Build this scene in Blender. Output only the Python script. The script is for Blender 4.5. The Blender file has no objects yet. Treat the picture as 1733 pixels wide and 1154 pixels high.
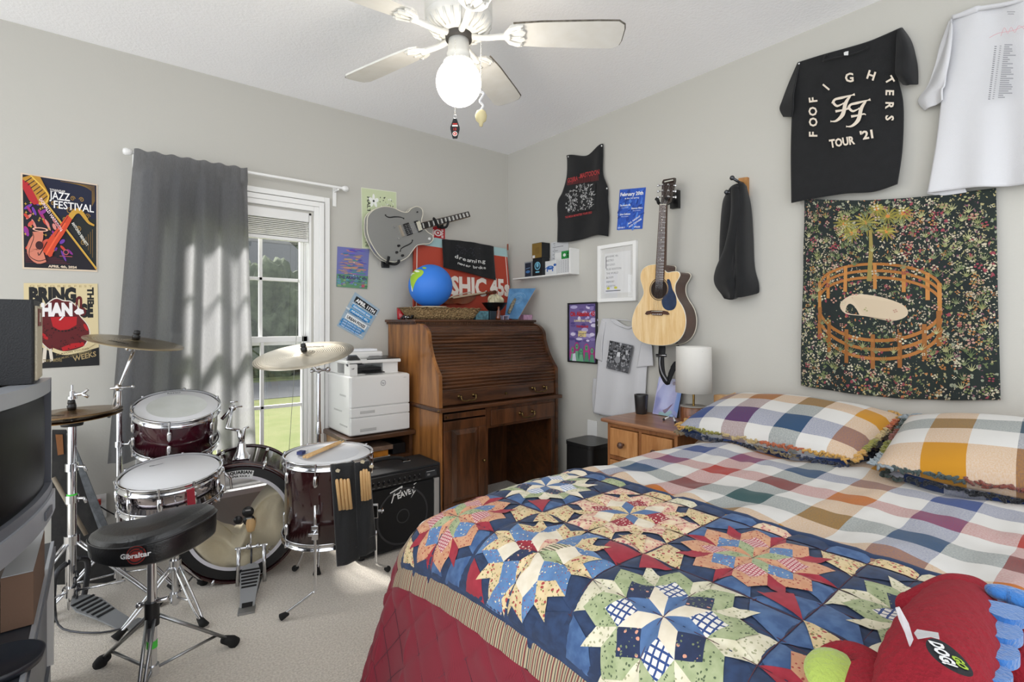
import bpy, bmesh, math, random
from mathutils import Vector, Matrix
R_ = math.radians
rnd = random.Random(7)
SC = bpy.context.scene
COL = SC.collection

# ---------------------------------------------------------------- camera, world, light
CAM_H = 1.147; YAW = 39.0; FPX = 860.0; CXP = 866.5; HYP = 548.0
cam_d = bpy.data.cameras.new('camera'); cam = bpy.data.objects.new('camera', cam_d); COL.objects.link(cam)
cam.location = (0, 0, CAM_H); cam.rotation_euler = (R_(90), 0, R_(-YAW))
cam_d.sensor_width = 36; cam_d.lens = FPX / 1733 * 36; cam_d.shift_y = -(577 - HYP) / 1733; cam_d.clip_start = .02
SC.camera = cam
w = bpy.data.worlds.new('world'); SC.world = w; w.use_nodes = True
WB = w.node_tree.nodes['Background']
WB.inputs[0].default_value = (.93, .965, 1, 1); WB.inputs[1].default_value = 1.0
_wn = w.node_tree; _tc = _wn.nodes.new('ShaderNodeTexCoord'); _dp = _wn.nodes.new('ShaderNodeVectorMath'); _dp.operation = 'DOT_PRODUCT'; _dp.inputs[1].default_value = (-.85, -.1, .3)
_mr = _wn.nodes.new('ShaderNodeMapRange'); _mr.inputs['From Min'].default_value = -.2; _mr.inputs['From Max'].default_value = .9; _mr.inputs['To Min'].default_value = 1.35; _mr.inputs['To Max'].default_value = 3.3   # the sky is brighter towards the open west side
_wn.links.new(_tc.outputs['Generated'], _dp.inputs[0]); _wn.links.new(_dp.outputs['Value'], _mr.inputs['Value']); _wn.links.new(_mr.outputs[0], WB.inputs[1])
sun_d = bpy.data.lights.new('sun', 'SUN'); sun = bpy.data.objects.new('sun', sun_d); COL.objects.link(sun)
sun_d.energy = 12.0; sun_d.angle = R_(13); sun_d.color = (1, .97, .92)
sun.rotation_euler = Vector((-.20, .62, .62)).to_track_quat('Z', 'Y').to_euler()
win_d = bpy.data.lights.new('window_portal', 'AREA'); win = bpy.data.objects.new('window_portal', win_d); COL.objects.link(win)
win_d.shape = 'RECTANGLE'; win_d.size = .78; win_d.size_y = 1.55; win_d.cycles.is_portal = True
win.location = (.6, 3.17, 1.03); win.rotation_euler = (R_(-90), 0, 0)
SC.view_settings.view_transform = 'Standard'; SC.view_settings.look = 'None'
SC.view_settings.exposure = -.22; SC.view_settings.gamma = 1; SC.view_settings.use_curve_mapping = False

# ---------------------------------------------------------------- measuring helpers (points on real planes)
_Y = R_(YAW); FW = (math.sin(_Y), math.cos(_Y)); RT = (math.cos(_Y), -math.sin(_Y))
XR = 2.423; YB = 3.04; H = 2.44
def ray(px, py):
    a = (px - CXP) / FPX; b = -(py - HYP) / FPX
    return Vector((FW[0] + a * RT[0], FW[1] + a * RT[1], b))
def at(px, py, **k):
    d = ray(px, py)
    if 'x' in k: t = k['x'] / d[0]
    elif 'y' in k: t = k['y'] / d[1]
    elif 'z' in k: t = (k['z'] - CAM_H) / d[2]
    else: t = k['t']
    return Vector((d[0] * t, d[1] * t, CAM_H + d[2] * t))
def pl(px, py, p0, n):
    d = ray(px, py); n = Vector(n); o = Vector((0, 0, CAM_H))
    t = (Vector(p0) - o).dot(n) / d.dot(n)
    return o + d * t

# ---------------------------------------------------------------- materials
def lin(h):
    if isinstance(h, (tuple, list)): return (*h[:3], 1)
    h = h.lstrip('#'); c = [int(h[i:i + 2], 16) / 255 for i in (0, 2, 4)]
    return tuple(x / 12.92 if x <= .04045 else ((x + .055) / 1.055) ** 2.4 for x in c) + (1,)
_M = {}
def mat(name, col='#888888', rough=.6, metal=0, bump=None, var=None, emit=0, trans=0, coat=0, coord='Object', spec=None, alpha=None, sheen=0):
    if name in _M: return _M[name]
    m = bpy.data.materials.new(name); m.use_nodes = True; nt = m.node_tree; N = nt.nodes; L = nt.links
    b = N['Principled BSDF']; b.inputs['Base Color'].default_value = lin(col)
    b.inputs['Roughness'].default_value = rough; b.inputs['Metallic'].default_value = metal
    if coat: b.inputs['Coat Weight'].default_value = coat; b.inputs['Coat Roughness'].default_value = .08
    if trans: b.inputs['Transmission Weight'].default_value = trans
    if spec is not None: b.inputs['Specular IOR Level'].default_value = spec
    if sheen: b.inputs['Sheen Weight'].default_value = sheen
    if emit: b.inputs['Emission Color'].default_value = lin(col); b.inputs['Emission Strength'].default_value = emit
    tc = N.new('ShaderNodeTexCoord')
    if var:
        sc, c2, amt = var[:3]; n = N.new('ShaderNodeTexNoise'); n.inputs['Scale'].default_value = sc; n.inputs['Detail'].default_value = 4
        L.new(tc.outputs[coord], n.inputs['Vector'])
        r = N.new('ShaderNodeMapRange'); r.inputs['From Min'].default_value = .35; r.inputs['From Max'].default_value = .65; r.inputs['To Max'].default_value = amt
        L.new(n.outputs['Fac'], r.inputs['Value'])
        x = N.new('ShaderNodeMixRGB'); x.inputs[1].default_value = lin(col); x.inputs[2].default_value = lin(c2)
        L.new(r.outputs[0], x.inputs[0]); L.new(x.outputs[0], b.inputs['Base Color'])
    if bump:
        n = N.new('ShaderNodeTexNoise'); n.inputs['Scale'].default_value = bump[0]; n.inputs['Detail'].default_value = 3
        L.new(tc.outputs[coord], n.inputs['Vector'])
        bp = N.new('ShaderNodeBump'); bp.inputs['Strength'].default_value = bump[1]; bp.inputs['Distance'].default_value = .01
        L.new(n.outputs['Fac'], bp.inputs['Height']); L.new(bp.outputs[0], b.inputs['Normal'])
    _M[name] = m
    return m
def ink(col):
    return mat('ink ' + col, col, .75, var=(60, col, 0.0))
def wood(name, c1, c2, axis='z', rough=.35, scale=1.0, coat=.15):
    if name in _M: return _M[name]
    m = mat(name, c1, rough, coat=coat); nt = m.node_tree; N = nt.nodes; L = nt.links; b = N['Principled BSDF']
    tc = N.new('ShaderNodeTexCoord'); mp = N.new('ShaderNodeMapping'); s = [9 * scale] * 3; s['xyz'.index(axis)] = .9 * scale
    mp.inputs['Scale'].default_value = s; L.new(tc.outputs['Object'], mp.inputs[0])
    n = N.new('ShaderNodeTexNoise'); n.inputs['Scale'].default_value = 2.2; n.inputs['Detail'].default_value = 8; n.inputs['Distortion'].default_value = .8
    L.new(mp.outputs[0], n.inputs['Vector'])
    n2 = N.new('ShaderNodeTexNoise'); n2.inputs['Scale'].default_value = 18; n2.inputs['Detail'].default_value = 4
    L.new(mp.outputs[0], n2.inputs['Vector'])
    mx = N.new('ShaderNodeMath'); mx.operation = 'MULTIPLY_ADD'; mx.inputs[1].default_value = .35
    L.new(n2.outputs['Fac'], mx.inputs[0]); L.new(n.outputs['Fac'], mx.inputs[2])
    cr = N.new('ShaderNodeValToRGB'); cr.color_ramp.elements[0].position = .5; cr.color_ramp.elements[1].position = .85
    cr.color_ramp.elements[0].color = lin(c1); cr.color_ramp.elements[1].color = lin(c2)
    L.new(mx.outputs[0], cr.inputs[0]); L.new(cr.outputs[0], b.inputs['Base Color'])
    return m
def nd(nt, t, **kw):
    n = nt.nodes.new(t)
    for k, v in kw.items(): setattr(n, k, v)
    return n
def math_n(nt, op, a, b=None):
    n = nt.nodes.new('ShaderNodeMath'); n.operation = op
    for i, v in enumerate((a, b)):
        if v is None: continue
        if hasattr(v, 'links'): nt.links.new(v, n.inputs[i])
        else: n.inputs[i].default_value = v
    return n.outputs[0]
def cloth_base(name, rough=.85, bs=900, bstr=.25):
    m = mat(name, '#888888', rough, sheen=.1); nt = m.node_tree
    uv = nd(nt, 'ShaderNodeTexCoord'); return m, nt, uv.outputs['UV'], nt.nodes['Principled BSDF']
def stripe_ramp(nt, val, cols):
    cr = nt.nodes.new('ShaderNodeValToRGB'); cr.color_ramp.interpolation = 'CONSTANT'; e = cr.color_ramp.elements
    e[0].position = 0; e[0].color = lin(cols[0]); e[1].position = 1 / len(cols); e[1].color = lin(cols[1])
    for i in range(2, len(cols)):
        q = e.new(i / len(cols)); q.color = lin(cols[i])
    nt.links.new(val, cr.inputs[0]); return cr.outputs[0]
WH = '#d0ceca'; BL = '#26407a'; YE = '#b9800f'; TE = '#1d4648'; RE = '#a02a1c'; MR = '#6a1526'
def plaid(name, cell, xcols, ycols):
    """woven check: the two thread directions each carry stripes, the cell colour is their mix"""
    m, nt, uv, b = cloth_base(name); sp = nd(nt, 'ShaderNodeSeparateXYZ'); nt.links.new(uv, sp.inputs[0])
    outs = []
    for o, cols in ((sp.outputs[0], xcols), (sp.outputs[1], ycols)):
        v = math_n(nt, 'FRACT', math_n(nt, 'DIVIDE', o, cell * len(cols))); outs.append(stripe_ramp(nt, v, cols))
    x = nd(nt, 'ShaderNodeMixRGB'); n = nd(nt, 'ShaderNodeTexNoise'); n.inputs['Scale'].default_value = 260; nt.links.new(uv, n.inputs['Vector'])
    r = nd(nt, 'ShaderNodeMapRange'); r.inputs['From Min'].default_value = .3; r.inputs['From Max'].default_value = .7; r.inputs['To Min'].default_value = .38; r.inputs['To Max'].default_value = .62
    nt.links.new(n.outputs['Fac'], r.inputs[0]); nt.links.new(r.outputs[0], x.inputs[0]); nt.links.new(outs[0], x.inputs[1]); nt.links.new(outs[1], x.inputs[2]); nt.links.new(x.outputs[0], b.inputs['Base Color'])
    bp = nd(nt, 'ShaderNodeBump'); bp.inputs['Strength'].default_value = .12; bp.inputs['Distance'].default_value = .004
    nt.links.new(n.outputs['Fac'], bp.inputs['Height']); nt.links.new(bp.outputs[0], b.inputs['Normal'])
    return m
def print_fab(name, base, spot=None, scale=60, size=.25, spot2=None, rnd_=1.0, base2=None):
    """cotton print: mottled ground with scattered motifs"""
    m, nt, uv, b = cloth_base(name)
    n = nd(nt, 'ShaderNodeTexNoise'); n.inputs['Scale'].default_value = 45; n.inputs['Detail'].default_value = 5; nt.links.new(uv, n.inputs['Vector'])
    x = nd(nt, 'ShaderNodeMixRGB'); x.inputs[1].default_value = lin(base); x.inputs[2].default_value = lin(base2 or base)
    r = nd(nt, 'ShaderNodeMapRange'); r.inputs['From Min'].default_value = .4; r.inputs['From Max'].default_value = .62; nt.links.new(n.outputs['Fac'], r.inputs[0]); nt.links.new(r.outputs[0], x.inputs[0])
    out = x.outputs[0]
    for k, sc in enumerate((spot, spot2)):
        if not sc: continue
        v = nd(nt, 'ShaderNodeTexVoronoi'); v.inputs['Scale'].default_value = scale * (1 + .6 * k); v.inputs['Randomness'].default_value = rnd_
        if k or rnd_ > .5:
            ad = nd(nt, 'ShaderNodeMixRGB'); ad.blend_type = 'ADD'; ad.inputs[0].default_value = .012; nt.links.new(uv, ad.inputs[1]); nt.links.new(n.outputs['Color'], ad.inputs[2]); nt.links.new(ad.outputs[0], v.inputs['Vector'])
        else: nt.links.new(uv, v.inputs['Vector'])
        f = math_n(nt, 'LESS_THAN', v.outputs['Distance'], size)
        y = nd(nt, 'ShaderNodeMixRGB'); nt.links.new(f, y.inputs[0]); nt.links.new(out, y.inputs[1]); y.inputs[2].default_value = lin(sc); out = y.outputs[0]
    nt.links.new(out, b.inputs['Base Color']); return m
def line_fab(name, base, line, k, wd, both=True, axis=0, extra=None):
    m, nt, uv, b = cloth_base(name); sp = nd(nt, 'ShaderNodeSeparateXYZ'); nt.links.new(uv, sp.inputs[0])
    f = math_n(nt, 'LESS_THAN', math_n(nt, 'FRACT', math_n(nt, 'MULTIPLY', sp.outputs[axis], k)), wd)
    if both: f = math_n(nt, 'MAXIMUM', f, math_n(nt, 'LESS_THAN', math_n(nt, 'FRACT', math_n(nt, 'MULTIPLY', sp.outputs[1 - axis], k)), wd))
    x = nd(nt, 'ShaderNodeMixRGB'); x.inputs[1].default_value = lin(base); x.inputs[2].default_value = lin(line); nt.links.new(f, x.inputs[0]); out = x.outputs[0]
    if extra:
        g = math_n(nt, 'LESS_THAN', math_n(nt, 'FRACT', math_n(nt, 'ADD', math_n(nt, 'MULTIPLY', sp.outputs[axis], k * .5), .4)), wd * .5)
        y = nd(nt, 'ShaderNodeMixRGB'); nt.links.new(g, y.inputs[0]); nt.links.new(out, y.inputs[1]); y.inputs[2].default_value = lin(extra); out = y.outputs[0]
    nt.links.new(out, b.inputs['Base Color']); return m

# ---------------------------------------------------------------- mesh builder
def frame(org, z, x=None):
    z = Vector(z).normalized(); x = Vector(x) if x is not None else (Vector((1, 0, 0)) if abs(z.x) < .9 else Vector((0, 1, 0)))
    y = z.cross(x).normalized(); x = y.cross(z)
    return Matrix(((x[0], y[0], z[0], org[0]), (x[1], y[1], z[1], org[1]), (x[2], y[2], z[2], org[2]), (0, 0, 0, 1)))
class M:
    def __init__(s, T=None): s.v = []; s.f = []; s.m = []; s.sm = []; s.uv = {}; s.T = T or Matrix(); s.mats = []
    def mi(s, m):
        if isinstance(m, int): return m
        if m not in s.mats: s.mats.append(m)
        return s.mats.index(m)
    def add(s, vs, fs, m=0, sm=False, uvs=None):
        o = len(s.v); s.v += [s.T @ Vector(p) for p in vs]; k = s.mi(m)
        for f in fs: s.f.append([i + o for i in f]); s.m.append(k); s.sm.append(sm)
        if uvs:
            for i, u in enumerate(uvs): s.uv[o + i] = u
        return s
    def box(s, x0, x1, y0, y1, z0, z1, m=0):
        v = [(x, y, z) for x in (x0, x1) for y in (y0, y1) for z in (z0, z1)]
        return s.add(v, [(0, 1, 3, 2), (4, 6, 7, 5), (0, 4, 5, 1), (2, 3, 7, 6), (0, 2, 6, 4), (1, 5, 7, 3)], m)
    def cbox(s, c, d, m=0):
        return s.box(c[0] - d[0] / 2, c[0] + d[0] / 2, c[1] - d[1] / 2, c[1] + d[1] / 2, c[2] - d[2] / 2, c[2] + d[2] / 2, m)
    def lathe(s, prof, m=0, n=32, sm=True, F=None):
        """profile of (r, z) around local z"""
        F = F or Matrix(); vs = []; fs = []; k = len(prof)
        for i in range(n):
            a = 2 * math.pi * i / n
            for r, z in prof: vs.append(F @ Vector((r * math.cos(a), r * math.sin(a), z)))
        for i in range(n):
            j = (i + 1) % n
            for q in range(k - 1): fs.append((i * k + q, j * k + q, j * k + q + 1, i * k + q + 1))
        return s.add(vs, fs, m, sm)
    def cyl(s, p0, p1, r, r1=None, m=0, n=16):
        p0 = Vector(p0); p1 = Vector(p1); L = (p1 - p0).length; F = frame(p0, p1 - p0); r1 = r if r1 is None else r1
        s.lathe([(0, 0), (r, 0)], m, n, False, F); s.lathe([(r, 0), (r1, L)], m, n, True, F); return s.lathe([(r1, L), (0, L)], m, n, False, F)
    def ball(s, c, r, sc=(1, 1, 1), m=0, n=20, F=None):
        G = (F or Matrix()) if F is None else F
        vs = []; fs = []; k = n // 2 + 1
        for i in range(n):
            a = 2 * math.pi * i / n
            for j in range(k):
                b = math.pi * j / (k - 1) - math.pi / 2
                p = Vector((r * sc[0] * math.cos(a) * math.cos(b), r * sc[1] * math.sin(a) * math.cos(b), r * sc[2] * math.sin(b)))
                vs.append(Vector(c) + (G.to_3x3() @ p))
        for i in range(n):
            j = (i + 1) % n
            for q in range(k - 1): fs.append((i * k + q, j * k + q, j * k + q + 1, i * k + q + 1))
        return s.add(vs, fs, m, True)
    def tube(s, pts, r, m=0, n=10, sub=0, cap=True):
        pts = [Vector(p) for p in pts]; rs = r if isinstance(r, (list, tuple)) else [r] * len(pts)
        if sub: pts, rs = smooth(pts, sub, rs)
        vs = []; fs = []; x = None
        for i, p in enumerate(pts):
            t = (pts[min(i + 1, len(pts) - 1)] - pts[max(i - 1, 0)]).normalized()
            if x is None: x = t.orthogonal().normalized()
            x = (x - t * x.dot(t)).normalized(); y = t.cross(x)
            for k in range(n):
                a = 2 * math.pi * k / n; vs.append(p + (x * math.cos(a) + y * math.sin(a)) * rs[i])
        for i in range(len(pts) - 1):
            for k in range(n):
                j = (k + 1) % n; fs.append((i * n + k, i * n + j, (i + 1) * n + j, (i + 1) * n + k))
        if cap: fs.append(tuple(range(n))[::-1]); fs.append(tuple((len(pts) - 1) * n + k for k in range(n)))
        return s.add(vs, fs, m, True)
    def prism(s, poly, d, m=0, sm=False, m2=None):
        """poly: 3D points of a face; d: extrusion vector"""
        n = len(poly); p = [Vector(q) for q in poly]; d = Vector(d); v = p + [q + d for q in p]
        s.add(v, [tuple(range(n))], m); s.add(v, [tuple(range(n, 2 * n))[::-1]], m)
        return s.add(v, [(i, (i + 1) % n, (i + 1) % n + n, i + n) for i in range(n)], m if m2 is None else m2, sm)
    def grid(s, f, nu, nv, m=0, sm=True, uv=None):
        vs = []; us = []
        for i in range(nu + 1):
            for j in range(nv + 1):
                u = i / nu; v = j / nv; vs.append(f(u, v)); us.append(uv(u, v) if uv else (u, v))
        fs = [(i * (nv + 1) + j, (i + 1) * (nv + 1) + j, (i + 1) * (nv + 1) + j + 1, i * (nv + 1) + j + 1) for i in range(nu) for j in range(nv)]
        return s.add(vs, fs, m, sm, us)
    def build(s, name, mats=None, parent=None, bev=0, org=None, sub=0, solid=0, solid_off=-1, seg=2):
        me = bpy.data.meshes.new(name)
        o0 = Vector(org) if org is not None else (Vector(parent['_w']) if parent is not None else Vector((0, 0, 0)))
        me.from_pydata([v - o0 for v in s.v], [], s.f)
        ml = list(s.mats) if s.mats else (mats if isinstance(mats, (list, tuple)) else [mats])
        if s.mats and mats is not None and not isinstance(mats, (list, tuple)): ml = list(s.mats)
        for m in ml: me.materials.append(m)
        me.polygons.foreach_set('material_index', s.m); me.polygons.foreach_set('use_smooth', s.sm)
        if s.uv:
            l = me.uv_layers.new(name='UVMap')
            for lp in me.loops: l.data[lp.index].uv = s.uv.get(lp.vertex_index, (0, 0))
        me.update(); ob = bpy.data.objects.new(name, me); COL.objects.link(ob)
        if parent is not None:
            ob.parent = parent; ob['_w'] = list(o0)
        else:
            ob.location = o0; ob['_w'] = list(o0)
        if solid: q = ob.modifiers.new('solid', 'SOLIDIFY'); q.thickness = solid; q.offset = solid_off
        if bev: q = ob.modifiers.new('bevel', 'BEVEL'); q.width = bev; q.segments = seg; q.limit_method = 'ANGLE'; q.angle_limit = R_(40); q.harden_normals = False
        if sub: q = ob.modifiers.new('sub', 'SUBSURF'); q.levels = sub; q.render_levels = sub
        return ob
def smooth(pts, k, rs=None):
    P = [Vector(p) for p in pts]; out = []; ro = []
    for i in range(len(P) - 1):
        a = P[max(i - 1, 0)]; b = P[i]; c = P[i + 1]; d = P[min(i + 2, len(P) - 1)]
        for q in range(k):
            t = q / k
            out.append(.5 * ((2 * b) + (c - a) * t + (2 * a - 5 * b + 4 * c - d) * t * t + (3 * b - a - 3 * c + d) * t ** 3))
            if rs: ro.append(rs[i] * (1 - t) + rs[i + 1] * t)
    out.append(P[-1])
    if rs: ro.append(rs[-1]); return out, ro
    return out
def closed_smooth(pts, k):
    n = len(pts); P = [Vector((*p, 0)) if len(p) == 2 else Vector(p) for p in pts]; out = []
    for i in range(n):
        a, b, c, d = P[i - 1], P[i], P[(i + 1) % n], P[(i + 2) % n]
        for q in range(k):
            t = q / k; out.append(.5 * ((2 * b) + (c - a) * t + (2 * a - 5 * b + 4 * c - d) * t * t + (3 * b - a - 3 * c + d) * t ** 3))
    return out
def tag(o, label=None, cat=None, group=None, kind=None):
    if label: o['label'] = label
    if cat: o['category'] = cat
    if group: o['group'] = group
    if kind: o['kind'] = kind
    return o
def thing(name, label, cat, loc, group=None):
    o = bpy.data.objects.new(name, None); COL.objects.link(o); o.location = loc; o['_w'] = list(loc); o.empty_display_size = .05
    return tag(o, label, cat, group)
def struct(o): return tag(o, kind='structure')

# ---------------------------------------------------------------- lettering and flat artwork
_T = {}
def glyphs(txt, bold=0, sp=1.0):
    k = (txt, bold, sp)
    if k not in _T:
        c = bpy.data.curves.new('t', 'FONT'); c.body = txt; c.size = 1; c.resolution_u = 2; c.offset = bold; c.space_character = sp; c.fill_mode = 'FRONT'
        o = bpy.data.objects.new('t', c); me = bpy.data.meshes.new_from_object(o)
        _T[k] = ([(v.co.x, v.co.y) for v in me.vertices], [tuple(p.vertices) for p in me.polygons])
        bpy.data.objects.remove(o); bpy.data.curves.remove(c); bpy.data.meshes.remove(me)
    return _T[k]
class Art(M):
    """flat artwork: (u, v) in its own units, P(u, v, h) -> world"""
    def __init__(s, P): super().__init__(); s.P = P; s.h = 0.0004; s.dh = .00004
    def poly(s, pts, col):
        s.add([s.P(p[0], p[1], s.h) for p in pts], [tuple(range(len(pts)))], ink(col) if isinstance(col, str) else col); s.h += s.dh
    def rect(s, x0, y0, x1, y1, col, n=1):
        if n == 1: return s.poly([(x0, y0), (x1, y0), (x1, y1), (x0, y1)], col)
        h = s.h; s.grid(lambda u, v: s.P(x0 + (x1 - x0) * u, y0 + (y1 - y0) * v, h), n, n, ink(col) if isinstance(col, str) else col); s.h += s.dh
    def ell(s, cx, cy, rx, ry, col, n=28, a0=0, a1=360, rot=0):
        c, q = math.cos(R_(rot)), math.sin(R_(rot)); pts = []
        for i in range(n):
            t = R_(a0 + (a1 - a0) * i / (n if a1 - a0 == 360 else n - 1)); x = rx * math.cos(t); y = ry * math.sin(t); pts.append((cx + x * c - y * q, cy + x * q + y * c))
        s.poly(pts, col)
    def line(s, pts, w, col, k=0):
        if k: pts = [(p.x, p.y) for p in smooth([(*p[:2], 0) for p in pts], k)]
        ws = w if isinstance(w, (list, tuple)) else [w] * len(pts)
        if len(ws) != len(pts): ws = [ws[min(int(i / (len(pts) - 1) * (len(ws) - 1)), len(ws) - 2)] * (1 - (i / (len(pts) - 1) * (len(ws) - 1)) % 1) + ws[min(int(i / (len(pts) - 1) * (len(ws) - 1)) + 1, len(ws) - 1)] * ((i / (len(pts) - 1) * (len(ws) - 1)) % 1) for i in range(len(pts))]
        vs = []; n = len(pts)
        for i, p in enumerate(pts):
            a = pts[max(i - 1, 0)]; b = pts[min(i + 1, n - 1)]; dx, dy = b[0] - a[0], b[1] - a[1]; l = math.hypot(dx, dy) or 1
            nx, ny = -dy / l * ws[i] / 2, dx / l * ws[i] / 2; vs += [s.P(p[0] + nx, p[1] + ny, s.h), s.P(p[0] - nx, p[1] - ny, s.h)]
        s.add(vs, [(2 * i, 2 * i + 1, 2 * i + 3, 2 * i + 2) for i in range(n - 1)], ink(col)); s.h += s.dh
    def text(s, t, x, y, size, col, rot=0, al='c', bold=.02, wd=None, sp=1.0, sx=1.0, arc=None):
        V, Fc = glyphs(t, bold, sp)
        if not V: return
        x0 = min(p[0] for p in V); x1 = max(p[0] for p in V)
        W = (x1 - x0) * size * sx
        if wd: sx *= wd / W; W = wd
        ox = {'c': -W / 2, 'l': 0, 'r': -W}[al]; c, q = math.cos(R_(rot)), math.sin(R_(rot)); out = []
        for a, b in V:
            X = (a - x0) * size * sx + ox; Y = b * size
            if arc: th = X / arc; X, Y = (arc + Y) * math.sin(th), (arc + Y) * math.cos(th) - arc
            out.append(s.P(x + X * c - Y * q, y + X * q + Y * c, s.h))
        s.add(out, Fc, ink(col)); s.h += s.dh
def quadP(tl, tr, br, bl, nrm):
    tl, tr, br, bl = map(Vector, (tl, tr, br, bl)); nrm = Vector(nrm).normalized()
    return lambda u, v, h: (bl * (1 - u) * (1 - v) + br * u * (1 - v) + tl * (1 - u) * v + tr * u * v) + nrm * h
def backP(tl, tr, br, bl, off=.002):
    q = [at(*p, y=YB - off) for p in (tl, tr, br, bl)]; return quadP(*q, (0, -1, 0))
def rightP(tl, tr, br, bl, off=.002):
    q = [at(*p, x=XR - off) for p in (tl, tr, br, bl)]; return quadP(*q, (-1, 0, 0))
def sheet(a, base, edge=None):
    """paper body with a real thickness behind the artwork"""
    c = [a.P(0, 0, 0), a.P(1, 0, 0), a.P(1, 1, 0), a.P(0, 1, 0)]; n = a.P(0, 0, 1) - a.P(0, 0, 0)
    a.prism([p - n * .0002 for p in c], -n * .0008, ink(base))
    a.rect(0, 0, 1, 1, base)

# ================================================================ common materials
WALL = mat('wall paint', '#bfbdb6', .9, bump=(120, .04))
WHITE = mat('white paint', '#eeeeec', .45, bump=(80, .02))
CEIL = mat('ceiling texture', '#f7f7f8', .95, bump=(90, .25))
CHROME = mat('chrome', '#dcdde0', .13, 1, bump=(40, .01))
STEEL = mat('brushed steel', '#a9abad', .32, 1, bump=(120, .03))
DARKST = mat('dark steel', '#55565a', .4, 1, bump=(120, .05))
BLACKP = mat('black plastic', '#141416', .4, bump=(200, .03))
RUBBER = mat('black rubber', '#111112', .8, bump=(100, .1))
VINYL = mat('black vinyl', '#0e0f11', .33, bump=(160, .12), spec=.7)
BLCLOTH = mat('black cotton', '#0f1012', .95, bump=(500, .2), var=(30, '#17181a', .6), sheen=.15)
WHCLOTH = mat('white cotton', '#cbcbce', .95, bump=(400, .15), sheen=.1)
TOLEX = mat('black tolex', '#1b1c1f', .55, bump=(700, .6))
GLASS = mat('clear glass', '#ffffff', .02, trans=1)
BRONZE = mat('cymbal bronze', '#b39b73', .3, 1, bump=(30, .03), var=(8, '#8d7a5c', .7))
BRASS = mat('aged brass', '#7a6440', .35, 1, bump=(60, .05))
STICK = wood('hickory', '#c59a63', '#dab886', 'z', .5)
PLWHITE = mat('white plastic', '#e4e4e2', .35, bump=(150, .01))

# ================================================================ room shell
XL = -1.5; YF = -.7
fl = M(); fl.box(XL, XR + .1, YF, YB + .1, -.12, 0)
carpet = mat('carpet', '#f0e8dc', 1.0, bump=(260, .7), var=(140, '#cfc5b8', .9), sheen=.3)
nt = carpet.node_tree
struct(fl.build('floor', carpet))
c = M(); c.box(XL, XR + .1, YF, YB + .1, H, H + .12); struct(c.build('ceiling', CEIL))
c = M(); c.box(XR, XR + .12, YF, YB + .12, 0, H); struct(c.build('wall_right', WALL))
WX0, WX1, WZ0, WZ1 = .235, .955, .27, 1.79      # opening
c = M(); c.box(XL, WX0, YB, YB + .12, 0, H); c.box(WX1, XR, YB, YB + .12, 0, H); c.box(WX0, WX1, YB, YB + .12, 0, WZ0); c.box(WX0, WX1, YB, YB + .12, WZ1, H)
struct(c.build('wall_back', WALL))
for nm, b in (('baseboard_back', (XL, XR, YB - .014, YB, 0, .075)), ('baseboard_right', (XR - .014, XR, YF, YB - .014, 0, .075))):
    c = M(); c.box(*b); struct(c.build(nm, WHITE, bev=.004))
# window
wr = bpy.data.objects.new('window_1', None); COL.objects.link(wr); wr.location = (.6, YB, WZ0); wr['_w'] = list(wr.location); struct(wr)
c = M()
for k, (o, d) in enumerate(((0, .018), (.028, .026), (.062, .016))):
    a, b = o, o + (.028 if k < 2 else .03)
    x0, x1, z0, z1 = WX0 - .012, WX1 + .012, WZ0 - .01, WZ1 + .012
    for q in ((x0 - b, x0 - a, z0 - .05, z1 + b), (x1 + a, x1 + b, z0 - .05, z1 + b), (x0 - a, x1 + a, z1 + a, z1 + b)):
        c.box(q[0], q[1], YB - d, YB, q[2], q[3])
c.build('window_frame', WHITE, wr, bev=.003)
c = M(); c.box(WX0 - .11, WX1 + .11, YB - .045, YB + .06, WZ0 - .03, WZ0); c.build('window_sill', WHITE, wr, bev=.004)
c = M()   # jamb lining
c.box(WX0, WX0 + .012, YB, YB + .12, WZ0, WZ1); c.box(WX1 - .012, WX1, YB, YB + .12, WZ0, WZ1); c.box(WX0, WX1, YB, YB + .12, WZ1 - .012, WZ1); c.box(WX0, WX1, YB, YB + .12, WZ0, WZ0 + .012)
c.build('window_jamb', WHITE, wr)
ZM = 1.045
def thin_glass(name, refl=1.0, tint='#ffffff'):
    m = bpy.data.materials.new(name); m.use_nodes = True; nt = m.node_tree; nt.nodes.remove(nt.nodes['Principled BSDF'])
    t = nd(nt, 'ShaderNodeBsdfTransparent'); t.inputs[0].default_value = lin(tint); g = nd(nt, 'ShaderNodeBsdfGlossy'); g.inputs['Roughness'].default_value = .01
    lw = nd(nt, 'ShaderNodeLayerWeight'); lw.inputs[0].default_value = .5; fr = math_n(nt, 'ADD', math_n(nt, 'MULTIPLY', math_n(nt, 'POWER', lw.outputs['Facing'], 5.0), .96), .04); x = nd(nt, 'ShaderNodeMixShader')
    nt.links.new(math_n(nt, 'MULTIPLY', fr, refl), x.inputs[0]); nt.links.new(t.outputs[0], x.inputs[1]); nt.links.new(g.outputs[0], x.inputs[2])
    nt.links.new(x.outputs[0], nt.nodes['Material Output'].inputs[0]); return m
WGLASS = thin_glass('window glass')
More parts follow.
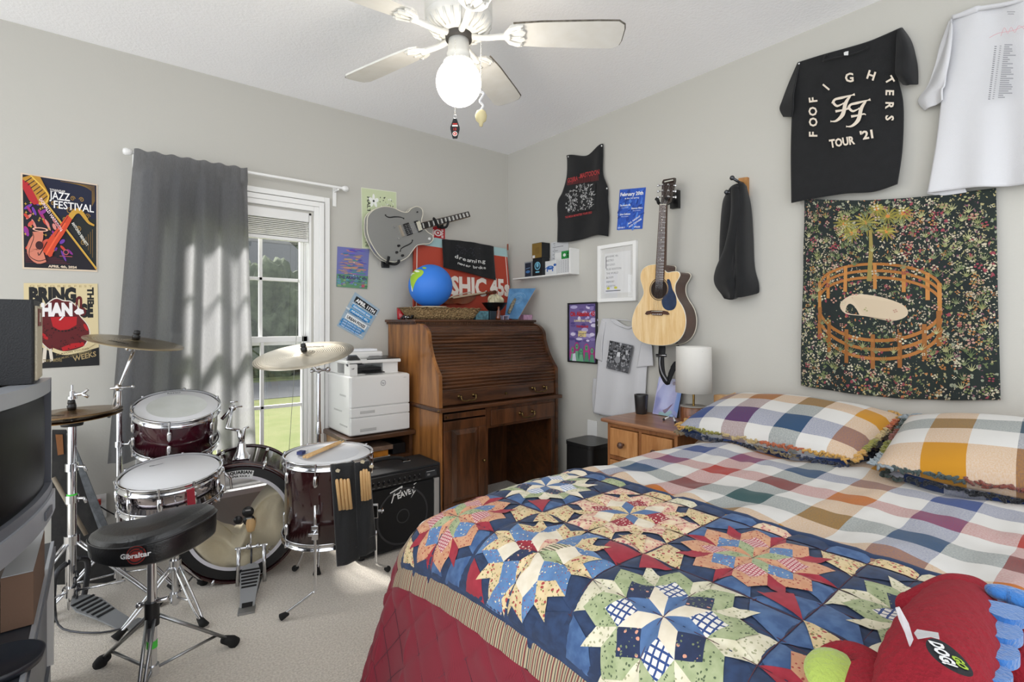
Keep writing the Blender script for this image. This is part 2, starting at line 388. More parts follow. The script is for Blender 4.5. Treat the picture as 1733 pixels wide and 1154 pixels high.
def sash(z0, z1, y, name):
    s = M(); f = .032; x0, x1 = WX0 + .012, WX1 - .012
    s.box(x0, x1, y, y + .03, z0, z0 + f); s.box(x0, x1, y, y + .03, z1 - f, z1); s.box(x0, x0 + f, y, y + .03, z0, z1); s.box(x1 - f, x1, y, y + .03, z0, z1)
    W = (x1 - x0 - 2 * f) / 3
    for k in (1, 2): s.box(x0 + f + k * W - .009, x0 + f + k * W + .009, y + .004, y + .026, z0, z1)
    zc = (z0 + z1) / 2; s.box(x0, x1, y + .004, y + .026, zc - .009, zc + .009)
    o = s.build(name, WHITE, wr, bev=.002)
    g = M(); g.box(x0 + f, x1 - f, y + .013, y + .017, z0 + f, z1 - f); g.build('pane', WGLASS, o)
sash(ZM - .02, WZ1 - .012, YB + .065, 'upper_sash'); sash(WZ0 + .012, ZM + .03, YB + .03, 'lower_sash')

# blind
bl = thing('window_blind', 'white slatted blind pulled up to the top of the window', 'blind', (.6, YB + .02, 1.62))
c = M(); c.box(WX0 + .016, WX1 - .016, YB - .012, YB + .03, 1.735, WZ1 - .004); c.build('valance', PLWHITE, bl, bev=.003)
c = M()
for k in range(9):
    z = 1.641 + k * .0104; dx = .002 * math.sin(k * 2.1); c.box(WX0 + .02 + dx, WX1 - .022 + dx, YB - .008, YB + .026, z, z + .0050)
c.build('slat_stack', mat('blind slat', '#dad9d4', .5, bump=(50, .02)), bl)
c = M(); c.box(WX0 + .018, WX1 - .018, YB - .009, YB + .027, 1.618, 1.637); c.build('bottom_rail', PLWHITE, bl, bev=.003)
for x, z0 in ((.882, .42), (.915, .35)):
    c = M(); c.tube([(x, YB + .005, 1.7), (x - .004, YB + .0, 1.2), (x - (.05 if x < .9 else .003), YB + .0, z0)], .0013, n=6, sub=4); c.build('lift_cord', mat('cord', '#8b8f86', .8, bump=(90, .1)), bl)

# outside
def mass(name, mt, c, r, seed, label, cat, group=None):
    bm = bmesh.new(); bmesh.ops.create_icosphere(bm, subdivisions=5, radius=1)
    rr = random.Random(seed); ph = [(rr.uniform(0, 6), rr.uniform(0, 6), rr.uniform(0, 6)) for _ in range(3)]
    from mathutils import noise
    for v in bm.verts:
        n = noise.fractal(v.co * 2.3 + Vector(ph[0]), 1, 2, 4) * .55 + noise.noise(v.co * 9 + Vector(ph[1])) * .16 + noise.noise(v.co * 24) * .07
        v.co = Vector((v.co.x * r[0], v.co.y * r[1], v.co.z * r[2])) * (1 + n)
    me = bpy.data.meshes.new('crown'); bm.to_mesh(me); bm.free(); me.shade_smooth(); me.materials.append(mt)
    t = thing(name, label, cat, (c[0], c[1], -.5), group); o = bpy.data.objects.new('crown', me); COL.objects.link(o); o.parent = t; o.location = (0, 0, c[2] + .5)
    k = M(); k.cyl((c[0], c[1], -.5), (c[0], c[1], c[2]), .16, .1); k.build('trunk', mat('bark', '#4b4238', .9, bump=(20, .5)), t)
lawn = M(); lawn.box(-25, 25, YB + .6, 12, -.62, -.5)
o = lawn.build('lawn', mat('lawn grass', '#666f3e', .95, bump=(60, .6), var=(3, '#74774d', .8))); struct(o)
road = M(); road.box(-25, 25, 12, 15.5, -.62, -.49); struct(road.build('road', mat('asphalt', '#56585a', .9, bump=(40, .3))))
yd = M(); yd.box(-25, 30, 15.5, 40, -.62, -.5); struct(yd.build('far_lawn', mat('far grass', '#414a2c', .95, bump=(40, .6), var=(2, '#6a744c', .8))))
leaf = mat('tree leaves', '#333d2a', .9, bump=(8, 1), var=(6, '#4c563f', .9))
mass('tree', leaf, (-.6, 20, 3.6), (3.2, 2.2, 3.0), 3, 'leafy dark tree across the road behind the left window panes', 'tree', 'trees outside')
mass('tree', leaf, (9.8, 32, 6.2), (3.4, 2.4, 3.8), 5, 'leafy dark tree across the road behind the right window panes', 'tree', 'trees outside')
mass('bush', leaf, (4.3, 17.4, 1.2), (1.3, 1.0, 1.7), 9, 'dark green bush on the far side of the road in front of the house', 'bush')
hs = thing('neighbour_house', 'pale grey neighbouring house with a gabled roof seen through the window', 'house', (6, 24, -.5))
k = M(); k.box(2.4, 7.6, 22.5, 28, -.5, 3.0); k.build('wall', mat('siding', '#6d7174', .8, bump=(20, .1)), hs)
k = M(); k.prism([(2.0, 22.1, 2.95), (8.0, 22.1, 2.95), (5.0, 22.1, 5.4)], (0, 6.2, 0)); k.build('roof', mat('shingle', '#6d6f72', .9, bump=(20, .4)), hs)
k = M(); k.box(3.6, 4.6, 22.42, 22.5, .8, 2.1); k.build('window', mat('dark pane', '#3b4247', .2, bump=(10, .01)), hs)

# curtain rod and curtain
RY = YB - .07; RZ = 1.950
rd = thing('curtain_rod', 'thin white curtain rod above the window', 'curtain rod', (.6, RY, RZ))
c = M(); c.cyl((.105, RY, RZ), (1.125, RY, RZ), .0075, m=0); c.build('rod', WHITE, rd)
for x, s in ((.105, -1), (1.125, 1)):
    c = M(); F = frame((x, RY, RZ), (s, 0, 0)); c.lathe([(0, -.012), (.011, -.012), (.016, .0), (.0175, .014), (.012, .024), (0, .026)], 0, 18, True, F); c.build('finial', PLWHITE, rd)
for x in (.13, 1.09):
    c = M(); c.box(x - .011, x + .011, YB - .006, YB, RZ - .10, RZ + .012); c.box(x - .005, x + .005, RY, YB - .004, RZ - .016, RZ - .006); c.build('bracket', WHITE, rd, bev=.002)
cur_m = mat('curtain fabric', '#434449', .9, bump=(400, .2), sheen=.2); nt = cur_m.node_tree; b = nt.nodes['Principled BSDF']; out = nt.nodes['Material Output']
tr = nd(nt, 'ShaderNodeBsdfTranslucent'); tr.inputs[0].default_value = lin('#c9c9cb'); mx = nd(nt, 'ShaderNodeMixShader')
tp = nd(nt, 'ShaderNodeBsdfTransparent'); mx2 = nd(nt, 'ShaderNodeMixShader')
tc = nd(nt, 'ShaderNodeTexCoord'); mp = nd(nt, 'ShaderNodeMapping'); mp.inputs['Scale'].default_value = (500, 500, 60)
nz = nd(nt, 'ShaderNodeTexNoise'); nz.inputs['Scale'].default_value = 1; nt.links.new(tc.outputs['Object'], mp.inputs[0]); nt.links.new(mp.outputs[0], nz.inputs['Vector'])
wv = math_n(nt, 'MULTIPLY', math_n(nt, 'SUBTRACT', nz.outputs['Fac'], .44), .6)
wv = math_n(nt, 'MAXIMUM', wv, 0.0)
mx.inputs[0].default_value = .42; nt.links.new(b.outputs[0], mx.inputs[1]); nt.links.new(tr.outputs[0], mx.inputs[2])
nt.links.new(wv, mx2.inputs[0]); nt.links.new(mx.outputs[0], mx2.inputs[1]); nt.links.new(tp.outputs[0], mx2.inputs[2]); nt.links.new(mx2.outputs[0], out.inputs[0])
def curt(u, v):
    # u along width, v from top to bottom
    x = (.122 + .478 * u) * (1 - v) + (.015 + .615 * u) * v; sag = .008 * math.sin(u * 9) * (1 - v)
    amp = .010 + .024 * min(1, v * 2.5)
    fold = math.sin(u * 2 * math.pi * 4.2 + .6 + .8 * v) * amp + math.sin(u * 2 * math.pi * 9.3 + 2) * .006 * (1 - v) + math.sin(u * 40) * .004 * math.exp(-v * 12)
    z = (RZ + .014 + .004 * math.sin(u * 45)) * (1 - v) + .505 * v + .012 * math.sin(u * 5) * v
    y = RY - .014 + fold * (1.25 if v > .02 else .3) - .02 * v
    if v < .06: y = RY - .019 - .3 * abs(fold)
    return (x + .012 * math.sin(u * 26 + 1) * v, min(y, YB - .028), z)
c = M(); c.grid(curt, 150, 60); o = c.build('curtain', cur_m, org=(.36, RY, .5))
tag(o, 'charcoal grey curtain hanging gathered over the left part of the window', 'curtain')

# outlets
def outlet(name, x0, x1, y0, y1, z0, z1, n, lab):
    t = thing(name, lab, 'outlet', ((x0 + x1) / 2, (y0 + y1) / 2, (z0 + z1) / 2))
    k = M(); k.box(x0, x1, y0, y1, z0, z1); k.build('cover_plate', PLWHITE, t, bev=.002)
    return t
t = outlet('wall_outlet', -.052, .022, YB - .007, YB, .245, .355, 0, 'white wall outlet beside the hi-hat stand')
for z in (.275, .325):
    k = M(); k.box(-.032, .002, YB - .010, YB - .006, z - .014, z + .014); k.build('socket', mat('socket face', '#cfcfca', .5, bump=(30, .01)), t, bev=.004)
t = outlet('wall_outlet', XR - .007, XR, 2.14, 2.22, .42, .535, 1, 'white wall outlet behind the black bin')
# red plug with its cord
t = thing('power_plug', 'red lit power plug with a dark cord in the wall outlet', 'plug', (-.015, YB - .02, .325))
k = M(); k.box(-.030, .002, YB - .035, YB - .0102, .312, .338); k.build('plug_body', mat('red plug', '#b5281c', .4, bump=(50, .02)), t, bev=.004)
k = M(); k.tube([(-.014, YB - .036, .322), (.03, YB - .045, .28), (.09, YB - .04, .23), (.17, YB - .05, .19), (.22, YB - .06, .15)], .003, n=8, sub=5); k.build('cord', BLACKP, t)

# ================================================================ ceiling fan
FX, FY = 1.02, 1.57
fan = thing('ceiling_fan', 'white five blade ceiling fan with a lit globe lamp', 'ceiling fan', (FX, FY, 2.03))
FW_ = mat('fan white', '#dfded9', .4, bump=(60, .02), var=(18, '#cfcbc0', .35))
F = frame((FX, FY, 0), (0, 0, 1))
k = M(); k.lathe([(0, H), (.085, H), (.09, H - .01), (.085, H - .05), (.118, H - .07), (.123, H - .10), (.123, H - .17), (.11, H - .185)], 0, 48, True, F); k.build('motor_housing', FW_, fan)
k = M(); k.lathe([(.123, H - .176), (.121, H - .196), (.1, H - .218), (.066, H - .232), (.05, H - .235)], 0, 48, True, F)
for i in range(24):
    a = 2 * math.pi * i / 24; k.tube([(FX + r * math.cos(a), FY + r * math.sin(a), z) for r, z in ((.118, H - .198), (.098, H - .222), (.072, H - .234))], .005, n=6)
k.build('vent_ring', FW_, fan)
k = M(); k.lathe([(.05, H - .23), (.048, H - .255), (.0, H - .255)], 0, 24, True, F); k.build('rotor', mat('dark rotor', '#3a3733', .6, bump=(30, .1)), fan)
k = M(); k.lathe([(0, H - .245), (.037, H - .245), (.039, H - .30), (.043, H - .305), (.043, H - .315), (.041, H - .318), (.046, H - .335), (.052, H - .338), (.05, H - .345), (0, H - .345)], 0, 32, True, F)
for i in range(26):
    a = 2 * math.pi * i / 26; k.ball((FX + .05 * math.cos(a), FY + .05 * math.sin(a), H - .338), .0065, n=8)
k.build('light_fitter', FW_, fan)
gm = mat('lit globe', '#fff6e8', .4, emit=30.0, bump=(5, .001))
k = M(); k.ball((FX, FY, 2.03), .082, (1, 1, 1.02), n=40); k.build('globe', gm, fan)
for i, ang in enumerate((-38.6, 33.4, 105.4, 177.4, 249.4)):
    a = R_(ang); d = Vector((math.cos(a), math.sin(a), 0)); n = Vector((-math.sin(a), math.cos(a), 0)); z0 = 2.205; tilt = R_(-11 if 1 else 0)
    nn = n * math.cos(tilt) + Vector((0, 0, math.sin(tilt)))
    up = d.cross(nn).normalized()
    def P(r, s, h=0): return Vector((FX, FY, z0)) + d * r + nn * s + up * h
    out_ = [(.185, -.035), (.21, -.052), (.30, -.060), (.50, -.066), (.575, -.066), (.597, -.050), (.602, -.03), (.602, .03), (.597, .050), (.575, .066), (.50, .066), (.30, .060), (.21, .052), (.185, .035)]
    k = M(); k.prism([P(r, s, .001) for r, s in out_], up * .007); bo = k.build('blade', FW_, fan)
    for sgn in (0,):
        k = M(); k.prism([P(r, s, -.001) for r, s in [(.545, .066), (.577, .0675), (.599, .0515), (.604, .031), (.604, -.03), (.599, -.0515), (.577, -.0675), (.18, -.0545 + .018), (.18, -.036), (.3, -.0615), (.577, -.0675)][:7]] , up * .011) if 0 else None
        k = M(); k.tube([P(r, s, .005) for r, s in ((.20, -.052), (.30, -.0605), (.50, -.0665), (.577, -.0665), (.599, -.05), (.603, -.03), (.603, .03), (.598, .05))], .0035, n=6); k.build('dusty_edge', mat('fan dust', '#5a544b', 1, bump=(300, .8), var=(60, '#7d776c', .8)), bo)
    k = M()
    k.tube([Vector((FX, FY, H - .238)) + d * .04, Vector((FX, FY, H - .245)) + d * .09, P(.15, 0, -.006), P(.19, 0, -.004)], [.012, .010, .011, .013], n=10, sub=4)
    k.prism([P(r, s, -.006) for r, s in ((.165, -.012), (.185, -.04), (.215, -.052), (.235, -.050), (.228, -.034), (.245, -.018), (.238, 0), (.245, .018), (.228, .034), (.235, .050), (.215, .052), (.185, .04), (.165, .012))], up * .006)
    for s in (-.036, 0, .036): k.tube([P(.17, s * .2, -.006), P(.20, s * .7, -.009), P(.236, s, -.007)], .0035, n=6, sub=3)
    for s in (-.04, .04, 0): k.ball(P(.226, s, -.008), .0045, n=8)
    k.build('blade_iron', FW_, fan)
# pull chains
def pull(name, px, zt, zb, lab):
    a = at(px, 175, t=1.80); q = Vector((a.x, a.y, 0)); k = M(); n = int((zt - zb) / .006)
    for i in range(n): k.ball((q.x, q.y, zb + i * .006), .0022, n=6)
    k.build('pull_chain', mat('bead chain', '#d9d6cc', .3, .6, bump=(10, .01)), fan); return q
q = pull('c', 770, 2.16, 1.888, '')
kt = thing('key_tag', 'black elongated hexagonal key tag with red and white print on the fan pull chain', 'key tag', (q.x, q.y, 1.83))
n = Vector((-FW[0], -FW[1], 0)); sd = Vector((RT[0], RT[1], 0))
def KP(u, v, h): return Vector((q.x, q.y, 1.84)) + sd * u + Vector((0, 0, v)) + n * h
hexa = [(-.006, .034), (.006, .034), (.0165, .004), (.0165, -.004), (.008, -.036), (-.008, -.036), (-.0165, -.004), (-.0165, .004)]
a = Art(KP); a.prism([KP(u, v, 0) for u, v in hexa], -n * .003, ink('#1a1b1e')); a.h = .0006
a.rect(-.010, .006, .010, .011, '#e9e3dc'); a.rect(-.008, .013, .008, .017, '#c8352c'); a.text('13', 0, -.008, .013, '#c8352c'); a.ell(0, -.02, .0085, .0085, '#e9e3dc'); a.ell(0, -.02, .0065, .0065, '#b52b25'); a.text('R', 0, -.0235, .010, '#e9e3dc')
a.build('tag_body', None, kt)
k = M(); k.tube([KP(.010 * math.sin(t) * .5, .041 + .007 * math.cos(t), -.0015) for t in [i * 2 * math.pi / 14 for i in range(15)]], .0010, m=0, n=6); k.build('split_ring', CHROME, kt)
q2 = pull('d', 814, 2.16, 1.965, '')
kt = thing('chain_ornament', 'small plain beige wooden drop under a white ribbon on the right fan pull chain', 'ornament', (q2.x, q2.y, 1.85))
k = M(); k.lathe([(0, -.04), (.006, -.038), (.008, -.026), (.018, -.018), (.021, 0), (.016, .014), (.006, .02), (0, .021)], 0, 20, True, frame((q2.x, q2.y, 1.885), (0, 0, 1))); k.build('drop', mat('beige wood', '#c9bd92', .7, bump=(60, .1)), kt)
k = M(); k.tube([Vector((q2.x, q2.y, 1.905)) + sd * x + Vector((0, 0, z)) for x, z in ((0, 0), (.008, .015), (-.004, .03), (.004, .045), (.010, .058), (-.002, .064))], .0042, n=8, sub=4); k.build('ribbon', WHCLOTH, kt)

# ================================================================ roll-top desk
WD = wood('walnut stain vertical', '#321c0e', '#633b21', 'z', .32); WDX = wood('walnut stain lengthwise', '#341e11', '#5e3920', 'x', .35)
WSIDE_LIT = wood('walnut stain lit side', '#6b4222', '#a9713c', 'z', .28)  # left side panel lighter: light falling on it is put into the colour
DX0, DX1, DY = 1.433, 2.335, 2.40
desk = thing('roll_top_desk', 'dark stained wooden roll-top desk with closed slatted tambour in the corner', 'desk', ((DX0 + DX1) / 2, 2.72, 0))
prof = [(2.665, 1.150), (2.62, 1.148), (2.575, 1.136), (2.539, 1.110), (2.522, 1.084), (2.512, 1.033), (2.481, .962), (2.441, .903), (2.413, .870), (2.404, .842), (2.402, .70)]
pf = [(p.x, p.y) for p in smooth([(*p, 0) for p in prof], 5)]
for x0, mt in ((DX0, WSIDE_LIT), (DX1 - .022, WDX)):
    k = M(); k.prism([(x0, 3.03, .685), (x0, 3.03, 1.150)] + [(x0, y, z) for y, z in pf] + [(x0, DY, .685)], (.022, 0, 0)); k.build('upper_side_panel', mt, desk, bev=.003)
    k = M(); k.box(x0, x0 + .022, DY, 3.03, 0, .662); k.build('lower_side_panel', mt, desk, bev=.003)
k = M(); k.box(DX0 - .022, DX1 + .022, 2.640, 3.036, 1.158, 1.174); k.build('top', WDX, desk, bev=.004)
k = M(); k.box(DX0 - .010, DX1 + .010, 2.652, 3.034, 1.146, 1.158)
n = 75
for i in range(n): x = DX0 - .012 + (DX1 - DX0 + .024) * i / n; k.box(x, x + .006, 2.648, 2.654, 1.144, 1.158)
for i in range(34): y = 2.655 + .375 * i / 34; k.box(DX0 - .0135, DX0 - .008, y, y + .006, 1.144, 1.158)
k.build('dentil_moulding', WDX, desk)
k = M(); k.box(DX0 + .022, DX1 - .022, 2.66, 2.675, 1.095, 1.146); k.build('top_rail', WDX, desk)
# tambour: slats follow the side profile
tp_ = [(y + .016, z - .006) for y, z in prof if z < 1.14 and z > .76]; tp_ = [(2.60, 1.118)] + tp_[:] + [(2.418, .765)]
sp = smooth([(0, y, z) for y, z in tp_], 40); dd = [0]
for i in range(1, len(sp)): dd.append(dd[-1] + (sp[i] - sp[i - 1]).length)
def along(t):
    t *= dd[-1]
    for i in range(1, len(dd)):
        if dd[i] >= t: f = (t - dd[i - 1]) / max(1e-9, dd[i] - dd[i - 1]); return sp[i - 1].lerp(sp[i], f), (sp[i] - sp[i - 1]).normalized()
    return sp[-1], (sp[-1] - sp[-2]).normalized()
NS = 22; k = M(); rows = []
for s in range(NS):
    for q in range(7):
        a = (s + q / 6.0 * .999) / NS; p, t = along(min(a, .9999)); nn = Vector((0, -t.z, t.y)); nn = -nn if nn.y > 0 else nn
        h = .0105 * math.sqrt(max(0, 1 - ((q - 3) / 3.0) ** 2)); rows.append(p + nn * (h - .004))
vs = [(x, p.y, p.z) for p in rows for x in (DX0 + .022, DX1 - .022)]
k.add(vs, [(2 * i, 2 * i + 1, 2 * i + 3, 2 * i + 2) for i in range(len(rows) - 1)], 0, True); k.build('tambour', WDX, desk)
k = M(); k.box(DX0 + .022, DX1 - .022, 2.412, 2.436, .692, .772); lift = k.build('lift_rail', WDX, desk, bev=.006)
def pull_handle(xc, y, z, par, w=.10):
    k = M()
    for s in (-1, 1): k.lathe([(0, 0), (.011, 0), (.012, .003), (.006, .006), (.005, .018), (.009, .024), (0, .028)], 0, 16, True, frame((xc + s * w / 2, y, z), (0, -1, 0)))
    k.tube([(xc - w / 2, y - .022, z), (xc - w / 2 + .004, y - .026, z - .018), (xc - .02, y - .026, z - .026), (xc, y - .028, z - .022), (xc + .02, y - .026, z - .026), (xc + w / 2 - .004, y - .026, z - .018), (xc + w / 2, y - .022, z)], .0042, n=8, sub=4)
    return k.build('handle', BRASS, par)
pull_handle(1.62, 2.412, .738, lift); pull_handle(2.17, 2.412, .742, lift)
k = M(); k.cyl((1.905, 2.413, .727), (1.905, 2.406, .727), .008, n=16); k.build('lock', BRASS, lift)
k = M(); k.box(DX0 - .012, DX1 + .014, 2.375, 3.033, .662, .686); k.build('writing_surface', WDX, desk, bev=.006)
PX = 1.745
k = M(); k.box(PX, PX + .02, DY + .004, 3.0, 0, .66); k.build('pedestal_side', WD, desk)
k = M(); k.box(DX0 + .022, PX, DY + .004, DY + .02, .0, .095); k.build('plinth', WD, desk, bev=.002)
k = M(); k.box(DX0 + .03, PX - .004, DY - .006, DY + .012, .618, .650); sl = k.build('pull_out_board', WD, desk, bev=.003)
k = M(); k.cyl((1.475, DY - .006, .634), (1.475, DY - .018, .634), .006, n=12); k.build('knob', BRASS, sl)
x0, x1, z0, z1 = DX0 + .026, PX - .002, .10, .608; y = DY
k = M(); k.box(x0, x1, y, y + .018, z0, z1); dr = k.build('door', WD, desk, bev=.003)
k = M(); f = .052
for q in ((x0, x1, z1 - f, z1), (x0, x1, z0, z0 + f), (x0, x0 + f, z0 + f, z1 - f), (x1 - f, x1, z0 + f, z1 - f)): k.box(q[0], q[1], y - .008, y, q[2], q[3])
k.build('door_frame', WD, dr, bev=.003)
k = M(); a, b = f + .004, f + .028
def ringp(i, yy): return [(x0 + i, yy, z0 + i), (x1 - i, yy, z0 + i), (x1 - i, yy, z1 - i), (x0 + i, yy, z1 - i)]
v = ringp(f, y - .001) + ringp(b, y - .012) ; k.add(v, [(i, (i + 1) % 4, (i + 1) % 4 + 4, i + 4) for i in range(4)] + [(4, 5, 6, 7)], 0); k.build('raised_panel', WD, dr)
k = M(); k.lathe([(0, 0), (.005, 0), (.005, .01), (.010, .016), (.007, .022), (0, .023)], 0, 14, True, frame((x1 - .022, y - .008, .36), (0, -1, 0))); k.build('knob', BRASS, dr)
k = M(); k.box(PX + .02, DX1 - .022, DY + .006, DY + .024, .535, .66); k.build('apron_rail', WD, desk)
k = M(); k.box(PX + .036, DX1 - .036, DY - .008, DY + .01, .548, .640); dw = k.build('drawer', WD, desk, bev=.004); pull_handle((PX + DX1) / 2 + .01, DY - .008, .600, dw)
k = M(); k.box(PX + .02, DX1 - .022, 2.92, 2.94, 0, .66); k.build('back_panel', WD, desk)
k = M(); k.box(DX1 - .06, DX1 - .022, DY + .006, DY + .04, 0, .54); k.build('front_post', WD, desk, bev=.002)
for x, z in ((DX0 + .004, .674),):
    k = M(); k.ball((DX0 - .013, 2.385, .674), .006, n=8); k.build('brass_corner_pin', BRASS, desk)

# ---------------------------------------------------------------- things on the desk top
ZT = 1.174
t = thing('candle_glass', 'small red glass candle cup at the left end of the desk top', 'candle', (1.445, 2.92, ZT))
F = frame((1.475, 2.93, ZT), (0, 0, 1)); k = M(); k.lathe([(0, 0), (.024, 0), (.027, .01), (.030, .075), (.027, .075), (.024, .012), (0, .012)], 0, 28, True, F); k.build('cup', mat('red glass', '#b81622', .1, trans=.25, coat=.4, bump=(40, .01)), t)
k = M(); k.lathe([(0, .013), (.0235, .013), (.0250, .05), (0, .05)], 0, 24, True, F); k.build('wax', mat('red wax', '#9c1019', .5, bump=(40, .05)), t)
t = thing('beaded_trinket', 'heap of small dark and silver beads at the left end of the desk top', 'trinket', (1.46, 2.78, ZT)); rr = random.Random(2)
for nm, m_, cnt in (('silver_beads', CHROME, 16), ('dark_beads', BLACKP, 16)):
    k = M()
    for i in range(cnt): k.ball((1.452 + rr.uniform(-.035, .04), 2.80 + rr.uniform(-.04, .03), ZT + .006 + rr.uniform(0, .018)), rr.uniform(.005, .009), n=8)
    k.build(nm, m_, t)
k = M(); bx, by = 1.530, 2.735
k.ball((bx, by, ZT + .013), .012, (1, 1.5, 1.05), n=14); k.ball((bx + .004, by - .010, ZT + .034), .008, n=12); k.tube([(bx, by - .002, ZT + .014), (bx + .002, by - .008, ZT + .026), (bx + .004, by - .010, ZT + .034)], [.011, .008, .006], n=10); k.tube([(bx + .004, by - .017, ZT + .034), (bx + .004, by - .024, ZT + .032)], [.003, .0008], n=6); k.tube([(bx, by + .012, ZT + .014), (bx - .003, by + .034, ZT + .022)], [.008, .003], n=8)
tag(k.build('bird_figurine', mat('blue glaze', '#8aa0bd', .2, bump=(60, .05), coat=.4), org=(bx, by, ZT)), 'small pale blue bird figurine in front of the woven tray', 'figurine')
# woven tray
wv_m = mat('woven seagrass', '#a58a60', .8, bump=(60, .8), var=(90, '#6e5535', .9)); nt = wv_m.node_tree; b = nt.nodes['Principled BSDF']; tcn = nd(nt, 'ShaderNodeTexCoord'); vo = nd(nt, 'ShaderNodeTexVoronoi'); vo.inputs['Scale'].default_value = 95; nt.links.new(tcn.outputs['Object'], vo.inputs['Vector']); bp = nd(nt, 'ShaderNodeBump'); bp.inputs['Strength'].default_value = .9; bp.inputs['Distance'].default_value = .01; nt.links.new(vo.outputs['Distance'], bp.inputs['Height']); nt.links.new(bp.outputs[0], b.inputs['Normal'])
t = thing('woven_tray', 'rectangular woven seagrass tray on the desk top', 'basket', (1.68, 2.79, ZT))
def tray(u, v):
    # u round the rim, v from inner floor centre to foot to lip
    a = u * 2 * math.pi; c_, s_ = math.cos(a), math.sin(a); q = 1 / (abs(c_) ** 8 + abs(s_) ** 8) ** .125
    lv = [(0, .003), (.75, .003), (.80, .0), (1.0, .068), (1.04, .071), (1.0, .074), (.78, .012), (0, .008)]
    j = min(int(v * 7 + 1e-6), 6); f = v * 7 - j; s = lv[j][0] * (1 - f) + lv[j + 1][0] * f; z = lv[j][1] * (1 - f) + lv[j + 1][1] * f
    w_ = .003 * math.sin(a * 60) * (1 if z > .01 else 0)
    return (1.685 + (.245 * s + w_) * c_ * q, 2.80 + (.115 * s + w_) * s_ * q, ZT + z + .002 * math.sin(a * 37) * s)
k = M(); k.grid(tray, 180, 28); k.build('tray', wv_m, t)
# globe
GC = Vector((1.61, 2.80, 1.385)); GR = .137
t = thing('toy_globe', 'blue toy globe with a green continent standing in the woven tray', 'globe', (GC.x, GC.y, ZT + .012))
gb = mat('globe blue', '#2f78d8', .55, bump=(20, .02)); k = M(); k.ball(GC, GR, (1, 1, .98), n=64); k.build('sphere', gb, t)
k = M(); k.lathe([(0, 0), (.075, 0), (.078, .004), (.066, .03), (.058, .052), (.05, .052), (0, .04)], 0, 40, True, frame((GC.x, GC.y, ZT + .0135), (0, 0, 1))); k.build('stand', mat('globe stand blue', '#2a63ad', .5, bump=(20, .02)), t)
k = M(); k.tube([(GC.x + .098 * math.cos(i * math.pi / 20), GC.y + .098 * math.sin(i * math.pi / 20), ZT + .078) for i in range(41)], .004, n=8); k.build('support_ring', mat('cream ring', '#cdbd9c', .6, bump=(40, .05)), t)
def onball(px, py, lift=1.003):
    d = ray(px, py).normalized(); o = Vector((0, 0, CAM_H)) - GC; b_ = o.dot(d); c_ = o.dot(o) - GR * GR; disc = b_ * b_ - c_
    q = Vector((0, 0, CAM_H)) + d * (-b_ - math.sqrt(max(disc, 0))); return GC + (q - GC).normalized() * GR * lift
def patch_on(poly, m_, name, lift):
    P = closed_smooth([(a, b) for a, b in poly], 3); cx = sum(p.x for p in P) / len(P); cy = sum(p.y for p in P) / len(P); k = M(); n = len(P); R = 7
    vs = [onball(650 + (cx + (p.x - cx) * r / R) / 6.19, 430 + (cy + (p.y - cy) * r / R) / 6.19, lift) for r in range(R + 1) for p in P]
    k.add(vs, [(r * n + i, r * n + (i + 1) % n, (r + 1) * n + (i + 1) % n, (r + 1) * n + i) for r in range(R) for i in range(n)], 0, True); return k.build(name, m_, t)
patch_on([(262, 185), (300, 165), (345, 160), (395, 165), (415, 190), (395, 225), (360, 250), (335, 285), (315, 330), (300, 385), (292, 380), (282, 330), (272, 260), (262, 215)], mat('globe green', '#9bbf33', .55, bump=(20, .02)), 'continent', 1.004)
patch_on([(400, 138), (420, 135), (445, 145), (432, 155), (410, 152)], bpy.data.materials['globe green'], 'continent', 1.004)
for p_ in ([(318, 172), (345, 168), (375, 185), (340, 190), (325, 182)], [(280, 208), (300, 198), (325, 202), (300, 210), (288, 226), (280, 220)], [(284, 330), (292, 345), (302, 388), (292, 385)]): patch_on(p_, mat('globe snow', '#e8efe6', .6, bump=(20, .02)), 'snow', 1.007)
# violin leaning behind the tray
VN = (0, -.97, .24); VP = Vector((1.95, 2.93, 1.26))
def vq(X, Y): return pl(650 + X / 6.19, 430 + Y / 6.19, VP, VN)
t = thing('violin', 'small brown violin lying behind the woven tray with its scroll pointing right', 'violin', (1.9, 2.93, ZT))
nv = Vector(VN).normalized(); vw = mat('violin varnish', '#7a3c1d', .2, coat=.6, bump=(20, .02), var=(14, '#4c2110', .7))
body = closed_smooth([(610, 500), (625, 475), (690, 450), (745, 452), (790, 448), (850, 428), (930, 432), (960, 450), (930, 480), (890, 510), (820, 522), (770, 512), (735, 518), (660, 522)], 4)
k = M(); k.prism([vq(p.x, p.y) for p in body], -nv * .03); k.build('body', vw, t, bev=.003)
k = M(); k.prism([vq(x, y) + nv * .004 for x, y in ((700, 452), (1050, 398), (1056, 412), (720, 470))], nv * .008); k.build('fingerboard', mat('pale strings board', '#b9a48a', .4, bump=(40, .02)), t)
k = M(); k.prism([vq(x, y) for x, y in ((880, 428), (1060, 396), (1066, 416), (900, 450))], -nv * .014); k.build('neck', vw, t, bev=.002)
k = M(); k.tube([vq(x, y) for x, y in ((1056, 404), (1095, 408), (1130, 400), (1160, 388), (1172, 400), (1158, 410), (1150, 400))], [.009, .010, .009, .008, .007, .006, .005], n=10, sub=5); k.build('scroll', vw, t)
for X, Y in ((1080, 385), (1110, 388)):
    k = M(); k.cyl(vq(X, Y), vq(X - 6, Y + 55), .003, n=8); k.build('peg', BLACKP, t)
k = M(); k.tube([vq(x, y) + nv * .012 for x, y in ((630, 486), (720, 440), (780, 425), (905, 402))], .0035, n=8); k.build('bridge_rail', mat('ivory', '#d3cdbd', .4, bump=(40, .02)), t)
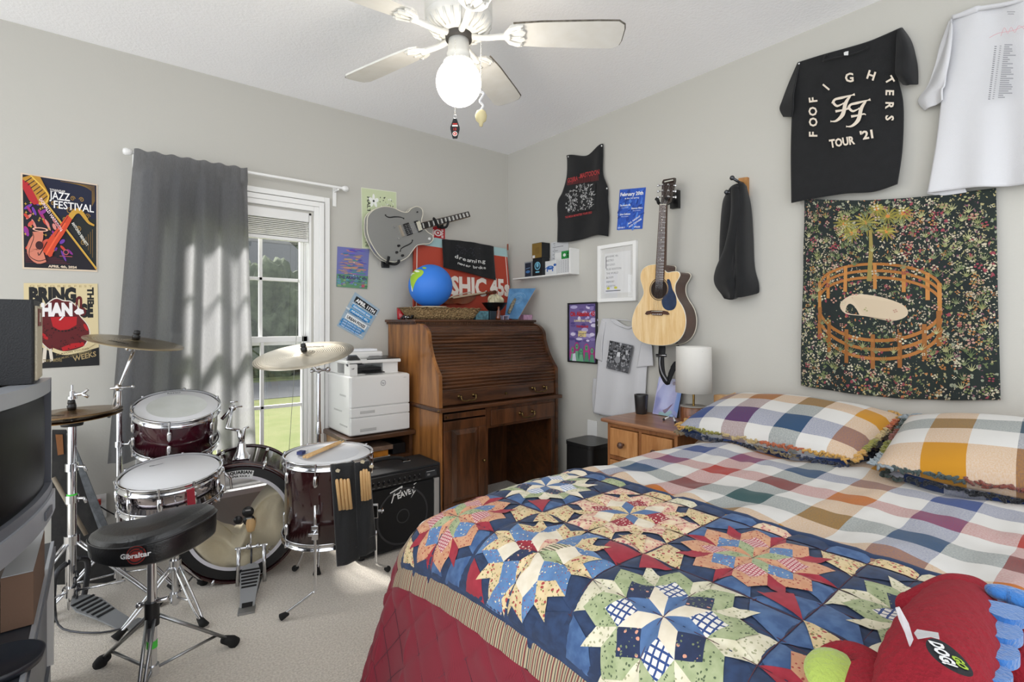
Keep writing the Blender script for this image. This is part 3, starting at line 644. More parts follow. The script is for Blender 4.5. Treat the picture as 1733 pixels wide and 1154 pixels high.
# small boxes, bowl, shells
def small_box(px0, px1, y, z0, h, d, m_, name, lab, cat, bev=.002, grp=None):
    a = at(px0, 530, y=y); b = at(px1, 530, y=y); k = M(); k.box(a.x, b.x, y, y + d, z0, z0 + h)
    return tag(k.build(name, m_, org=((a.x + b.x) / 2, y + d / 2, z0), bev=bev), lab, cat, grp)
small_box(806, 827, 2.72, ZT, .058, .05, mat('teal tin', '#5d8f9a', .35, bump=(60, .02), var=(50, '#2d4a56', .8)), 'tin_box', 'pale teal tin box under the left side of the black bowl', 'box')
small_box(829, 841, 2.72, ZT, .060, .05, mat('dark slate tin', '#26343d', .4, bump=(60, .02)), 'tin_box', 'dark slate box under the right side of the black bowl', 'box')
t = thing('bowl', 'wide black bowl standing on two small boxes on the desk top', 'bowl', (2.02, 2.745, ZT + .061))
a = at(837, 520, y=2.745); F = frame((a.x, 2.745, ZT + .061), (0, 0, 1)); BX = a.x
k = M(); k.lathe([(0, 0), (.04, 0), (.055, .012), (.085, .052), (.088, .054), (.082, .052), (.05, .014), (0, .008)], 0, 40, True, F); k.build('bowl_body', mat('black glaze', '#0f0f10', .3, bump=(30, .05)), t)
k = M(); rr = random.Random(4)
def shell(u, v):
    a_ = u * 2 * math.pi; b_ = (v - .5) * math.pi; n_ = 1 + .16 * math.sin(a_ * 5 + v * 9) * math.cos(b_) + .1 * math.sin(a_ * 9 + 2)
    return (BX + .008 + .050 * n_ * math.cos(a_) * math.cos(b_), 2.748 + .045 * n_ * math.sin(a_) * math.cos(b_), ZT + .125 + .045 * n_ * math.sin(b_))
k.grid(shell, 44, 24); tag(k.build('sea_shell', mat('shell', '#cfc7a9', .5, bump=(50, .3), var=(24, '#8d8368', .7)), org=(BX, 2.748, ZT + .09)), 'knobbly cream sea shell heaped in the black bowl', 'shell')
# blue painting leaning at the right end
t = thing('leaning_canvas', 'blue painted canvas panel leaning at the right end of the desk top', 'painting', (2.2, 2.80, ZT))
n0 = Vector((-.55, -.80, .20)).normalized(); p0 = Vector((2.215, 2.72, ZT + .004))
cp = [pl(650 + X / 6.19, 430 + Y / 6.19, p0, n0) for X, Y in ((1312, 362), (1590, 358), (1402, 681), (1262, 672))]
k = M(); k.prism(cp, -n0 * .012); k.build('panel', mat('canvas blue', '#4f86b4', .6, bump=(80, .1), var=(16, '#376994', .9)), t)
A = Art(quadP(cp[0], cp[1], cp[2], cp[3], n0)); A.h = .0006
for i in range(5): A.line([(.45 + .32 * math.cos(a_) * (1 - i * .16), .66 + .2 * math.sin(a_) * (1 - i * .16)) for a_ in [x * .35 + i for x in range(14)]], .008, '#86a9c4')
A.build('brush_swirl', None, t)
k = M(); k.prism([cp[1] + n0 * .001, cp[2] + n0 * .001, cp[2] - n0 * .013, cp[1] - n0 * .013], (cp[1] - cp[0]).normalized() * .002); k.build('bare_edge', mat('bare wood', '#b89674', .7, bump=(60, .1)), t)
a = at(872, 506, y=2.74); b = at(861, 530, y=2.72); k = M(); k.tube([b, b.lerp(a, .5) + Vector((0, 0, .004)), a], [.010, .013, .010], n=7)
tag(k.build('sage_bundle', mat('dried herbs', '#71695a', .9, bump=(200, .9), var=(90, '#b3aa92', .9)), org=b), 'grey bundle of dried herbs leaning before the blue canvas', 'herbs')
x = at(856, 528, y=2.70).x; k = M(); k.box(x - .03, x + .025, 2.69, 2.74, ZT + .024, ZT + .030); k.box(x - .028, x - .02, 2.695, 2.735, ZT, ZT + .024); k.box(x + .015, x + .023, 2.695, 2.735, ZT, ZT + .024)
tag(k.build('acrylic_stand', mat('lilac acrylic', '#c5bfd6', .1, trans=.4, bump=(30, .01)), org=(x, 2.71, ZT)), 'small clear lilac stand holding the herb bundle', 'stand')
x = at(843, 535, y=2.68).x; k = M(); k.lathe([(0, 0), (.014, 0), (.018, .012), (.012, .03), (.014, .05), (.006, .07), (.009, .082), (0, .092)], 0, 20, True, frame((x, 2.68, ZT), (.05, 0, 1)))
tag(k.build('glass_figurine', mat('amber glass', '#7c3a18', .08, trans=.35, coat=.5, bump=(40, .1)), org=(x, 2.68, ZT)), 'amber glass figurine in front of the black bowl', 'figurine')
small_box(886, 901, 2.75, ZT, .038, .045, mat('pink card', '#b183a4', .6, bump=(40, .02), var=(60, '#d3aec6', .7)), 'gift_box', 'little pink box at the right end of the desk top', 'box')
small_box(783, 802, 2.70, ZT, .030, .012, mat('teal slate', '#3c6670', .5, bump=(40, .05)), 'coaster', 'thin teal card lying against the front of the woven tray', 'card') if 0 else None

# ---------------------------------------------------------------- printer, its table, the amplifier
PX0, PX1, PY = 1.046, 1.402, 2.68; PWm = PLWHITE; PG = mat('printer grey', '#bfbfbd', .4, bump=(150, .01)); PB = mat('printer black', '#1d1e20', .25, bump=(150, .01))
pt = thing('printer', 'white multifunction laser printer with two paper trays on the side table', 'printer', (1.22, 2.86, .530))
k = M(); k.box(PX0, PX1, PY + .006, 3.03, .533, .862); k.build('body', PWm, pt, bev=.012, seg=3)
k = M(); k.box(PX0 + .004, PX1 - .002, PY - .004, PY + .014, .690, .858); k.build('front_panel', PWm, pt, bev=.006)
k = M(); k.box(PX0 + .004, PX1 - .002, PY - .004, PY + .014, .636, .686); tr_ = k.build('paper_tray', PWm, pt, bev=.004)
k = M(); k.box(PX0 + .055, PX0 + .14, PY - .0055, PY + .004, .654, .670); k.build('grip', PG, tr_, bev=.002)
k = M(); k.box(PX0 + .004, PX1 - .002, PY - .004, PY + .014, .540, .632); tr_ = k.build('paper_tray', PWm, pt, bev=.004)
k = M(); k.box(PX0 + .055, PX0 + .15, PY - .0055, PY + .004, .556, .574); k.build('grip', PG, tr_, bev=.002)
k = M(); k.box(PX0 + .01, PX1 - .045, PY + .05, 3.02, .862, .868); k.box(PX0 + .005, PX0 + .05, PY + .018, PY + .10, .862, .925); k.box(PX1 - .14, PX1 - .045, PY + .06, 3.0, .862, .925); k.box(PX0 + .01, PX1 - .05, 2.9, 3.02, .862, .925); k.build('output_deck', PWm, pt, bev=.004)
k = M(); k.box(PX0 + .052, PX1 - .142, PY + .075, 2.9, .869, .900); k.prism([(PX0 + .10, PY + .02, .87), (PX1 - .14, PY + .03, .87), (PX1 - .17, PY + .12, .892), (PX0 + .10, PY + .12, .892)], (0, 0, .004)); k.build('output_tray', PB, pt, bev=.002)
k = M(); k.box(PX0 + .0, PX1 - .035, PY + .04, 3.0, .925, .944); k.build('scanner_lid', PWm, pt, bev=.005)
k = M(); k.box(PX0 + .06, PX1 - .09, PY + .16, 2.99, .944, .985); k.build('feeder', PWm, pt, bev=.012)
k = M(); k.prism([(PX0 + .12, PY + .06, .9445), (PX1 - .04, PY + .05, .9445), (PX1 - .05, PY + .2, .952), (PX0 + .2, PY + .2, .96)], (0, 0, .004)); k.build('feeder_tray', PB, pt)
k = M(); k.prism([(PX0 - .005, PY + .036, .915), (PX0 + .10, PY + .036, .915), (PX0 + .075, PY + .085, .968), (PX0 + .02, PY + .085, .968)], (0, .012, .004)); cp_ = k.build('control_panel', mat('panel grey', '#4a4b4e', .3, bump=(80, .02)), pt, bev=.004)
k = M(); k.prism([(PX0 + .012, PY + .038, .923), (PX0 + .085, PY + .038, .923), (PX0 + .068, PY + .078, .963), (PX0 + .028, PY + .078, .963)], (0, -.002, .002)); k.build('screen', mat('screen glass', '#15171a', .08, coat=.5, bump=(5, .001)), cp_)
def PP(u, v, h): return Vector((u, PY - .004 - h, v))
A = Art(PP); A.h = .0008; A.ell(1.235, .815, .016, .016, '#707378'); A.ell(1.235, .815, .0135, .0135, '#dededd'); A.text('hp', 1.235, .810, .017, '#707378', rot=0, bold=.01)
A.rect(1.36, .838, 1.378, .840, '#a9a9a9'); A.build('printer_badge', None, pt)
A = Art(PP); A.h = .0008 - .022; A.text('HP', PX0 + .024, .897, .012, '#3a3b3d') ; A.build('panel_print', None, pt)
for y0, z0, y1, z1 in ((2.74, .745, 2.83, .80), (2.72, .58, 2.83, .605), (2.80, .655, 2.92, .675)):
    k = M(); k.box(PX0 - .0015, PX0 + .01, y0, y1, z0 if z1 - z0 < .03 else z0, z0 + .010); k.build('side_slot', PG, pt, bev=.001)
# paper on the feeder
a = M(); a.box(PX0 + .05, PX0 + .24, PY + .19, 2.98, .9862, .9985); tag(a.build('paper_stack', mat('paper', '#eceef2', .8, bump=(80, .02)), org=(PX0 + .14, 2.9, .986)), 'thin stack of white paper lying on top of the printer', 'paper')
# table
TW = wood('maple', '#a9835a', '#c8a376', 'x', .45); TD = wood('dark walnut edge', '#3a2416', '#5b3a22', 'x', .4)
tb = thing('side_table', 'low wooden side table with two shelves carrying the printer', 'table', (1.2, 2.85, 0))
k = M(); k.box(PX0 - .03, 1.428, 2.655, 3.03, .506, .530); k.build('table_top', TD, tb, bev=.003)
for x0 in (PX0 - .01,):
    k = M(); k.box(x0, x0 + .02, 2.69, 3.02, 0, .506); k.build('side_panel', TW, tb)
k = M(); k.box(1.405, 1.424, 2.69, 3.02, 0, .506); k.build('side_panel', TD, tb)
k = M(); k.box(PX0 + .01, 1.405, 2.69, 3.02, .375, .390); k.build('shelf', TD, tb)
k = M(); k.box(PX0 + .01, 1.405, 3.005, 3.018, 0, .506); k.build('back_board', TD, tb)
def tbx(nm, x0, x1, y0, y1, z0, z1, m_, lab, cat): k = M(); k.box(x0, x1, y0, y1, z0, z1); return tag(k.build(nm, m_, org=((x0 + x1) / 2, (y0 + y1) / 2, z0), bev=.002), lab, cat)
ox = mat('orange card', '#c8811e', .6, bump=(40, .03), var=(20, '#a05d12', .8))
tbx('magazine', 1.075, 1.29, 2.70, 2.92, .391, .396, mat('white pages', '#c9c8c3', .7, bump=(40, .02)), 'pale magazine at the bottom of the pile on the printer table shelf', 'magazine')
tbx('board_game_box', 1.10, 1.275, 2.695, 2.90, .397, .432, ox, 'orange box in the pile on the printer table shelf', 'box')
tbx('photo_album', 1.075, 1.30, 2.685, 2.92, .433, .458, mat('brown cover', '#6a5040', .6, bump=(60, .1), var=(25, '#8c735f', .7)), 'brown covered album on top of the orange box', 'book')
tbx('black_box', 1.315, 1.395, 2.72, 2.92, .391, .450, BLACKP, 'small black box at the right of the printer table shelf', 'box')

AX0, AX1, AY0, AY1 = .955, 1.418, 2.352, 2.600
am = thing('guitar_amplifier', 'black combo guitar amplifier with a round speaker behind its grille', 'amplifier', (1.19, 2.48, 0))
k = M(); k.prism([(AX0, AY0 + .0, .012), (AX0, AY1, .012), (AX0, AY1, .402), (AX0, AY0 + .015, .402), (AX0, AY0 + .012, .34)], (AX1 - AX0, 0, 0)); k.build('cabinet', TOLEX, am, bev=.006)
k = M(); k.box(AX0 + .012, AX1 - .014, AY0 - .004, AY0 + .02, .335, .392); cpn = k.build('control_panel', mat('panel black', '#17181b', .35, bump=(80, .02)), am, bev=.002)
for i in range(11):
    x = AX0 + .05 + i * .028
    k = M(); k.cyl((x, AY0 - .004, .358), (x, AY0 - .016, .358), .0075, .006, n=14); k.build('control_knob', BLACKP, cpn)
def AP(u, v, h): return Vector((u, AY0 - .0045 - h, v))
A = Art(AP)
for i in range(11): A.rect(AX0 + .049 + i * .028, .358 + .010, AX0 + .051 + i * .028, .358 + .013, '#c9c9c9'); A.rect(AX0 + .043 + i * .028, .342, AX0 + .057 + i * .028, .3435, '#9a9a9a')
A.rect(1.32, .345, 1.385, .380, '#2b2d31'); A.rect(1.325, .372, 1.375, .374, '#b8b8b8'); A.rect(1.33, .352, 1.345, .362, '#777777'); A.build('panel_print', None, cpn)
k = M(); k.box(AX0 + .014, AX1 - .05, AY0 - .006, AY0 + .01, .025, .328); k.build('grille', mat('grille cloth', '#131315', .8, bump=(900, .8)), am, bev=.003)
k = M(); F = frame((1.19, AY0 - .007, .175), (0, -1, 0)); k.lathe([(.133, 0), (.138, .003), (.143, 0)], 0, 64, True, F); k.lathe([(.03, 0), (.034, .0015), (.036, 0)], 0, 40, True, F); k.build('speaker_ring', mat('ring grey', '#2b2b2e', .6, bump=(200, .1)), am)
k = M(); k.box(AX1 - .048, AX1 - .018, AY0 - .008, AY0 + .004, .028, .332); k.build('silver_strip', mat('aluminium trim', '#b9b8b8', .4, .6, bump=(80, .02)), am, bev=.001)
A = Art(lambda u, v, h: Vector((u, AY0 - .0065 - h, v))); A.h = .001; x, z, s = 1.075, .245, 1.0
q0_ = at(660, 851, y=AY0 - .007); q1_ = at(701, 824, y=AY0 - .007); LW = q1_.x - q0_.x; LH = .066
def zz(pts, w_): A.line([(q0_.x + a_ * LW, q0_.z + b_ * LH) for a_, b_ in pts], w_, '#e2e2e2')
for g in ([(.06, -.05), (.22, .92)], [(.0, .72), (.50, 1.05)], [(.50, 1.05), (.40, .62), (.16, .48)]): zz(g, [.0050, .0075])
A.text('EAVEY', q0_.x + LW * .68, q0_.z + LH * .28, .040, '#e2e2e2', rot=9, bold=.03, wd=LW * .74); zz([(1.06, .55), (.86, .02)], [.006, .001]); zz([(.98, 1.0), (1.10, 1.1)], [.006, .002])
A.build('brand_lettering', None, am)
k = M(); k.tube([(1.03, 2.50, .404), (1.04, 2.50, .412), (1.10, 2.50, .432), (1.19, 2.50, .436), (1.26, 2.50, .424), (1.29, 2.50, .406)], .009, n=8, sub=5); k.build('carry_handle', RUBBER, am)
for x in (1.03, 1.285): k = M(); k.box(x - .022, x + .022, 2.485, 2.515, .402, .409); k.build('handle_mount', CHROME, am, bev=.002)
for x in (AX0 + .03, AX1 - .03):
    for y in (AY0 + .03, AY1 - .03): k = M(); k.cyl((x, y, 0), (x, y, .013), .016, n=14); k.build('foot', RUBBER, am)
# black receiver behind the amp
tbx('cassette_deck', 1.08, 1.40, 2.625, 2.675, .0, .44, mat('deck black', '#17181a', .5, bump=(40, .02)), 'flat black case standing upright behind the guitar amplifier', 'case') if 0 else None

# bin
bn = thing('waste_bin', 'tall black plastic bin with rounded corners by the right wall', 'bin', (2.29, 2.06, 0))
def rrect(x0, x1, y0, y1, r, n=6):
    o = []
    for cx, cy, a0 in ((x1 - r, y1 - r, 0), (x0 + r, y1 - r, 90), (x0 + r, y0 + r, 180), (x1 - r, y0 + r, 270)):
        for i in range(n + 1): a = R_(a0 + 90 * i / n); o.append((cx + r * math.cos(a), cy + r * math.sin(a)))
    return o
k = M(); k.prism([(x, y, 0) for x, y in rrect(2.175, 2.40, 1.965, 2.185, .035)], (0, 0, .425), 0, True); k.build('bin_body', mat('bin plastic', '#131314', .45, bump=(100, .03)), bn, bev=.003)
k = M(); k.prism([(x, y, .427) for x, y in rrect(2.172, 2.402, 1.962, 2.188, .036)], (0, 0, .020), 0, True); k.build('lid', mat('bin lid', '#1c1c1d', .3, bump=(100, .03)), bn, bev=.006)

# ================================================================ drum kit
WINE = mat('wine lacquer', '#3a0f1a', .12, coat=.7, bump=(8, .01), var=(4, '#4d1524', .5))
HEAD = mat('coated drum head', '#dedfe2', .55, bump=(60, .05)); HEADC = mat('worn drum head', '#d3d6d3', .5, bump=(60, .05), var=(14, '#c4c8c2', .6))
def drum(name, c, ax, r, d, nl, label, hoopm=CHROME, shell=WINE, head=HEAD, open_front=False, hoop_h=.022, lug=True, a0=0, rods=True, dot=None):
    """c = centre of the playing head, ax = axis pointing out of that head, d = shell depth"""
    F = frame(c, ax); t = thing(name, label, 'drum', tuple(Vector(c) - Vector(ax).normalized() * d * .5))
    k = M(F); n = 72
    k.lathe([(r, -.006), (r, -d + .006), (r - .007, -d + .006), (r - .007, -.006), (r, -.006)], 0, n); k.build('shell', shell, t)
    for z, nm in ((0, 'hoop'), (-d, 'hoop')):
        s = 1 if z == 0 else -1; k = M(F)
        k.lathe([(r + .004, z + s * .006), (r + .011, z + s * .006), (r + .012, z + s * .003), (r + .006, z), (r + .006, z - s * (hoop_h - .006)), (r + .014, z - s * hoop_h), (r + .012, z - s * (hoop_h + .003)), (r + .003, z - s * hoop_h), (r + .003, z), (r + .004, z + s * .006)], 0, n); k.build(nm, hoopm, t)
    for z in ((0, -d) if not open_front else ()):
        k = M(F); k.lathe([(0, z), (r - .004, z), (r - .001, z + (-.004 if z == 0 else .004))], 0, n); o = k.build('drum_head', head, t)
        if z == 0 and dot: k = M(F); k.lathe([(0, .0006), (r * .72, .0006)], 0, 56); k.build('centre_dot', dot, o)
    for i in range(nl):
        a = R_(a0) + 2 * math.pi * i / nl; ca, sa = math.cos(a), math.sin(a)
        G = F @ Matrix(((ca, -sa, 0, ca * r), (sa, ca, 0, sa * r), (0, 0, 1, 0), (0, 0, 0, 1)))
        if d > .17:
            for zc in (-.062, -d + .062): k = M(G); k.lathe([(0, -.024), (.007, -.022), (.009, -.012), (.009, .012), (.007, .022), (0, .024)], 0, 12, True, Matrix.Translation((.008, 0, zc))); k.build('lug', CHROME, t)
        else: k = M(G); k.lathe([(0, -.028), (.008, -.026), (.010, 0), (.008, .026), (0, .028)], 0, 12, True, Matrix.Translation((.009, 0, -d / 2))); k.build('lug', CHROME, t)
        if rods:
            k = M(G)
            for z0, z1 in ((.004, -.06), (-d - .004, -d + .06)) if d > .17 else ((.004, -d - .004),): k.cyl((.012, 0, z0), (.012, 0, z1), .003, n=8)
            for z0 in (.004, -d - .004): k.cyl((.012, 0, z0 - .005), (.012, 0, z0 + .005), .0055, n=8)
            k.build('tension_rod', CHROME, t)
    return t, F
# bass drum
BC = Vector((.478, 2.515, .264)); BAX = Vector((-.27, -.963, 0)).normalized(); BRr = .250; KF = .250 / .282
bd, BF = drum('bass_drum', BC, BAX, BRr, .40, 8, 'large wine red bass drum on its side with a clear head and a pillow inside', hoopm=mat('hoop lacquer', '#2b0c13', .2, coat=.5, bump=(8, .01)), open_front=True, hoop_h=.036, rods=False, a0=22.5)
k = M(BF); k.lathe([(BRr + .008, .006), (BRr + .0135, .006), (BRr + .0135, -.0)], 0, 72); k.build('hoop_inlay', mat('hoop wood', '#5b3a33', .3, coat=.4, bump=(8, .01)), bd)
def ring(F, r0, r1, z, m_, nm, par): k = M(F); k.lathe([(r0, z), (r1, z)], 0, 72); return k.build(nm, m_, par)
ring(BF, .236 * KF, .279 * KF, .0005, mat('head black band', '#121214', .4, bump=(60, .02)), 'muffle_ring', bd)
ring(BF, .219 * KF, .236 * KF, .0006, mat('head white band', '#cfccd2', .5, bump=(60, .02)), 'white_ring', bd)
k = M(BF); k.lathe([(0, 0), (.219 * KF, 0)], 0, 64); clr = thin_glass('clear head film', 1.0, '#ededee'); hd = k.build('batter_head', clr, bd)
ux = Vector((-BAX.y, BAX.x, 0)); ux = -ux if ux.dot(Vector(RT).to_3d()) < 0 else ux
def BP(u, v, h): return BC + ux * u * KF + Vector((0, 0, v * KF)) + BAX * (.0012 + h)
A = Art(BP); A.line([(math.sin(a_) * .243, math.cos(a_) * .243) for a_ in [-.26 + .52 * i / 20 for i in range(21)]], .040, '#e2e2e2'); A.line([(math.sin(a_) * .253, math.cos(a_) * .253) for a_ in [-.255 + .51 * i / 20 for i in range(21)]], .0015, '#101010'); A.text('AQUARIAN', 0, .245, .022, '#101010', arc=.245, wd=.112, bold=.05); A.text('SUPER KICK I', 0, .229, .013, '#101010', arc=.229, wd=.09, bold=.04); A.build('head_lettering', None, hd)
for u, v, r_ in ((.040, .050, .024), (.044, .008, .024), (-.004, .016, .018)):
    k = M(frame(BP(u, v, 0), BAX)); k.lathe([(0, 0), (r_, 0), (r_, .0012), (0, .0012)], 0, 32); o = k.build('impact_patch', BLACKP, hd)
    if r_ > .02:
        A = Art(BP); A.h = .002; A.rect(u - .012, v + .006, u + .012, v + .009, '#c9c9c9'); A.rect(u - .012, v + .011, u + .012, v + .012, '#c9c9c9'); A.build('patch_print', None, o)
# claws
for i in range(8):
    a = R_(22.5) + 2 * math.pi * i / 8; G = BF @ Matrix(((math.cos(a), -math.sin(a), 0, math.cos(a) * (BRr + .012)), (math.sin(a), math.cos(a), 0, math.sin(a) * (BRr + .012)), (0, 0, 1, 0), (0, 0, 0, 1)))
    k = M(G); k.tube([(-.012, 0, .008), (.0, 0, .012), (.010, 0, .004), (.012, 0, -.03), (.008, 0, -.05)], [.005, .006, .007, .006, .005], n=8, sub=3); k.cyl((.008, 0, -.05), (.004, 0, -.14), .0035, n=8); k.build('claw', CHROME, bd)
# spurs and tom mount
for s in (-1, 1):
    b0 = BC - BAX * .30 + ux * s * .215 - Vector((0, 0, .09)); k = M(); k.tube([b0, b0 + ux * s * .10 - BAX * .05 - Vector((0, 0, .17))], .007, n=10); k.build('spur', CHROME, bd)
MP = BC - BAX * .12 + Vector((0, 0, BRr))
k = M(); k.prism([MP + ux * a_ - BAX * b_ + Vector((0, 0, .0)) for a_, b_ in ((-.035, -.04), (.035, -.04), (.035, .04), (-.035, .04))], Vector((0, 0, .012))); k.lathe([(.034, 0), (.028, .02), (.020, .035), (.016, .07), (0, .07)], 0, 20, True, frame(MP + Vector((0, 0, .01)), (0, 0, 1))); k.build('tom_mount_base', CHROME, bd, bev=.002)
# pillow inside
pw = thing('drum_pillow', 'cream pillow stuffed inside the bass drum', 'pillow', tuple(BC - BAX * .15 - Vector((0, 0, .15))))
def bp_(u, v):
    # height field filling the lower right of the drum, just behind the batter head
    x = -.195 + .39 * u; r = .228; zmin = -math.sqrt(max(0.0004, r * r - x * x)); top = -.03 + .17 * (max(0, (u - .42)) / .58) ** .7 + .03 * math.sin(u * 9 + .5) - .05 * math.exp(-((u - .5) / .07) ** 2)
    z = zmin + (max(top, zmin + .01) - zmin) * math.sin(min(1, v * 1.15) * math.pi / 2)
    dep = -.012 - .12 * max(0, v - .62) / .38 - .018 * (1 + math.sin(u * 17 + v * 5 + 1.5 * math.sin(v * 7))) - .012 * math.sin(v * 16 + u * 8)
    return BC + ux * x + Vector((0, 0, z)) + BAX * dep
k = M(); k.grid(bp_, 60, 40); k.build('pillow', mat('cream cotton', '#e8dcbc', .9, bump=(60, .3), sheen=.2), pw)
# bass pedal
def pedal(name, base, fwd, lab, cat, col=STEEL, scale=1.0, hoop_frame=True, chain=True):
    """fwd points from heel to toe"""
    f = Vector(fwd).normalized(); s = Vector((f.y, -f.x, 0)); U = Vector((0, 0, 1)); B = Vector(base); t = thing(name, lab, cat, tuple(B))
    def Q(a, b, c): return B + f * a * scale + s * b * scale + U * c * scale
    k = M(); k.prism([Q(a, b, .014 + .26 * 0 + a * .36) for a, b in ((-.02, -.030), (-.02, .030), (.05, .034), (.19, .046), (.235, .034), (.25, .012), (.25, -.012), (.235, -.034), (.19, -.046), (.05, -.034))], -(U * .006 * scale)); fp = k.build('footplate', mat('footplate grey', '#a9abae', .5, .35, bump=(200, .05)), t, bev=.002)
    for i in range(6): k = M(); a = .10 + i * .020; k.prism([Q(a, -.033 - .004 * i / 2, .0155 + a * .36), Q(a, .033 + .004 * i / 2, .0155 + a * .36), Q(a + .008, .033 + .004 * i / 2, .0155 + (a + .008) * .36), Q(a + .008, -.033 - .004 * i / 2, .0155 + (a + .008) * .36)], U * .002); k.build('grip_ridge', BLACKP, fp)
    k = M(); k.prism([Q(a, b, .0155 + a * .36) for a, b in ((-.012, -.022), (-.012, .022), (.012, .023), (.012, -.023))], U * .0015); k.build('grip_ridge', BLACKP, fp)
    k = M(); k.prism([Q(a, b, .001) for a, b in ((-.06, -.035), (-.06, .035), (.0, .036), (.0, -.036))], U * .010 * scale); k.build('heel_plate', STEEL, t, bev=.002)
    k = M(); k.tube([Q(-.03, -.02, .006), Q(.27, -.045, .008)], .003, n=6); k.tube([Q(-.03, .02, .006), Q(.27, .045, .008)], .003, n=6); k.build('base_rod', STEEL, t)
    return t, Q
f = -BAX; base = at(437, 1012, z=0); pd, Q = pedal('bass_pedal', BC - Vector((0, 0, .264)) + BAX * .245 + ux * .050, f, 'chrome bass drum pedal with a wooden beater standing against the bass drum', 'pedal', scale=.86)
for s in (-1, 1): k = M(); k.tube([Q(.245, s * .062, .0), Q(.262, s * .060, .09), Q(.268, s * .058, .185)], [.008, .008, .0095], n=10); k.build('upright', CHROME, pd)
k = M(); k.cyl(Q(.268, -.075, .18), Q(.268, .075, .18), .0065, n=14); k.ball(Q(.268, -.012, .185), .014, n=14); k.ball(Q(.268, .03, .182), .011, n=12); k.build('axle', CHROME, pd)
k = M(); k.tube([Q(.268, -.002, .185), Q(.285, -.004, .26)], .0028, n=8); k.build('beater_rod', CHROME, pd)
k = M(); k.lathe([(0, 0), (.014, .004), (.019, .022), (.0225, .044), (.021, .058), (0, .064)], 0, 24, True, frame(Q(.283, -.004, .25), Q(.302, -.006, .32) - Q(.283, -.004, .25))); k.build('beater', STICK, pd)
k = M(); k.tube([Q(.268, .0, .17), Q(.25, 0, .10)], .004, n=6); k.build('drive_chain', DARKST, pd)
k = M()
for i in range(22): a_ = Q(.315, -.075, .09) ; k.add([], [])
pts = [Q(.30 + .012 * math.cos(i * .9), .085 + .012 * math.sin(i * .9), .06 + .0042 * i) for i in range(24)]; k = M(); k.tube(pts, .0022, n=6, sub=2); k.build('spring', CHROME, pd)
# rack tom
TC = Vector((.270, 2.74, .776)); TAX = Vector((-.02, -.33, 1)).normalized()
tm, TF = drum('rack_tom', TC, TAX, .160, .19, 6, 'wine red rack tom mounted above the left side of the bass drum', dot=HEADC, a0=15)
A = Art(lambda u, v, h: TF @ Vector((u, v, h))); A.h = .002; A.text('REMO', .0, .13, .02, '#55585c', rot=0, bold=0); A.line([(-.04, .155), (-.02, .162), (.02, .162), (.04, .155)], .002, '#55585c', 4); A.build('head_print', None, tm)
a = MP + Vector((0, 0, .07)); bks = TC + Vector((.19, -.01, -.05)); j = Vector((bks.x + .03, bks.y - .005, bks.z + .02))
k = M(); k.tube([a, a + Vector((-.01, 0, .07))], .011, n=12); k.tube([a + Vector((-.01, 0, .07)), a + Vector((-.06, .0, .085)), j], .0085, n=12); k.tube([a + Vector((0.005, 0, .0)), a + Vector((.012, 0, .075)), a + Vector((.03, .0, .08))], .006, n=8); k.tube([j, bks + Vector((-.015, 0, -.03))], .008, n=10); k.ball(j, .017, n=14)
for dx, dz in ((.0, .03), (.02, .005)): k.tube([j + Vector((-.012, -.01, dz)), j + Vector((.02 + dx, -.01, dz))], .0045, n=8)
k.build('tom_arm', CHROME, bd)
# snare and its stand
SN = Vector((.222, 2.444, .555)); SAX = Vector((-.07, -.14, 1)).normalized()
sn, SF = drum('snare_drum', SN, SAX, .168, .115, 10, 'chrome rimmed snare drum with a white head on a low stand', shell=mat('mirror shell', '#b9b2b6', .08, 1, bump=(10, .02)), a0=0)
A = Art(lambda u, v, h: SF @ Vector((u, v, h))); A.h = .0015; A.line([(-.05, .10), (-.062, .104), (-.066, .098), (-.058, .094), (-.048, .098), (-.02, .104)], .0022, '#3c3e42', 5); A.build('head_print', None, sn)
k = M(SF); k.box(.03, .056, -.179, -.163, -.10, -.015); k.build('red_strip', mat('red lacquer', '#a3142e', .2, coat=.5, bump=(20, .02)), sn)
k = M(SF); k.box(.15, .18, -.045, .0, -.12, -.03); k.tube([(.175, -.02, -.04), (.20, -.03, -.07), (.203, -.03, -.12)], .006, n=8); k.build('snare_throw', CHROME, sn, bev=.003)
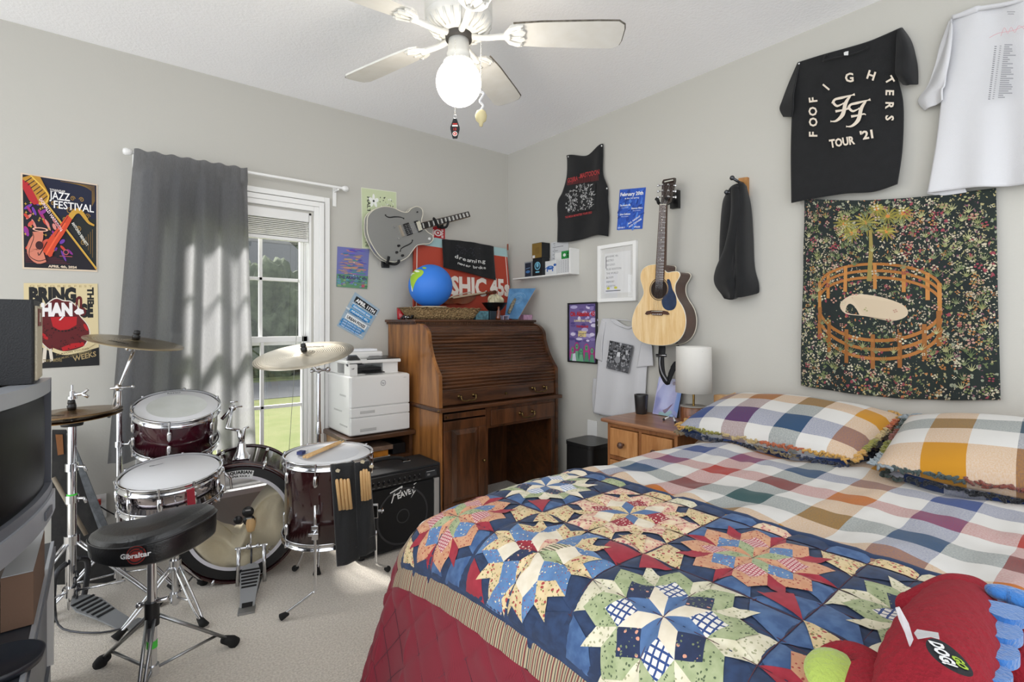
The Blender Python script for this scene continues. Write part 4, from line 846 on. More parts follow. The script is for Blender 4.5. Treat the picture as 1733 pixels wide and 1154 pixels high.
def stand(name, top, foot_c, reach, ang, lab, legh=.16, r=.012, cat='stand', yoke=None, tape=None, dbl=True, mt=CHROME, foot=.018):
    t = thing(name, lab, cat, (foot_c[0], foot_c[1], 0)); fc = Vector((foot_c[0], foot_c[1], 0)); top = Vector(top)
    k = M(); k.cyl(fc + Vector((0, 0, .03)), Vector((fc.x, fc.y, top.z)), r, n=18); k.build('post', mt, t)
    for z in (legh + .02, legh * .35): k = M(); k.cyl(fc + Vector((0, 0, z - .018)), fc + Vector((0, 0, z + .018)), r * 1.7, n=18); k.build('collar', DARKST if mt == STEEL else mt, t)
    for a in ang:
        rc = reach if not isinstance(reach, (list, tuple)) else reach[ang.index(a)]
        d = Vector((math.cos(R_(a)), math.sin(R_(a)), 0)); s = Vector((-d.y, d.x, 0)); tip = fc + d * rc + Vector((0, 0, .02)); lg = M()
        for q in ((-.009, .009) if dbl else (0,)):
            lg.tube([fc + s * q + d * r + Vector((0, 0, legh + .015)), fc + s * q + d * rc * .72 + Vector((0, 0, legh * .38)), tip + s * q * .3], .0045 if dbl else .0075, n=8, sub=3)
        lo = lg.build('leg', mt, t)
        k = M(); k.tube([fc + d * r + Vector((0, 0, legh * .35)), fc + d * rc * .6 + Vector((0, 0, legh * .36 + .015))], .0042, n=8); k.build('brace', mt, lo)
        k = M(); k.tube([tip - d * .025 + Vector((0, 0, .008)), tip + Vector((0, 0, -.004)), tip + d * .012 - Vector((0, 0, .012))], [.010, .014, foot], n=12); k.build('rubber_foot', RUBBER, lo)
    if tape: k = M(); k.cyl(fc + Vector((0, 0, tape)), fc + Vector((0, 0, tape + .02)), r * 1.12, n=18); k.build('green_tape', mat('green tape', '#4fd04a', .6, bump=(60, .05)), t)
    return t, fc
ss, fc = stand('snare_stand', (0, 0, .40), (.232, 2.42), .20, [205, 290, 55], 'chrome snare stand whose basket holds the snare drum', legh=.17, tape=.31)
for a in (30, 150, 270):
    d = Vector((math.cos(R_(a)), math.sin(R_(a)), 0)); k = M(); k.tube([fc + Vector((0, 0, .39)), fc + d * .12 + Vector((0, 0, .415)), SN + d * .192 + Vector((0, 0, -.145)), SN + d * .194 + Vector((0, 0, -.10))], .005, n=8, sub=4); k.build('basket_arm', CHROME, ss)
# floor tom
FC_ = Vector((.760, 2.185, .592))
ft, FF = drum('floor_tom', FC_, (0, -.03, 1), .172, .335, 8, 'deep wine red floor tom standing on three chrome legs', dot=mat('floor tom head', '#cfd1d6', .45, bump=(60, .05)), a0=10, shell=mat('brown red lacquer', '#2e1214', .12, coat=.7, bump=(8, .01), var=(4, '#3d191b', .5)))
for a, tipxy, zt in ((236, (.545, 2.085), .44), (330, (1.03, 2.185), .25), (105, (.70, 2.46), .25)):
    d = Vector((math.cos(R_(a)), math.sin(R_(a)), 0)); p = FC_ + d * .196; p.z = 0; tp2 = Vector((*tipxy, .018)); d2 = (tp2 - Vector((p.x, p.y, .018))).normalized()
    lg = M(); lg.tube([(p.x, p.y, zt), (p.x, p.y, .13), (p.x + d2.x * .01, p.y + d2.y * .01, .10), tp2 - d2 * .03 + Vector((0, 0, .022)), tp2], .0052, n=10, sub=4); lo = lg.build('leg', CHROME, ft)
    k = M(); k.tube([tp2 - d2 * .022 + Vector((0, 0, .010)), tp2 + d2 * .004 - Vector((0, 0, .004))], [.009, .014], n=12); k.build('rubber_foot', RUBBER, lo)
    k = M(); G = Matrix.Translation((p.x - d.x * .012, p.y - d.y * .012, .335)) @ Matrix.Rotation(R_(a), 4, 'Z'); k.T = G; k.box(-.012, .022, -.013, .013, -.028, .028); k.cyl((.012, 0, .0), (.045, 0, 0), .005, n=10); k.box(.035, .041, -.020, .020, -.006, .006); k.build('leg_bracket', CHROME, ft, bev=.004)
# on the floor tom
zt = FC_.z + .0075
def on_tom(px, py): return at(px, py, z=zt)
a, b = on_tom(517, 776), on_tom(577, 750); sd_ = (b - a).normalized(); sq = Vector((-sd_.y, sd_.x, 0))
for i, o in enumerate((-.006, .008)):
    k = M(); k.tube([a + sq * o, a.lerp(b, .8) + sq * o, b + sq * o * 1.2, b + sd_ * .01 + sq * o * 1.2], [.0062, .0060, .0035, .0045], n=10); k.T = Matrix(); ob = k.build('drumstick', STICK, org=a.lerp(b, .5) + sq * o); ob.location.z += .006
    tag(ob, ('wooden drumstick lying across the floor tom, the one nearer the blue box' if i == 1 else 'wooden drumstick lying across the floor tom, the one nearer the rim and stick bag'), 'drumstick', 'drumsticks lying on the floor tom')
a = on_tom(511, 770); b = on_tom(533, 760); d = (b - a).normalized(); s = Vector((-d.y, d.x, 0)); k = M(); k.prism([a, a + d * .038, a + d * .038 + s * .024, a + s * .024], (0, 0, .013)); bx = k.build('sleeve', mat('blue sleeve', '#2c3568', .6, bump=(80, .02)), org=a) if 0 else None
eb = thing('eraser', 'white eraser in a dark blue sleeve lying on the floor tom', 'eraser', tuple(a)); k = M(); k.prism([a, a + d * .028, a + d * .028 + s * .024, a + s * .024], (0, 0, .013)); k.build('sleeve', mat('blue sleeve', '#2c3568', .6, bump=(80, .02)), eb)
k = M(); k.prism([a + d * .0282 + s * .001, a + d * .052 + s * .001, a + d * .052 + s * .023, a + d * .0282 + s * .023], (0, 0, .012)); k.build('rubber_block', mat('eraser white', '#dfe0e2', .7, bump=(80, .02)), eb, bev=.001)
# stick bag
bgp = Vector((.853, 1.937, .3)); bn_ = Vector((-.30, -.955, 0)).normalized() * 1.0
def SB(px, py, o=0): return pl(px, py, bgp + bn_ * o, bn_)
bag = thing('stick_bag', 'black cloth drumstick bag hanging open from the rim of the floor tom', 'bag', (bgp.x, bgp.y, .2))
def fold_panel(q, nm):
    tl, tr, br, bl_ = [SB(*p) for p in q]; k = M()
    def f(u, v): p = (tl * (1 - u) + tr * u) * (1 - v) + (bl_ * (1 - u) + br * u) * v; return p + bn_ * (.012 * math.sin(u * math.pi) ** .5 + .003 * math.sin(u * 9 + v * 4))
    k.grid(f, 24, 30); return k.build(nm, mat('bag nylon', '#0c0d10', .75, bump=(300, .3), sheen=.2), bag, solid=.012, solid_off=1)
fold_panel([(559, 786), (600, 781), (609, 945), (570, 959)], 'left_panel'); fold_panel([(600, 783), (626, 779), (637, 930), (606, 943)], 'right_panel')
fold_panel([(567, 848), (598, 845), (606, 925), (574, 932)], 'left_pocket'); fold_panel([(606, 838), (630, 835), (636, 905), (611, 912)], 'right_pocket')
for (x, y) in ((571, 796), (613, 781), (628, 789)):
    k = M(); p = SB(x, y, .03); k.prism([p + Vector(RT).to_3d() * a_ + Vector((0, 0, b_)) for a_, b_ in ((-.008, 0), (0, .007), (.011, .003), (.006, -.008), (-.006, -.006))], bn_ * .002); k.build('worn_patch', mat('beige patch', '#b5a88c', .8, bump=(90, .1)), bag)
for i, (x0, y0, x1, y1) in enumerate(((570, 812, 576, 863), (577, 811, 582, 862), (583, 812, 588, 862), (589, 811, 594, 861))):
    p = SB(x0, y0, .030); q = SB(x1, y1, .030); k = M(); k.tube([p + (p - q).normalized() * .003, p, p.lerp(q, .12), q], [.003, .0058, .0068, .0068], n=10); k.cyl  ; ob = k.build('drumstick', STICK, org=q)
    tag(ob, ['wooden drumstick in the left pouch of the hanging bag, leftmost of four', 'wooden drumstick in the left pouch of the hanging bag, second from left', 'wooden drumstick in the left pouch of the hanging bag, third from left', 'wooden drumstick in the left pouch of the hanging bag, rightmost of four'][i], 'drumstick', 'drumsticks in the left pouch of the stick bag')
for i, (x0, y0, x1, y1) in enumerate(((611, 798, 613.5, 847), (615.5, 795, 618, 847), (620, 795, 622.5, 846), (624, 799, 626.8, 844))):
    p = SB(x0, y0, .030); q = SB(x1, y1, .030); k = M(); k.tube([p + (p - q).normalized() * .003, p, p.lerp(q, .12), q], [.003, .0050, .0058, .0058], n=10); ob = k.build('drumstick', STICK, org=q)
    tag(ob, ['wooden drumstick in the right pouch of the hanging bag, leftmost of four', 'wooden drumstick in the right pouch of the hanging bag, second from left', 'wooden drumstick in the right pouch of the hanging bag, third from left', 'wooden drumstick in the right pouch of the hanging bag, rightmost of four'][i], 'drumstick', 'drumsticks in the right pouch of the stick bag')
# cymbals
def cymbal(name, c, nrm, r, lab, m_, bell=.20, txt=None, ta=0):
    F = frame(c, nrm, RT + (0,)); t = thing(name, lab, 'cymbal', tuple(c)); k = M(F)
    pr = [(.006, r * .085), (r * .07, r * .083), (r * bell * .8, r * .062), (r * bell, r * .045), (r * bell * 1.15, r * .037), (r * .5, r * .026), (r * .8, r * .012), (r, 0), (r, -.0015), (r * .8, r * .012 - .0015), (r * bell, r * .045 - .0015), (.006, r * .085 - .0015)]
    k.lathe(pr, 0, 84); o = k.build('disc', m_, t)
    if txt: A = Art(lambda u, v, h: F @ Vector((u, v, r * (.026 + .0) + h - abs(math.hypot(u, v) / r - .5) * r * .045 + .0006))); A.h = .0004; A.text(txt, 0, ta, r * .16, '#2a2621', bold=.02); A.build('logo_print', None, o)
    k = M(F); k.cyl((0, 0, -.012), (0, 0, r * .085 + .035), .004, n=10); k.lathe([(0, r * .085), (.014, r * .085), (.015, r * .085 + .014), (.009, r * .085 + .018), (.013, r * .085 + .022), (.011, r * .085 + .036), (0, r * .085 + .038)], 0, 18); k.build('felt_and_wingnut', BLACKP, t)
    return t
def cym_mat(name, c1, c2, rough, rs=700):
    m = mat(name, c1, rough, 1); nt = m.node_tree; b = nt.nodes['Principled BSDF']; tc = nd(nt, 'ShaderNodeTexCoord'); n = nd(nt, 'ShaderNodeTexNoise'); n.inputs['Scale'].default_value = 9; nt.links.new(tc.outputs['Object'], n.inputs['Vector'])
    x = nd(nt, 'ShaderNodeMixRGB'); x.inputs[1].default_value = lin(c1); x.inputs[2].default_value = lin(c2); nt.links.new(n.outputs['Fac'], x.inputs[0]); nt.links.new(x.outputs[0], b.inputs['Base Color'])
    L = nd(nt, 'ShaderNodeVectorMath', operation='LENGTH'); nt.links.new(tc.outputs['Object'], L.inputs[0]); s = math_n(nt, 'SINE', math_n(nt, 'MULTIPLY', L.outputs['Value'], rs)); bp = nd(nt, 'ShaderNodeBump'); bp.inputs['Strength'].default_value = .35; bp.inputs['Distance'].default_value = .001; nt.links.new(s, bp.inputs['Height']); nt.links.new(bp.outputs[0], b.inputs['Normal']); return m
CY1 = cym_mat('crash bronze', '#b5a68a', '#8d7d63', .28); CY2 = cym_mat('ride bronze', '#d8d2c4', '#b5aa95', .38); CY3 = cym_mat('hat bronze', '#a58a66', '#7b6243', .27)
CC = Vector((.115, 2.70, 1.068)); cymbal('crash_cymbal', CC, Vector((.15, -.13, 1)), .178, 'thin bronze crash cymbal in front of the curtain', CY1, txt='Zildjian', ta=-.10)
RC = Vector((.755, 2.500, 1.000)); cymbal('ride_cymbal', RC, Vector((-.20, -.16, 1)), .226, 'large pale ride cymbal in front of the window', CY2, txt='Zildjian', ta=.10)
HX, HYY = -.087, 2.640
HC = Vector((HX, HYY, .795)); cymbal('hi_hat_cymbal', HC + Vector((0, 0, .004)), Vector((-.04, .0, 1)), .160, 'bronze hi-hat cymbal, upper one of the closed pair', CY3, bell=.3, txt='Zildjian', ta=-.085)
tb_ = thing('hi_hat_cymbal', 'bronze hi-hat cymbal, lower one of the closed pair', 'cymbal', tuple(HC - Vector((0, 0, .02)))); k = M(frame(HC + Vector((0, 0, -.012)), Vector((.06, .03, -1)))); r = .160; k.lathe([(.006, r * .085), (r * .25, r * .06), (r * .3, r * .045), (r * .8, r * .012), (r, 0), (r, -.0015), (r * .3, r * .043), (.006, r * .083)], 0, 84); k.build('disc', CY3, tb_)
# crash stand: vertical pole and leaning top arm
cs, fc = stand('crash_cymbal_stand', (0, 0, .86), (.062, 2.765), .24, [200, 320, 80], 'chrome boom stand carrying the crash cymbal beside the curtain', legh=.22, r=.0105)
jt = Vector((.062, 2.765, .872)); k = M(); k.tube([jt - (CC - jt).normalized() * .14, jt, CC - Vector((0, 0, .02))], .0068, n=12); k.build('boom_arm', CHROME, cs)
k = M(); k.ball(jt, .018, n=14); k.tube([jt + Vector((-.03, -.015, 0)), jt + Vector((.045, -.02, .004))], .005, n=8); k.ball(jt + Vector((.047, -.02, .004)), .008, n=8); k.build('boom_joint', CHROME, cs)
k = M(); p = CC - Vector((0, 0, .022)); k.ball(p + Vector((-.022, -.01, .0)), .015, n=14); k.ball(p + Vector((.012, -.01, 0)), .013, n=14); k.tube([p + Vector((-.02, -.01, 0)), p + Vector((.02, -.01, 0))], .008, n=8); k.build('tilter', CHROME, cs)
for z in (.63, .40, .33): k = M(); k.cyl((.062, 2.765, z - .012), (.062, 2.765, z + .012), .016, n=16); k.tube([(.062, 2.765, z), (.095, 2.74, z), (.10, 2.735, z + .018)], .005, n=8); k.build('clamp', CHROME, cs)
# ride stand
rs_, fc = stand('ride_cymbal_stand', (0, 0, .90), (.845, 2.575), .22, [250, 10, 130], 'chrome stand carrying the ride cymbal between window and printer', legh=.20, r=.010)
k = M(); k.tube([Vector((.845, 2.575, .90)), Vector((.845, 2.575, .905)), RC - Vector((0, 0, .01))], .006, n=10); k.build('top_rod', CHROME, rs_)
k = M(); p = Vector((.845, 2.575, .915)); k.ball(p, .014, n=14); k.tube([p + Vector((-.035, -.01, 0)), p + Vector((.04, -.01, .002))], .0065, n=8); k.ball(p + Vector((.042, -.01, .002)), .014, (1, .5, 1), n=12); k.ball(p + Vector((-.036, -.01, 0)), .010, (1, .5, 1), n=12); k.build('tilter', CHROME, rs_)
k = M(); k.cyl((.845, 2.575, .60), (.845, 2.575, .66), .015, .0115, n=16); k.build('height_clamp', CHROME, rs_)
# hi-hat stand with pedal
hs_, fc = stand('hi_hat_stand', (0, 0, .76), (HX, HYY), [.27, .30, .24], [215, 335, 95], 'chrome hi-hat stand with footboard at the left of the kit', legh=.28, r=.0145, tape=.46, dbl=True, foot=.02)
k = M(); k.cyl((HX, HYY, .737), (HX, HYY, .907), .0038, n=10); k.build('pull_rod', CHROME, hs_)
k = M(); k.lathe([(.0, .747), (.034, .747), (.036, .757), (.030, .769), (.022, .772), (0, .773)], 0, 24, True, Matrix.Translation((HX, HYY, 0))); k.build('felt_cup', BLACKP, hs_)
k = M(); k.lathe([(0, .819), (.012, .819), (.013, .833), (.0, .834)], 0, 16, True, Matrix.Translation((HX, HYY, 0))); k.build('clutch_felt', BLACKP, hs_)
k = M(); k.cyl((HX, HYY, .834), (HX, HYY, .882), .009, n=14); k.tube([(HX, HYY, .869), (HX + .031, HYY - .015, .871), (HX + .048, HYY - .02, .887)], .006, n=8); k.tube([(HX + .031, HYY - .015, .871), (HX + .05, HYY - .02, .857)], .006, n=8); k.cyl((HX, HYY, .852), (HX, HYY, .862), .016, n=14); k.build('clutch', CHROME, hs_)
for z in (.585, .46): k = M(); k.cyl((HX, HYY, z - .015), (HX, HYY, z + .015), .021, n=18); k.tube([(HX, HYY, z), (HX + .036, HYY - .015, z), (HX + .044, HYY - .02, z - .02)], .006, n=8); k.build('height_clamp', CHROME, hs_)
hf = Vector((-.62, .80, 0)).normalized(); hb = Vector((HX, HYY, 0)) - hf * .215; 
def HQ(a, b, c): return hb + hf * a + Vector((hf.y, -hf.x, 0)) * b + Vector((0, 0, c))
k = M(); k.prism([HQ(a, b, .018 + a * .30) for a, b in ((-.085, -.028), (-.085, .028), (.03, .034), (.13, .048), (.175, .036), (.195, .014), (.195, -.014), (.175, -.036), (.13, -.048), (.03, -.034))], (0, 0, -.006)); fp = k.build('footboard', mat('footboard grey', '#9a9da0', .5, .35, bump=(200, .05)), hs_, bev=.002)
for i in range(6): k = M(); a_ = .045 + i * .022; w_ = .032 + .002 * i; k.prism([HQ(a_, -w_, .0195 + a_ * .3), HQ(a_, w_, .0195 + a_ * .3), HQ(a_ + .008, w_, .0195 + (a_ + .008) * .3), HQ(a_ + .008, -w_, .0195 + (a_ + .008) * .3)], (0, 0, .002)); k.build('grip_ridge', BLACKP, fp)
k = M(); k.prism([HQ(a, b, .0195 + a * .3) for a, b in ((-.078, -.02), (-.078, .02), (-.055, .021), (-.055, -.021))], (0, 0, .0015)); k.build('grip_ridge', BLACKP, fp)
k = M(); k.prism([HQ(a, b, .001) for a, b in ((-.12, -.03), (-.12, .03), (-.07, .032), (-.07, -.032))], (0, 0, .012)); k.build('heel_plate', STEEL, hs_, bev=.003)
for s in (-1, 1): k = M(); k.tube([HQ(.235, s * .05, .005), HQ(.225, s * .062, .10), HQ(.215, s * .058, .19), HQ(.215, s * .02, .215)], .0105, n=10, sub=4); k.build('frame_arm', DARKST, hs_)
k = M(); k.tube([HQ(-.09, 0, .006), HQ(-.02, -.07, .008), HQ(.12, -.10, .02), HQ(.23, -.055, .05)], .0035, n=8, sub=4); k.build('radius_rod', DARKST, hs_)
for i in range(5): k = M(); c_ = HQ(.19 + .004 * i, 0, .088 + i * .024); s = Vector((1, 0, 0)) if i % 2 else Vector((0, 1, 0)); k.tube([c_ + s * .011 * math.cos(q * math.pi / 6) + Vector((0, 0, .016 * math.sin(q * math.pi / 6))) for q in range(13)], .0035, n=6); k.build('chain_link', DARKST, hs_)

# throne
TH = Vector((.126, 1.955, 0)); th = thing('drum_throne', 'black vinyl drum stool with a saddle shaped seat on a chrome tripod', 'stool', (TH.x, TH.y, 0))
rt = Vector(RT).to_3d(); fwv = Vector(FW).to_3d()
def seat_out(a):
    # saddle outline: wide round rear to the right, narrow horn to the left
    x = .172 * math.cos(a); y = .13 * math.sin(a) * (1 + .35 * math.cos(a)); y += .024 * (1 - math.cos(a)) * -1 * .6
    if math.sin(a) > 0: y -= .075 * math.exp(-((a - 2.2) / .45) ** 2)
    return x, y
def seat(u, v):
    a = u * 2 * math.pi; x, y = seat_out(a); lv = [(0, .008), (.3, .0075), (.6, .006), (.85, -.002), (.96, -.014), (1, -.028), (1.0, -.06), (.985, -.082), (.9, -.09), (0, -.09)]
    t_ = v * 9; j = min(int(t_), 8); f = t_ - j; s = lv[j][0] * (1 - f) + lv[j + 1][0] * f; z = lv[j][1] * (1 - f) + lv[j + 1][1] * f
    X = x * s; Y = y * s; dome = 0 if z < -.03 else .02 * (X / .2) * 1.0 + .012 * math.exp(-((X - .09) ** 2 + Y * Y) / .01)
    tl = .07 * X
    return TH + rt * (X + .006) + fwv * Y + Vector((0, 0, .532 + z + (dome * .6 if s < 1 else dome * .6 * (1 - f) if j == 5 else 0) * (1 if z > -.03 else 0) + tl + .012 * (X / .2) ** 2))
k = M(); k.grid(seat, 96, 54); k.build('seat', VINYL, th)
k = M(); pts = [seat(i / 96, 5.05 / 9) for i in range(97)]; k.tube(pts, .0032, n=6); k.build('seam_piping', mat('piping', '#2a2a2c', .35, bump=(100, .02)), th)
A = Art(lambda u, v, h: seat(.75 + .0, 6 / 9) * 0 + (TH + rt * (.006 + u) + fwv * (-.130 * math.sqrt(max(0, 1 - (u / .172) ** 2)) * (1 + .35 * u / .172) - .0144 * (1 - u / .172) - .0045 - h) + Vector((0, 0, .484 + v + .07 * u + .012 * (u / .2) ** 2))))
A.h = .001
for rr_, c_ in ((.026, '#7e1f1a'), (.0235, '#131416'), (.019, '#7e1f1a')): A.ell(.055, 0, rr_, rr_, c_)
A.line([(.03, -.003), (.048, .012), (.062, .012), (.08, .018)], .003, '#131416', 3); A.text('Gibraltar', .052, -.008, .020, '#dcdcdc', bold=.03, wd=.082); A.build('brand_print', None, th)
k = M(); k.cyl(TH + Vector((0, 0, .06)), TH + Vector((0, 0, .446)), .0135, n=20); k.build('post', CHROME, th)
k = M(); k.cyl(TH + Vector((0, 0, .20)), TH + Vector((0, 0, .275)), .020, .020, n=20); k.build('height_collar', BLACKP, th)
k = M(); k.tube([TH + Vector((0, 0, .262)) + rt * -.04, TH + Vector((0, 0, .27)), TH + rt * .05 + Vector((0, 0, .285))], .007, n=8); k.ball(TH + rt * -.04 + Vector((0, 0, .262)), .011, n=10); k.build('wing_bolt', CHROME, th)
k = M(); k.cyl(TH + Vector((0, 0, .130)), TH + Vector((0, 0, .152)), .0146, n=20); k.build('green_tape', bpy.data.materials['green tape'], th)
k = M(); k.cyl(TH + Vector((0, 0, .045)), TH + Vector((0, 0, .075)), .019, n=16); k.build('lower_collar', CHROME, th)
for px, py in ((172, 1118), (392, 1084), (232, 1215)):
    tip = at(px, py, z=.02); d = (tip - TH); d.z = 0; L_ = d.length; d.normalize(); s = Vector((-d.y, d.x, 0)); lg = M()
    for q in (-.010, .010): lg.tube([TH + d * .016 + s * q + Vector((0, 0, .225)), tip + s * q * .5 - d * .01 + Vector((0, 0, .012))], .0052, n=8)
    lo = lg.build('leg', STEEL, th)
    k = M(); k.tube([TH + d * .016 + Vector((0, 0, .06)), TH + d * L_ * .80 + Vector((0, 0, .065))], .0048, n=8); k.build('brace', STEEL, lo)
    k = M(); k.tube([tip - d * .03 + Vector((0, 0, .02)), tip - Vector((0, 0, .0)), tip + d * .01 - Vector((0, 0, .014))], [.013, .018, .021], n=14); k.build('rubber_foot', RUBBER, lo)

# ================================================================ posters and flyers on the back wall
# jazz festival poster
P = backP((35, 292), (165, 312), (165, 460), (38, 455)); A = Art(P); sheet(A, '#d8c6b0'); A.rect(.022, .018, .985, .985, '#17131f')
A.poly([(.35, .985), (.985, .985), (.985, .12), (.05, .985)], '#151b35'); A.poly([(.985, .04), (.5, .6), (.985, .6)], '#1a2020')
for i in range(7): A.line([(.50 + i * .05, .972), (.96 - i * .006, .972 - i * .010), (.96 - i * .006, .80 - i * .01)], .004, '#8a6a2c')
for i in range(6): A.line([(.93 - i * .03, .16 + i * .04), (.93 - i * .03, .48 - i * .03)], .006, '#8a6a2c')
for i in range(7): A.line([(.04 + i * .0, .075 + i * .016), (.62 - i * .045, .075 + i * .016)], .004, '#6d2430')
for cx, cy, r, s in ((.66, .80, .035, 1), (.78, .80, .035, -1), (.86, .62, .04, 1), (.62, .66, .05, 1), (.70, .67, .03, -1), (.40, .72, .03, 1), (.74, .47, .04, -1), (.8, .32, .04, 1), (.55, .56, .03, 1)):
    A.line([(cx + s * r * (1 - t * .8) * math.cos(t * 9), cy + r * .8 * (1 - t * .8) * math.sin(t * 9)) for t in [i / 16 for i in range(17)]], .009, '#9c7a3a')
rr = random.Random(11)
for i in range(46):
    x = rr.uniform(.05, .62); y = rr.uniform(.16, .78)
    if x + (y - .1) * .9 > .78: continue
    c_ = rr.choice(['#a42a6c', '#6d3aa3', '#d05a4a', '#c8402f', '#8a2f8f', '#d88a80']); A.ell(x, y, rr.uniform(.035, .07), rr.uniform(.014, .026), c_, 14, rot=rr.choice([-50, -35, 40, -60, 30]))
for i in range(26): x = rr.uniform(.04, .5); y = rr.uniform(.2, .75); A.poly([(x - .02, y), (x, y + .005), (x + .02, y), (x, y - .005)], '#c9a13f'); A.poly([(x, y - .018), (x + .006, y), (x, y + .018), (x - .006, y)], '#c9a13f')
A.line([(.30, .72), (.985, .03)], .022, '#c89a3a'); A.line([(.30, .735), (.985, .045)], .004, '#f0d070')
A.poly([(.022, .95), (.12, .985), (.24, .985), (.36, .80), (.34, .72), (.24, .68), (.13, .72), (.022, .86)], '#b8872c'); A.poly([(.022, .93), (.10, .90), (.23, .70), (.16, .68), (.10, .72), (.022, .84)], '#b2242c')
for i in range(7): A.line([(.05 + i * .035, .905 - i * .028), (.14 + i * .033, .965 - i * .028)], .010, '#2a1620')
A.line([(.12, .985), (.33, .82), (.31, .72), (.22, .70)], .016, '#e2bb4c', 4)
A.line([(.955, .525), (.88, .55), (.83, .60), (.76, .665), (.69, .655), (.62, .58)], [.02, .03, .045, .055, .06, .07], '#c79a3c', 4)
A.line([(.62, .59), (.5, .43), (.38, .29), (.30, .17)], [.075, .10, .12, .17], '#cf4728', 4); A.line([(.28, .16), (.20, .14), (.13, .19), (.15, .27), (.20, .33), (.20, .40)], [.16, .16, .14, .13, .13, .14], '#cf7e68', 4); A.line([(.30, .16), (.40, .30), (.56, .52)], .02, '#e8603a', 3)
A.ell(.235, .425, .10, .022, '#e9b49e'); A.ell(.235, .424, .075, .013, '#2a1016'); A.line([(.12, .41), (.15, .34), (.12, .26), (.09, .19), (.10, .13), (.2, .09), (.3, .11)], .008, '#2a1016', 4)
A.ell(.22, .255, .05, .045, '#3a1016'); A.line([(.20, .18), (.22, .155), (.32, .30)], .012, '#2a1016', 3); A.line([(.60, .60), (.42, .36)], .006, '#3a1016')
A.text('TOWNSHIP', .46, .845, .042, '#e6e2de', bold=.02, wd=.2); A.text('JAZZ', .49, .765, .12, '#efeeee', bold=.015, wd=.27); A.text('FESTIVAL', .68, .672, .115, '#efeeee', bold=.015, wd=.54)
A.text('DONALD HARRISON', .36, .58, .055, '#e8cfd6', rot=-50, bold=.03, wd=.42); A.text('QUARTET', .44, .485, .035, '#c23a3a', rot=-50, bold=.03, wd=.14); A.text('ANTONIO BENNETT', .745, .40, .05, '#d8d8d0', rot=-50, bold=.03, wd=.32)
A.ell(.565, .20, .038, .03, '#c6606a'); A.ell(.565, .20, .028, .021, '#17131f'); A.line([(.48, .155), (.65, .155)], .007, '#b5555f'); A.text('APRIL 4th, 2024', .52, .028, .034, '#d8c6b0', bold=.05, wd=.38)
tag(A.build('poster', None, org=P(.5, 0, 0)), 'dark jazz festival poster with a saxophone high on the left wall', 'poster')
# bring the change poster
P = backP((40, 479), (165, 480), (168, 618), (42, 625)); A = Art(P); sheet(A, '#d6c69c'); A.poly([(0, 0), (1, 0), (1, .22), (.9, .20), (.75, .165), (.6, .15), (.45, .165), (.3, .21), (.15, .28), (0, .36)], '#17181a')
A.text('OKTOBERFEST', .5, .955, .035, '#b09a6e', sp=1.7, wd=.85)
A.text('BRING', .38, .775, .24, '#17181a', bold=.07, wd=.63); A.text('THE', .855, .955, .12, '#17181a', rot=-90, al='l', bold=.06, wd=.21); A.text('GE', .83, .60, .21, '#17181a', bold=.07, wd=.20)
A.poly(closed_xy := [(p.x, p.y) for p in closed_smooth([(.10, .62), (.22, .70), (.33, .79), (.42, .83), (.52, .80), (.62, .79), (.70, .72), (.74, .62), (.85, .50), (.88, .38), (.80, .24), (.66, .17), (.45, .17), (.28, .24), (.16, .38), (.08, .52)], 4)], '#ddd6cc'); cx, cy = .48, .46; A.poly([(cx + (x - cx) * .965, cy + (y - cy) * .965) for x, y in closed_xy], '#5c1016')
A.line([(.70, .66), (.705, .80), (.74, .83), (.76, .80), (.75, .66)], .035, '#5c1016', 4); A.ell(.78, .66, .05, .05, '#5c1016')
A.poly([(.34, .60), (.70, .60), (.69, .50), (.58, .45), (.46, .44), (.37, .49)], '#b1131c'); A.poly([(.50, .19), (.80, .25), (.78, .29), (.62, .28), (.48, .235)], '#b1131c'); A.ell(.26, .375, .055, .022, '#b1131c', rot=-40); A.ell(.82, .47, .05, .02, '#b1131c', rot=-55)
for i in range(60):
    a = rr.uniform(0, 6.28); q = rr.uniform(.3, .9); x = .5 + .33 * q * math.cos(a); y = .40 + .22 * q * math.sin(a)
    if y > .42 and .34 < x < .70: continue
    A.ell(x, y, .008, .006, '#2d0a0e', 8)
for i in range(8): A.ell(.36 + .045 * i, .475 - .045 * math.sin((i + .5) / 8 * 3.14), .014, .010, '#1a0709', 8)
A.text('CHANGE'[0:1], .10, .615, .21, '#17181a', bold=.07, wd=.12); A.text('HAN', .43, .62, .20, '#e9e6e6', bold=.07, wd=.42); A.poly([(.66, .66), (.69, .63), (.74, .62), (.80, .64), (.79, .68), (.73, .70), (.70, .75), (.71, .70)], '#e9e6e6')
A.poly([(.45, .56), (.475, .56), (.52, .60), (.50, .61)], '#e9e6e6')
for pts in (((.02, .20), (.14, .31), (.20, .30), (.06, .15)), ((.10, .10), (.20, .24), (.23, .28), (.16, .13)), ((.22, .06), (.24, .24), (.29, .25), (.27, .08)), ((.33, .07), (.31, .22), (.35, .23), (.37, .09))): A.poly(pts, '#d8cfc0'); A.poly([(x * .7 + .06, y * .7 + .05) for x, y in pts], '#5c1016') if 0 else None
A.line([(.36, .215), (.5, .17), (.66, .18), (.82, .23), (.95, .29)], .045, '#d6c69c', 4); A.text('KLAVON YOUNG', .63, .175, .026, '#6b5c3c', rot=8, wd=.45)
A.text('NEW MUSIC UNTIL MIDNIGHT', .64, .125, .035, '#8a7a55', rot=9, wd=.52, bold=.02); A.text('TWO MORE', .36, .07, .05, '#8a7a55', wd=.25); A.text('WEEKS', .80, .09, .085, '#b09a6e', rot=9, wd=.33)
tag(A.build('poster', None, org=P(.5, 0, 0)), 'tan poster with a red figure and the words bring the change, under the jazz poster', 'poster')
